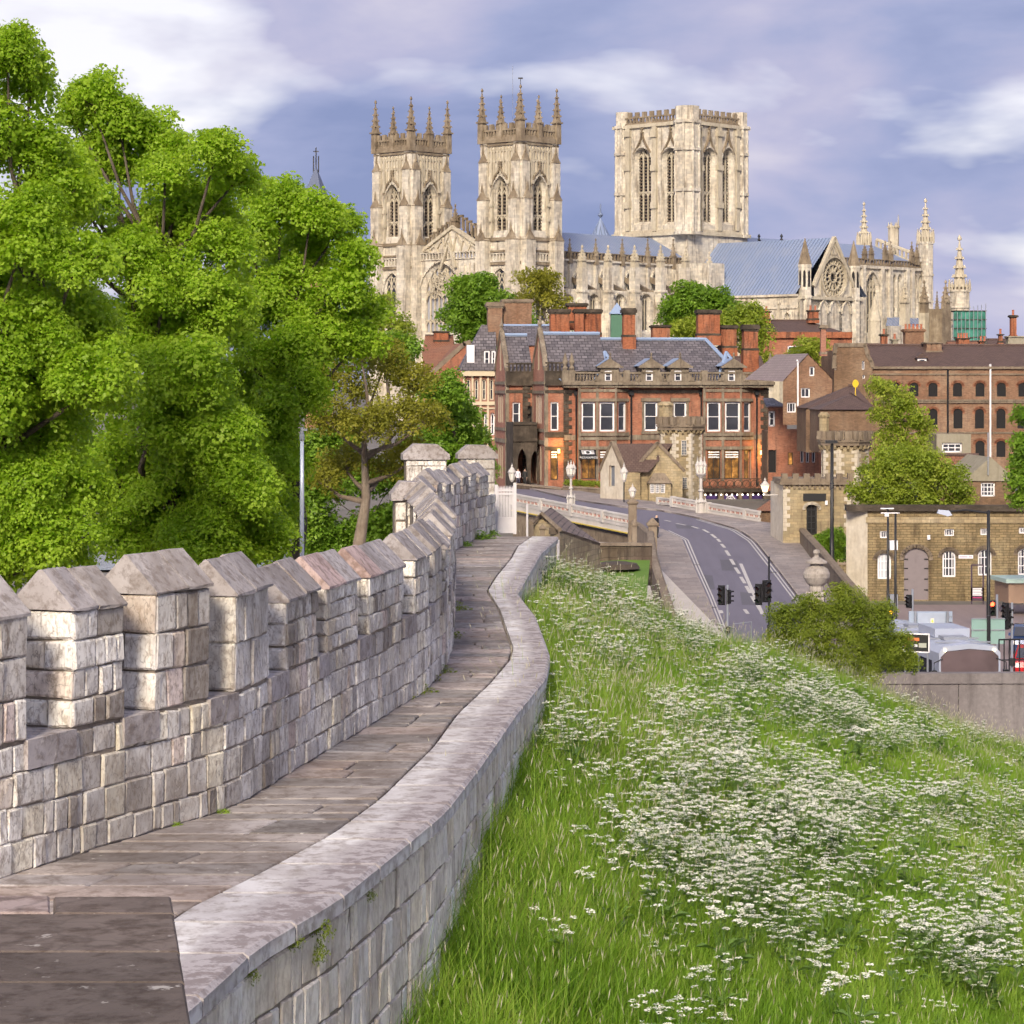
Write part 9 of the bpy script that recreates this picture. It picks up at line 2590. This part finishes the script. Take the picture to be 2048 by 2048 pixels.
def car(name, label, c, yaw, paint, sc=1.0, group="cars at the junction"):
 u = Vector((math.cos(yaw), math.sin(yaw), 0)); z0 = .63
 root = empty(name, (c[0], c[1], z0), label, "car", group)
 fr = Fr((c[0], c[1], z0), u)          # a along the length, c across
 prof = [(-2.05, .3), (-2.1, .62), (-2.0, .86), (-1.2, .93), (-.55, 1.38), (.2, 1.46), (1.1, 1.4), (1.75, 1.0), (2.0, .92), (2.05, .55), (1.98, .3)]
 m = MB(); ins = lambda a, b: .78 if b < .95 else .62
 A = [fr.pt(a, b, ins(a, b)) for a, b in prof]; B = [fr.pt(a, b, -ins(a, b)) for a, b in prof]
 m.prism(A, B); m.build("body", plain(paint[0], paint[1], .25, .1, var=.05), root)
 gl = [[(-1.12, .95), (-.55, 1.35), (-.55, .95)], [(-.45, .95), (-.45, 1.37), (.25, 1.41), (.25, .95)], [(.35, .95), (.35, 1.41), (1.05, 1.35), (1.6, 1.0)]]
 for g_ in gl:
  for s_ in (1, -1): m = MB(); m.poly([fr.pt(a, b, s_ * (.79 if b < .96 else .645)) for a, b in g_]); m.build("side_window", M_GLASS, root)
 for (a0, b0), (a1, b1) in (((-1.2, .95), (-.58, 1.38)), ((1.72, 1.03), (1.12, 1.4))):
  m = MB(); e = -.02 if a0 < 0 else .02; m.poly([fr.pt(a0 + e, b0 + .03, .68), fr.pt(a0 + e, b0 + .03, -.68), fr.pt(a1 + e, b1 + .02, -.58), fr.pt(a1 + e, b1 + .02, .58)]); m.build("windscreen", M_GLASS, root)
 for a in (-1.3, 1.3):
  for s_ in (1, -1):
   m = MB(); r0 = [fr.pt(a + .31 * math.cos(t * .449), .31 + .31 * math.sin(t * .449), s_ * .82) for t in range(14)]; r1 = [fr.pt(a + .31 * math.cos(t * .449), .31 + .31 * math.sin(t * .449), s_ * .6) for t in range(14)]
   m.prism(r0, r1); w = m.build("wheel", M_BLACK, root)
   m = MB(); m.poly([fr.pt(a + .19 * math.cos(t * .524), .31 + .19 * math.sin(t * .524), s_ * .83) for t in range(12)]); m.build("rim", M_GREYM, w)
 for s_ in (1, -1):
  m = MB(); m.fbox(fr, -2.1, .62, -1.98, .8, s_ * .6 - .14, s_ * .6 + .14); m.build("headlight", M_WHITE, root)
  m = MB(); m.fbox(fr, -.75, .95, -.6, 1.1, s_ * .85 - .08, s_ * .85 + .08); m.build("wing_mirror", plain(paint[0] + "_mirror%d" % s_, paint[1], .3), root)
car("parked_car", "bright red car cut by the right edge at the junction", (XY(2070, 124)[0], 125), math.radians(78), ("red_paint", (.5, .02, .025)))
car("parked_car", "dark blue car behind the red one at the right edge", (XY(2068, 134)[0], 136), math.radians(80), ("blue_paint", (.03, .06, .16)))
# white van beyond the bus
c = P(1925, 1272, 116)
root = empty("parked_van", (c.x, 117, .63), "white van roof showing between the message sign and green sign", "van")
fr = Fr((c.x - 1.0, 116, .63), (1, .05)); m = MB()
prof = [(0, .35), (0, 1.5), (.15, 2.2), (.35, 2.42), (4.6, 2.42), (4.7, .35)]
sfv = Fr(fr.pt(0, 0, 0), (.25, 1)); m.prism([sfv.pt(a, b, .95) for a, b in prof], [sfv.pt(a, b, -.95) for a, b in prof]); m.build("body", plain("van_white", (.5, .54, .62), .3), root)
for a in (.9, 3.8):
 m = MB(); m.prism([sfv.pt(a + .34 * math.cos(t * .449), .34 + .34 * math.sin(t * .449), .97) for t in range(14)], [sfv.pt(a + .34 * math.cos(t * .449), .34 + .34 * math.sin(t * .449), -.97) for t in range(14)]); m.build("wheel", M_BLACK, root)
m = MB(); m.poly([sfv.pt(.06, 1.55, .8), sfv.pt(.06, 1.55, -.8), sfv.pt(.2, 2.2, -.75), sfv.pt(.2, 2.2, .75)]); m.build("windscreen", M_GLASS, root)
m = MB(); m.fbox(Fr(sfv.pt(0, 0, .96), sfv.u), 1.5, 1.5, 3.6, 1.75, 0, .01); m.build("blue_stripe", plain("blue_stripe", (.08, .3, .6), .4), root)
# stone urn on its pier above the shrub
c = P(1633, 1182, 128); k = 128 / FPX
root = empty("stone_urn", (c.x, c.y, .6), "big weathered stone urn finial on a pier above the shrub", "urn")
M_URN = stone("urn_stone", (.3, .26, .23), (.4, .36, .32), (.48, .44, .4), (.15, .13, .11), .9, .6, None, fine=6)
Zu = lambda y: ZC - (y - HOR) * k
m = MB(); m.lathe((c.x, c.y, 0), [(15 * k, Zu(1182)), (14 * k, Zu(1172)), (20 * k, Zu(1166)), (26.5 * k, Zu(1155)), (27 * k, Zu(1147)), (23 * k, Zu(1138)), (13 * k, Zu(1131)), (12 * k, Zu(1127)), (22 * k, Zu(1126)), (21 * k, Zu(1123)), (11 * k, Zu(1117)), (5 * k, Zu(1113)), (4 * k, Zu(1110)), (7 * k, Zu(1106)), (6 * k, Zu(1101)), (.01, Zu(1098))], 20); m.build("urn", M_URN, root, smooth=True)
m = MB(); m.cone((c.x, c.y), 22 * k, 22 * k, .5, Zu(1182), 4, 0, .6); m.cone((c.x, c.y), 28 * k, 28 * k, Zu(1190), Zu(1182), 4, 0, .6); m.build("pier", M_URN, root)
# hedge and low wall before the mansion
wallrun("front_wall", "low dark stone wall with end pier in front of the restaurant hedge", [P(1128, 993, 240), P(1205, 998, 236)], 1.0, .35, M_SANDP)
pier("gate_pier", "short square stone pier at the end of the hedge wall", 1211, 1001, 972, 15, 234, M_SANDP, capf=.12)
wallrun("front_wall", "low stone wall with railing before the mansion's porch", [P(1030, 985, 246), P(1126, 996, 240)], .9, .35, M_SAND)
tree("hedge_shrub", "clipped yellow green hedge below the restaurant windows", "hedge", P(1172, 985, 241), lob([(1136, 966, 8), (1148, 967, 9), (1160, 967, 9), (1172, 968, 9), (1184, 968, 9), (1196, 969, 9), (1206, 970, 8)], 241), 'yell', .3, 1.0, .05, seed=51, twig=False)
# handrail by the near signal
fr = Fr(P(1467, 1277, 134), (1, .1)); w_ = fr.px(1503); root = empty("hand_rail", tuple(fr.pt(w_ / 2, -.5)), "short grey pedestrian guard rail beside the near traffic light", "railing")
m = MB(); m.tube([fr.pt(0, -.6), fr.pt(0, .75), fr.pt(w_, .85), fr.pt(w_, -.6)], .035, 6); m.build("rail", M_GREYM, root)
fr = Fr(P(1998, 1345, 104), (1, .2)); w_ = fr.px(2090); root = empty("guard_rail", tuple(fr.pt(w_ / 2, -1)), "dark pedestrian guard rail right of the bus", "railing")
hh = fr.px(1998, 1278)[1]
m = MB(); m.fbox(fr, 0, hh - .06, w_, hh, -.03, .03); m.fbox(fr, 0, hh * .35, w_, hh * .35 + .05, -.03, .03); m.build("rail", M_BLACK, root)
for k_ in range(10): m = MB(); a = w_ * k_ / 9; m.fbox(fr, a - .02, -1.5, a + .02, hh, -.02, .02); m.build("upright", M_BLACK, root)
# small red-roofed hut below the balcony, yellow disc
root = empty("red_roofed_hut", P(1532, 1030, 199), "small hut with sloping red roof beside the gate lodge", "hut")
m = MB(); m.poly([P(1508, 1022, 200), P(1556, 1022, 199), P(1556, 992, 202), P(1549, 993, 203)]); m.build("roof", M_PANT, root)
m = MB(); m.poly([P(1508, 1022, 200.3), P(1556, 1022, 199.3), P(1556, 1050, 199.3), P(1508, 1050, 200.3)]); m.build("wall", M_BRICKB, root)
q = P(1711, 767, 214); root = empty("yellow_dish", tuple(q), "round yellow dish on the roofs left of the brick warehouse", "dish")
m = MB(); fr = Fr(q, (1, .3)); m.poly([fr.pt(.28 * math.cos(t * .314), .32 * math.sin(t * .314), 0) for t in range(20)]); m.lathe((q.x, q.y + .05, q.z - .5), [(.05, -1.2), (.04, .5)], 6); m.build("dish", plain("yellow_paint", (.75, .5, .03), .5), root)
# ---- people: one continuous skinned body each
def person(label, loc, h, coat, legs, hair, skin=(.55, .36, .27), yaw=0.0):
 J = {'pel': (0, 0, .53), 'spine': (0, .01, .64), 'chest': (0, .015, .76), 'neck': (0, .0, .855), 'head': (0, -.008, .9), 'top': (0, -.005, .965),
         'hl': (.055, 0, .51), 'kl': (.062, -.03, .28), 'al': (.06, .02, .045), 'tl': (.062, -.07, .015), 'hr': (-.055, 0, .51), 'kr': (-.06, .015, .28), 'ar': (-.06, .05, .045), 'tr': (-.062, -.04, .015),
         'sl': (.11, .01, .81), 'el': (.135, .02, .65), 'wl': (.13, -.035, .51), 'fl': (.125, -.05, .46), 'sr': (-.11, .01, .81), 'er': (-.135, .02, .65), 'wr': (-.13, -.035, .51), 'fr': (-.125, -.05, .46)}
 rad = {'pel': (.085, .065), 'spine': (.08, .06), 'chest': (.095, .065), 'neck': (.032, .034), 'head': (.05, .058), 'top': (.038, .045), 'hl': (.055, .06), 'kl': (.038, .042), 'al': (.025, .03), 'tl': (.022, .016), 'hr': (.055, .06), 'kr': (.038, .042), 'ar': (.025, .03), 'tr': (.022, .016),
           'sl': (.04, .042), 'el': (.03, .032), 'wl': (.02, .024), 'fl': (.016, .022), 'sr': (.04, .042), 'er': (.03, .032), 'wr': (.02, .024), 'fr': (.016, .022)}
 names = list(J); ed = [('pel', 'spine'), ('spine', 'chest'), ('chest', 'neck'), ('neck', 'head'), ('head', 'top'), ('pel', 'hl'), ('hl', 'kl'), ('kl', 'al'), ('al', 'tl'), ('pel', 'hr'), ('hr', 'kr'), ('kr', 'ar'), ('ar', 'tr'), ('chest', 'sl'), ('sl', 'el'), ('el', 'wl'), ('wl', 'fl'), ('chest', 'sr'), ('sr', 'er'), ('er', 'wr'), ('wr', 'fr')]
 me = bpy.data.meshes.new("person"); me.from_pydata([tuple(c * h for c in J[n]) for n in names], [(names.index(a), names.index(b)) for a, b in ed], [])
 o = bpy.data.objects.new("person", me); COL.objects.link(o)
 o.modifiers.new("skin", 'SKIN'); sd = o.modifiers.new("sub", 'SUBSURF'); sd.levels = 2; sd.render_levels = 2
 for i, n in enumerate(names): me.skin_vertices[0].data[i].radius = (rad[n][0] * h, rad[n][1] * h); me.skin_vertices[0].data[i].use_root = (n == 'pel')
 bpy.context.view_layer.update()
 ev = o.evaluated_get(bpy.context.evaluated_depsgraph_get()); m2 = bpy.data.meshes.new_from_object(ev)
 bpy.data.objects.remove(o)
 key = label[:12].replace(" ", "_")
 for nm, cc in (("coat", coat), ("trousers", legs), ("skin", skin), ("hair", hair)): m2.materials.append(plain("%s_%s" % (nm, key), cc, .8))
 for pl_ in m2.polygons:
  c = pl_.center; t = c.z / h
  hand = abs(c.x) > .1 * h and t < .505
  pl_.material_index = 3 if (t > .95 or (t > .885 and c.y > .012 * h)) else 2 if (t > .845 or hand) else 0 if t > .45 else 1
  pl_.use_smooth = True
 o = bpy.data.objects.new("person", m2); COL.objects.link(o); o.location = loc; o.rotation_euler = (0, 0, yaw)
 tag(o, label, "person")
 return o
q = onroad(1313, 1080, .15); person("person with pale hair and dark coat walking past the lower gate pier", tuple(q), 1.7, (.015, .017, .03), (.02, .02, .025), (.6, .52, .4), yaw=.8)
q = P(1036, 972, 252); person("person in a white top near the mansion porch", tuple(q), 1.7, (.7, .68, .75), (.06, .06, .1), (.05, .035, .02), yaw=.3)
q = P(1050, 973, 251); person("person in black clothes standing beside the mansion porch", tuple(q), 1.75, (.02, .02, .02), (.02, .02, .02), (.04, .03, .02), yaw=-.4)
# ---- weeds and moss in the wall's joints
def weeds(label, p, s, k, kind='dark', sq=1.0):
 o = bpy.data.objects.new("wall_weed", SPR[kind].objects[k].data); COL.objects.link(o); o.location = p; o.scale = (s, s, s * sq); o.rotation_euler = (0, 0, k * 1.3)
 tag(o, label, "weed", "weeds at the foot of the wall")
for i, (x, y, s, kd, lab) in enumerate(((812, 1398, .1, 'bush', "dark weed clump at the wall foot nearest the camera"), (838, 1385, .11, 'bush', "second weed clump at the wall foot, just past the first"), (862, 1362, .1, 'olive', "rusty weed clump at the wall foot in the bend"), (880, 1345, .1, 'bush', "weed clump at the wall foot where the walk narrows"),
          (905, 1275, .13, 'bush', "weeds at the shaded wall foot halfway along"), (908, 1220, .14, 'bush', "weeds at the wall foot before the far bend"), (925, 1092, .16, 'dark', "green tuft at the foot of the far wall stretch"), (955, 1078, .2, 'dark', "long green tuft at the far wall foot"), (978, 1069, .16, 'dark', "green tuft beside the white iron gate"),
          (342, 1650, .04, 'lime', "tiny bright weed at the wall foot in the foreground"), (443, 1625, .045, 'lime', "small moss cushion at the foreground wall foot"))):
 d = y2d(y); weeds(lab, P(x + 4, y, d), s, 2 + i % 2, kd, .6)
for i, (x, y, s, lab) in enumerate(((585, 1880, .035, "moss clump under the coping edge, left one"), (632, 1855, .06, "largest hanging moss clump under the coping edge"), (632, 1905, .04, "moss below the largest hanging clump"), (497, 1948, .035, "small moss spot under the coping at lower left"), (738, 1790, .025, "tiny moss spot high under the coping"))):
 fx = min(np.arange(10, 22, .02), key=lambda q_: abs(1024 + (XO(q_) + .01) / q_ * FPX - x)); weeds(lab, Vector((XO(fx) + .02, fx, ZC - (y - HOR) * fx / FPX)), s, 3 + i % 2, 'bush', 1.3)
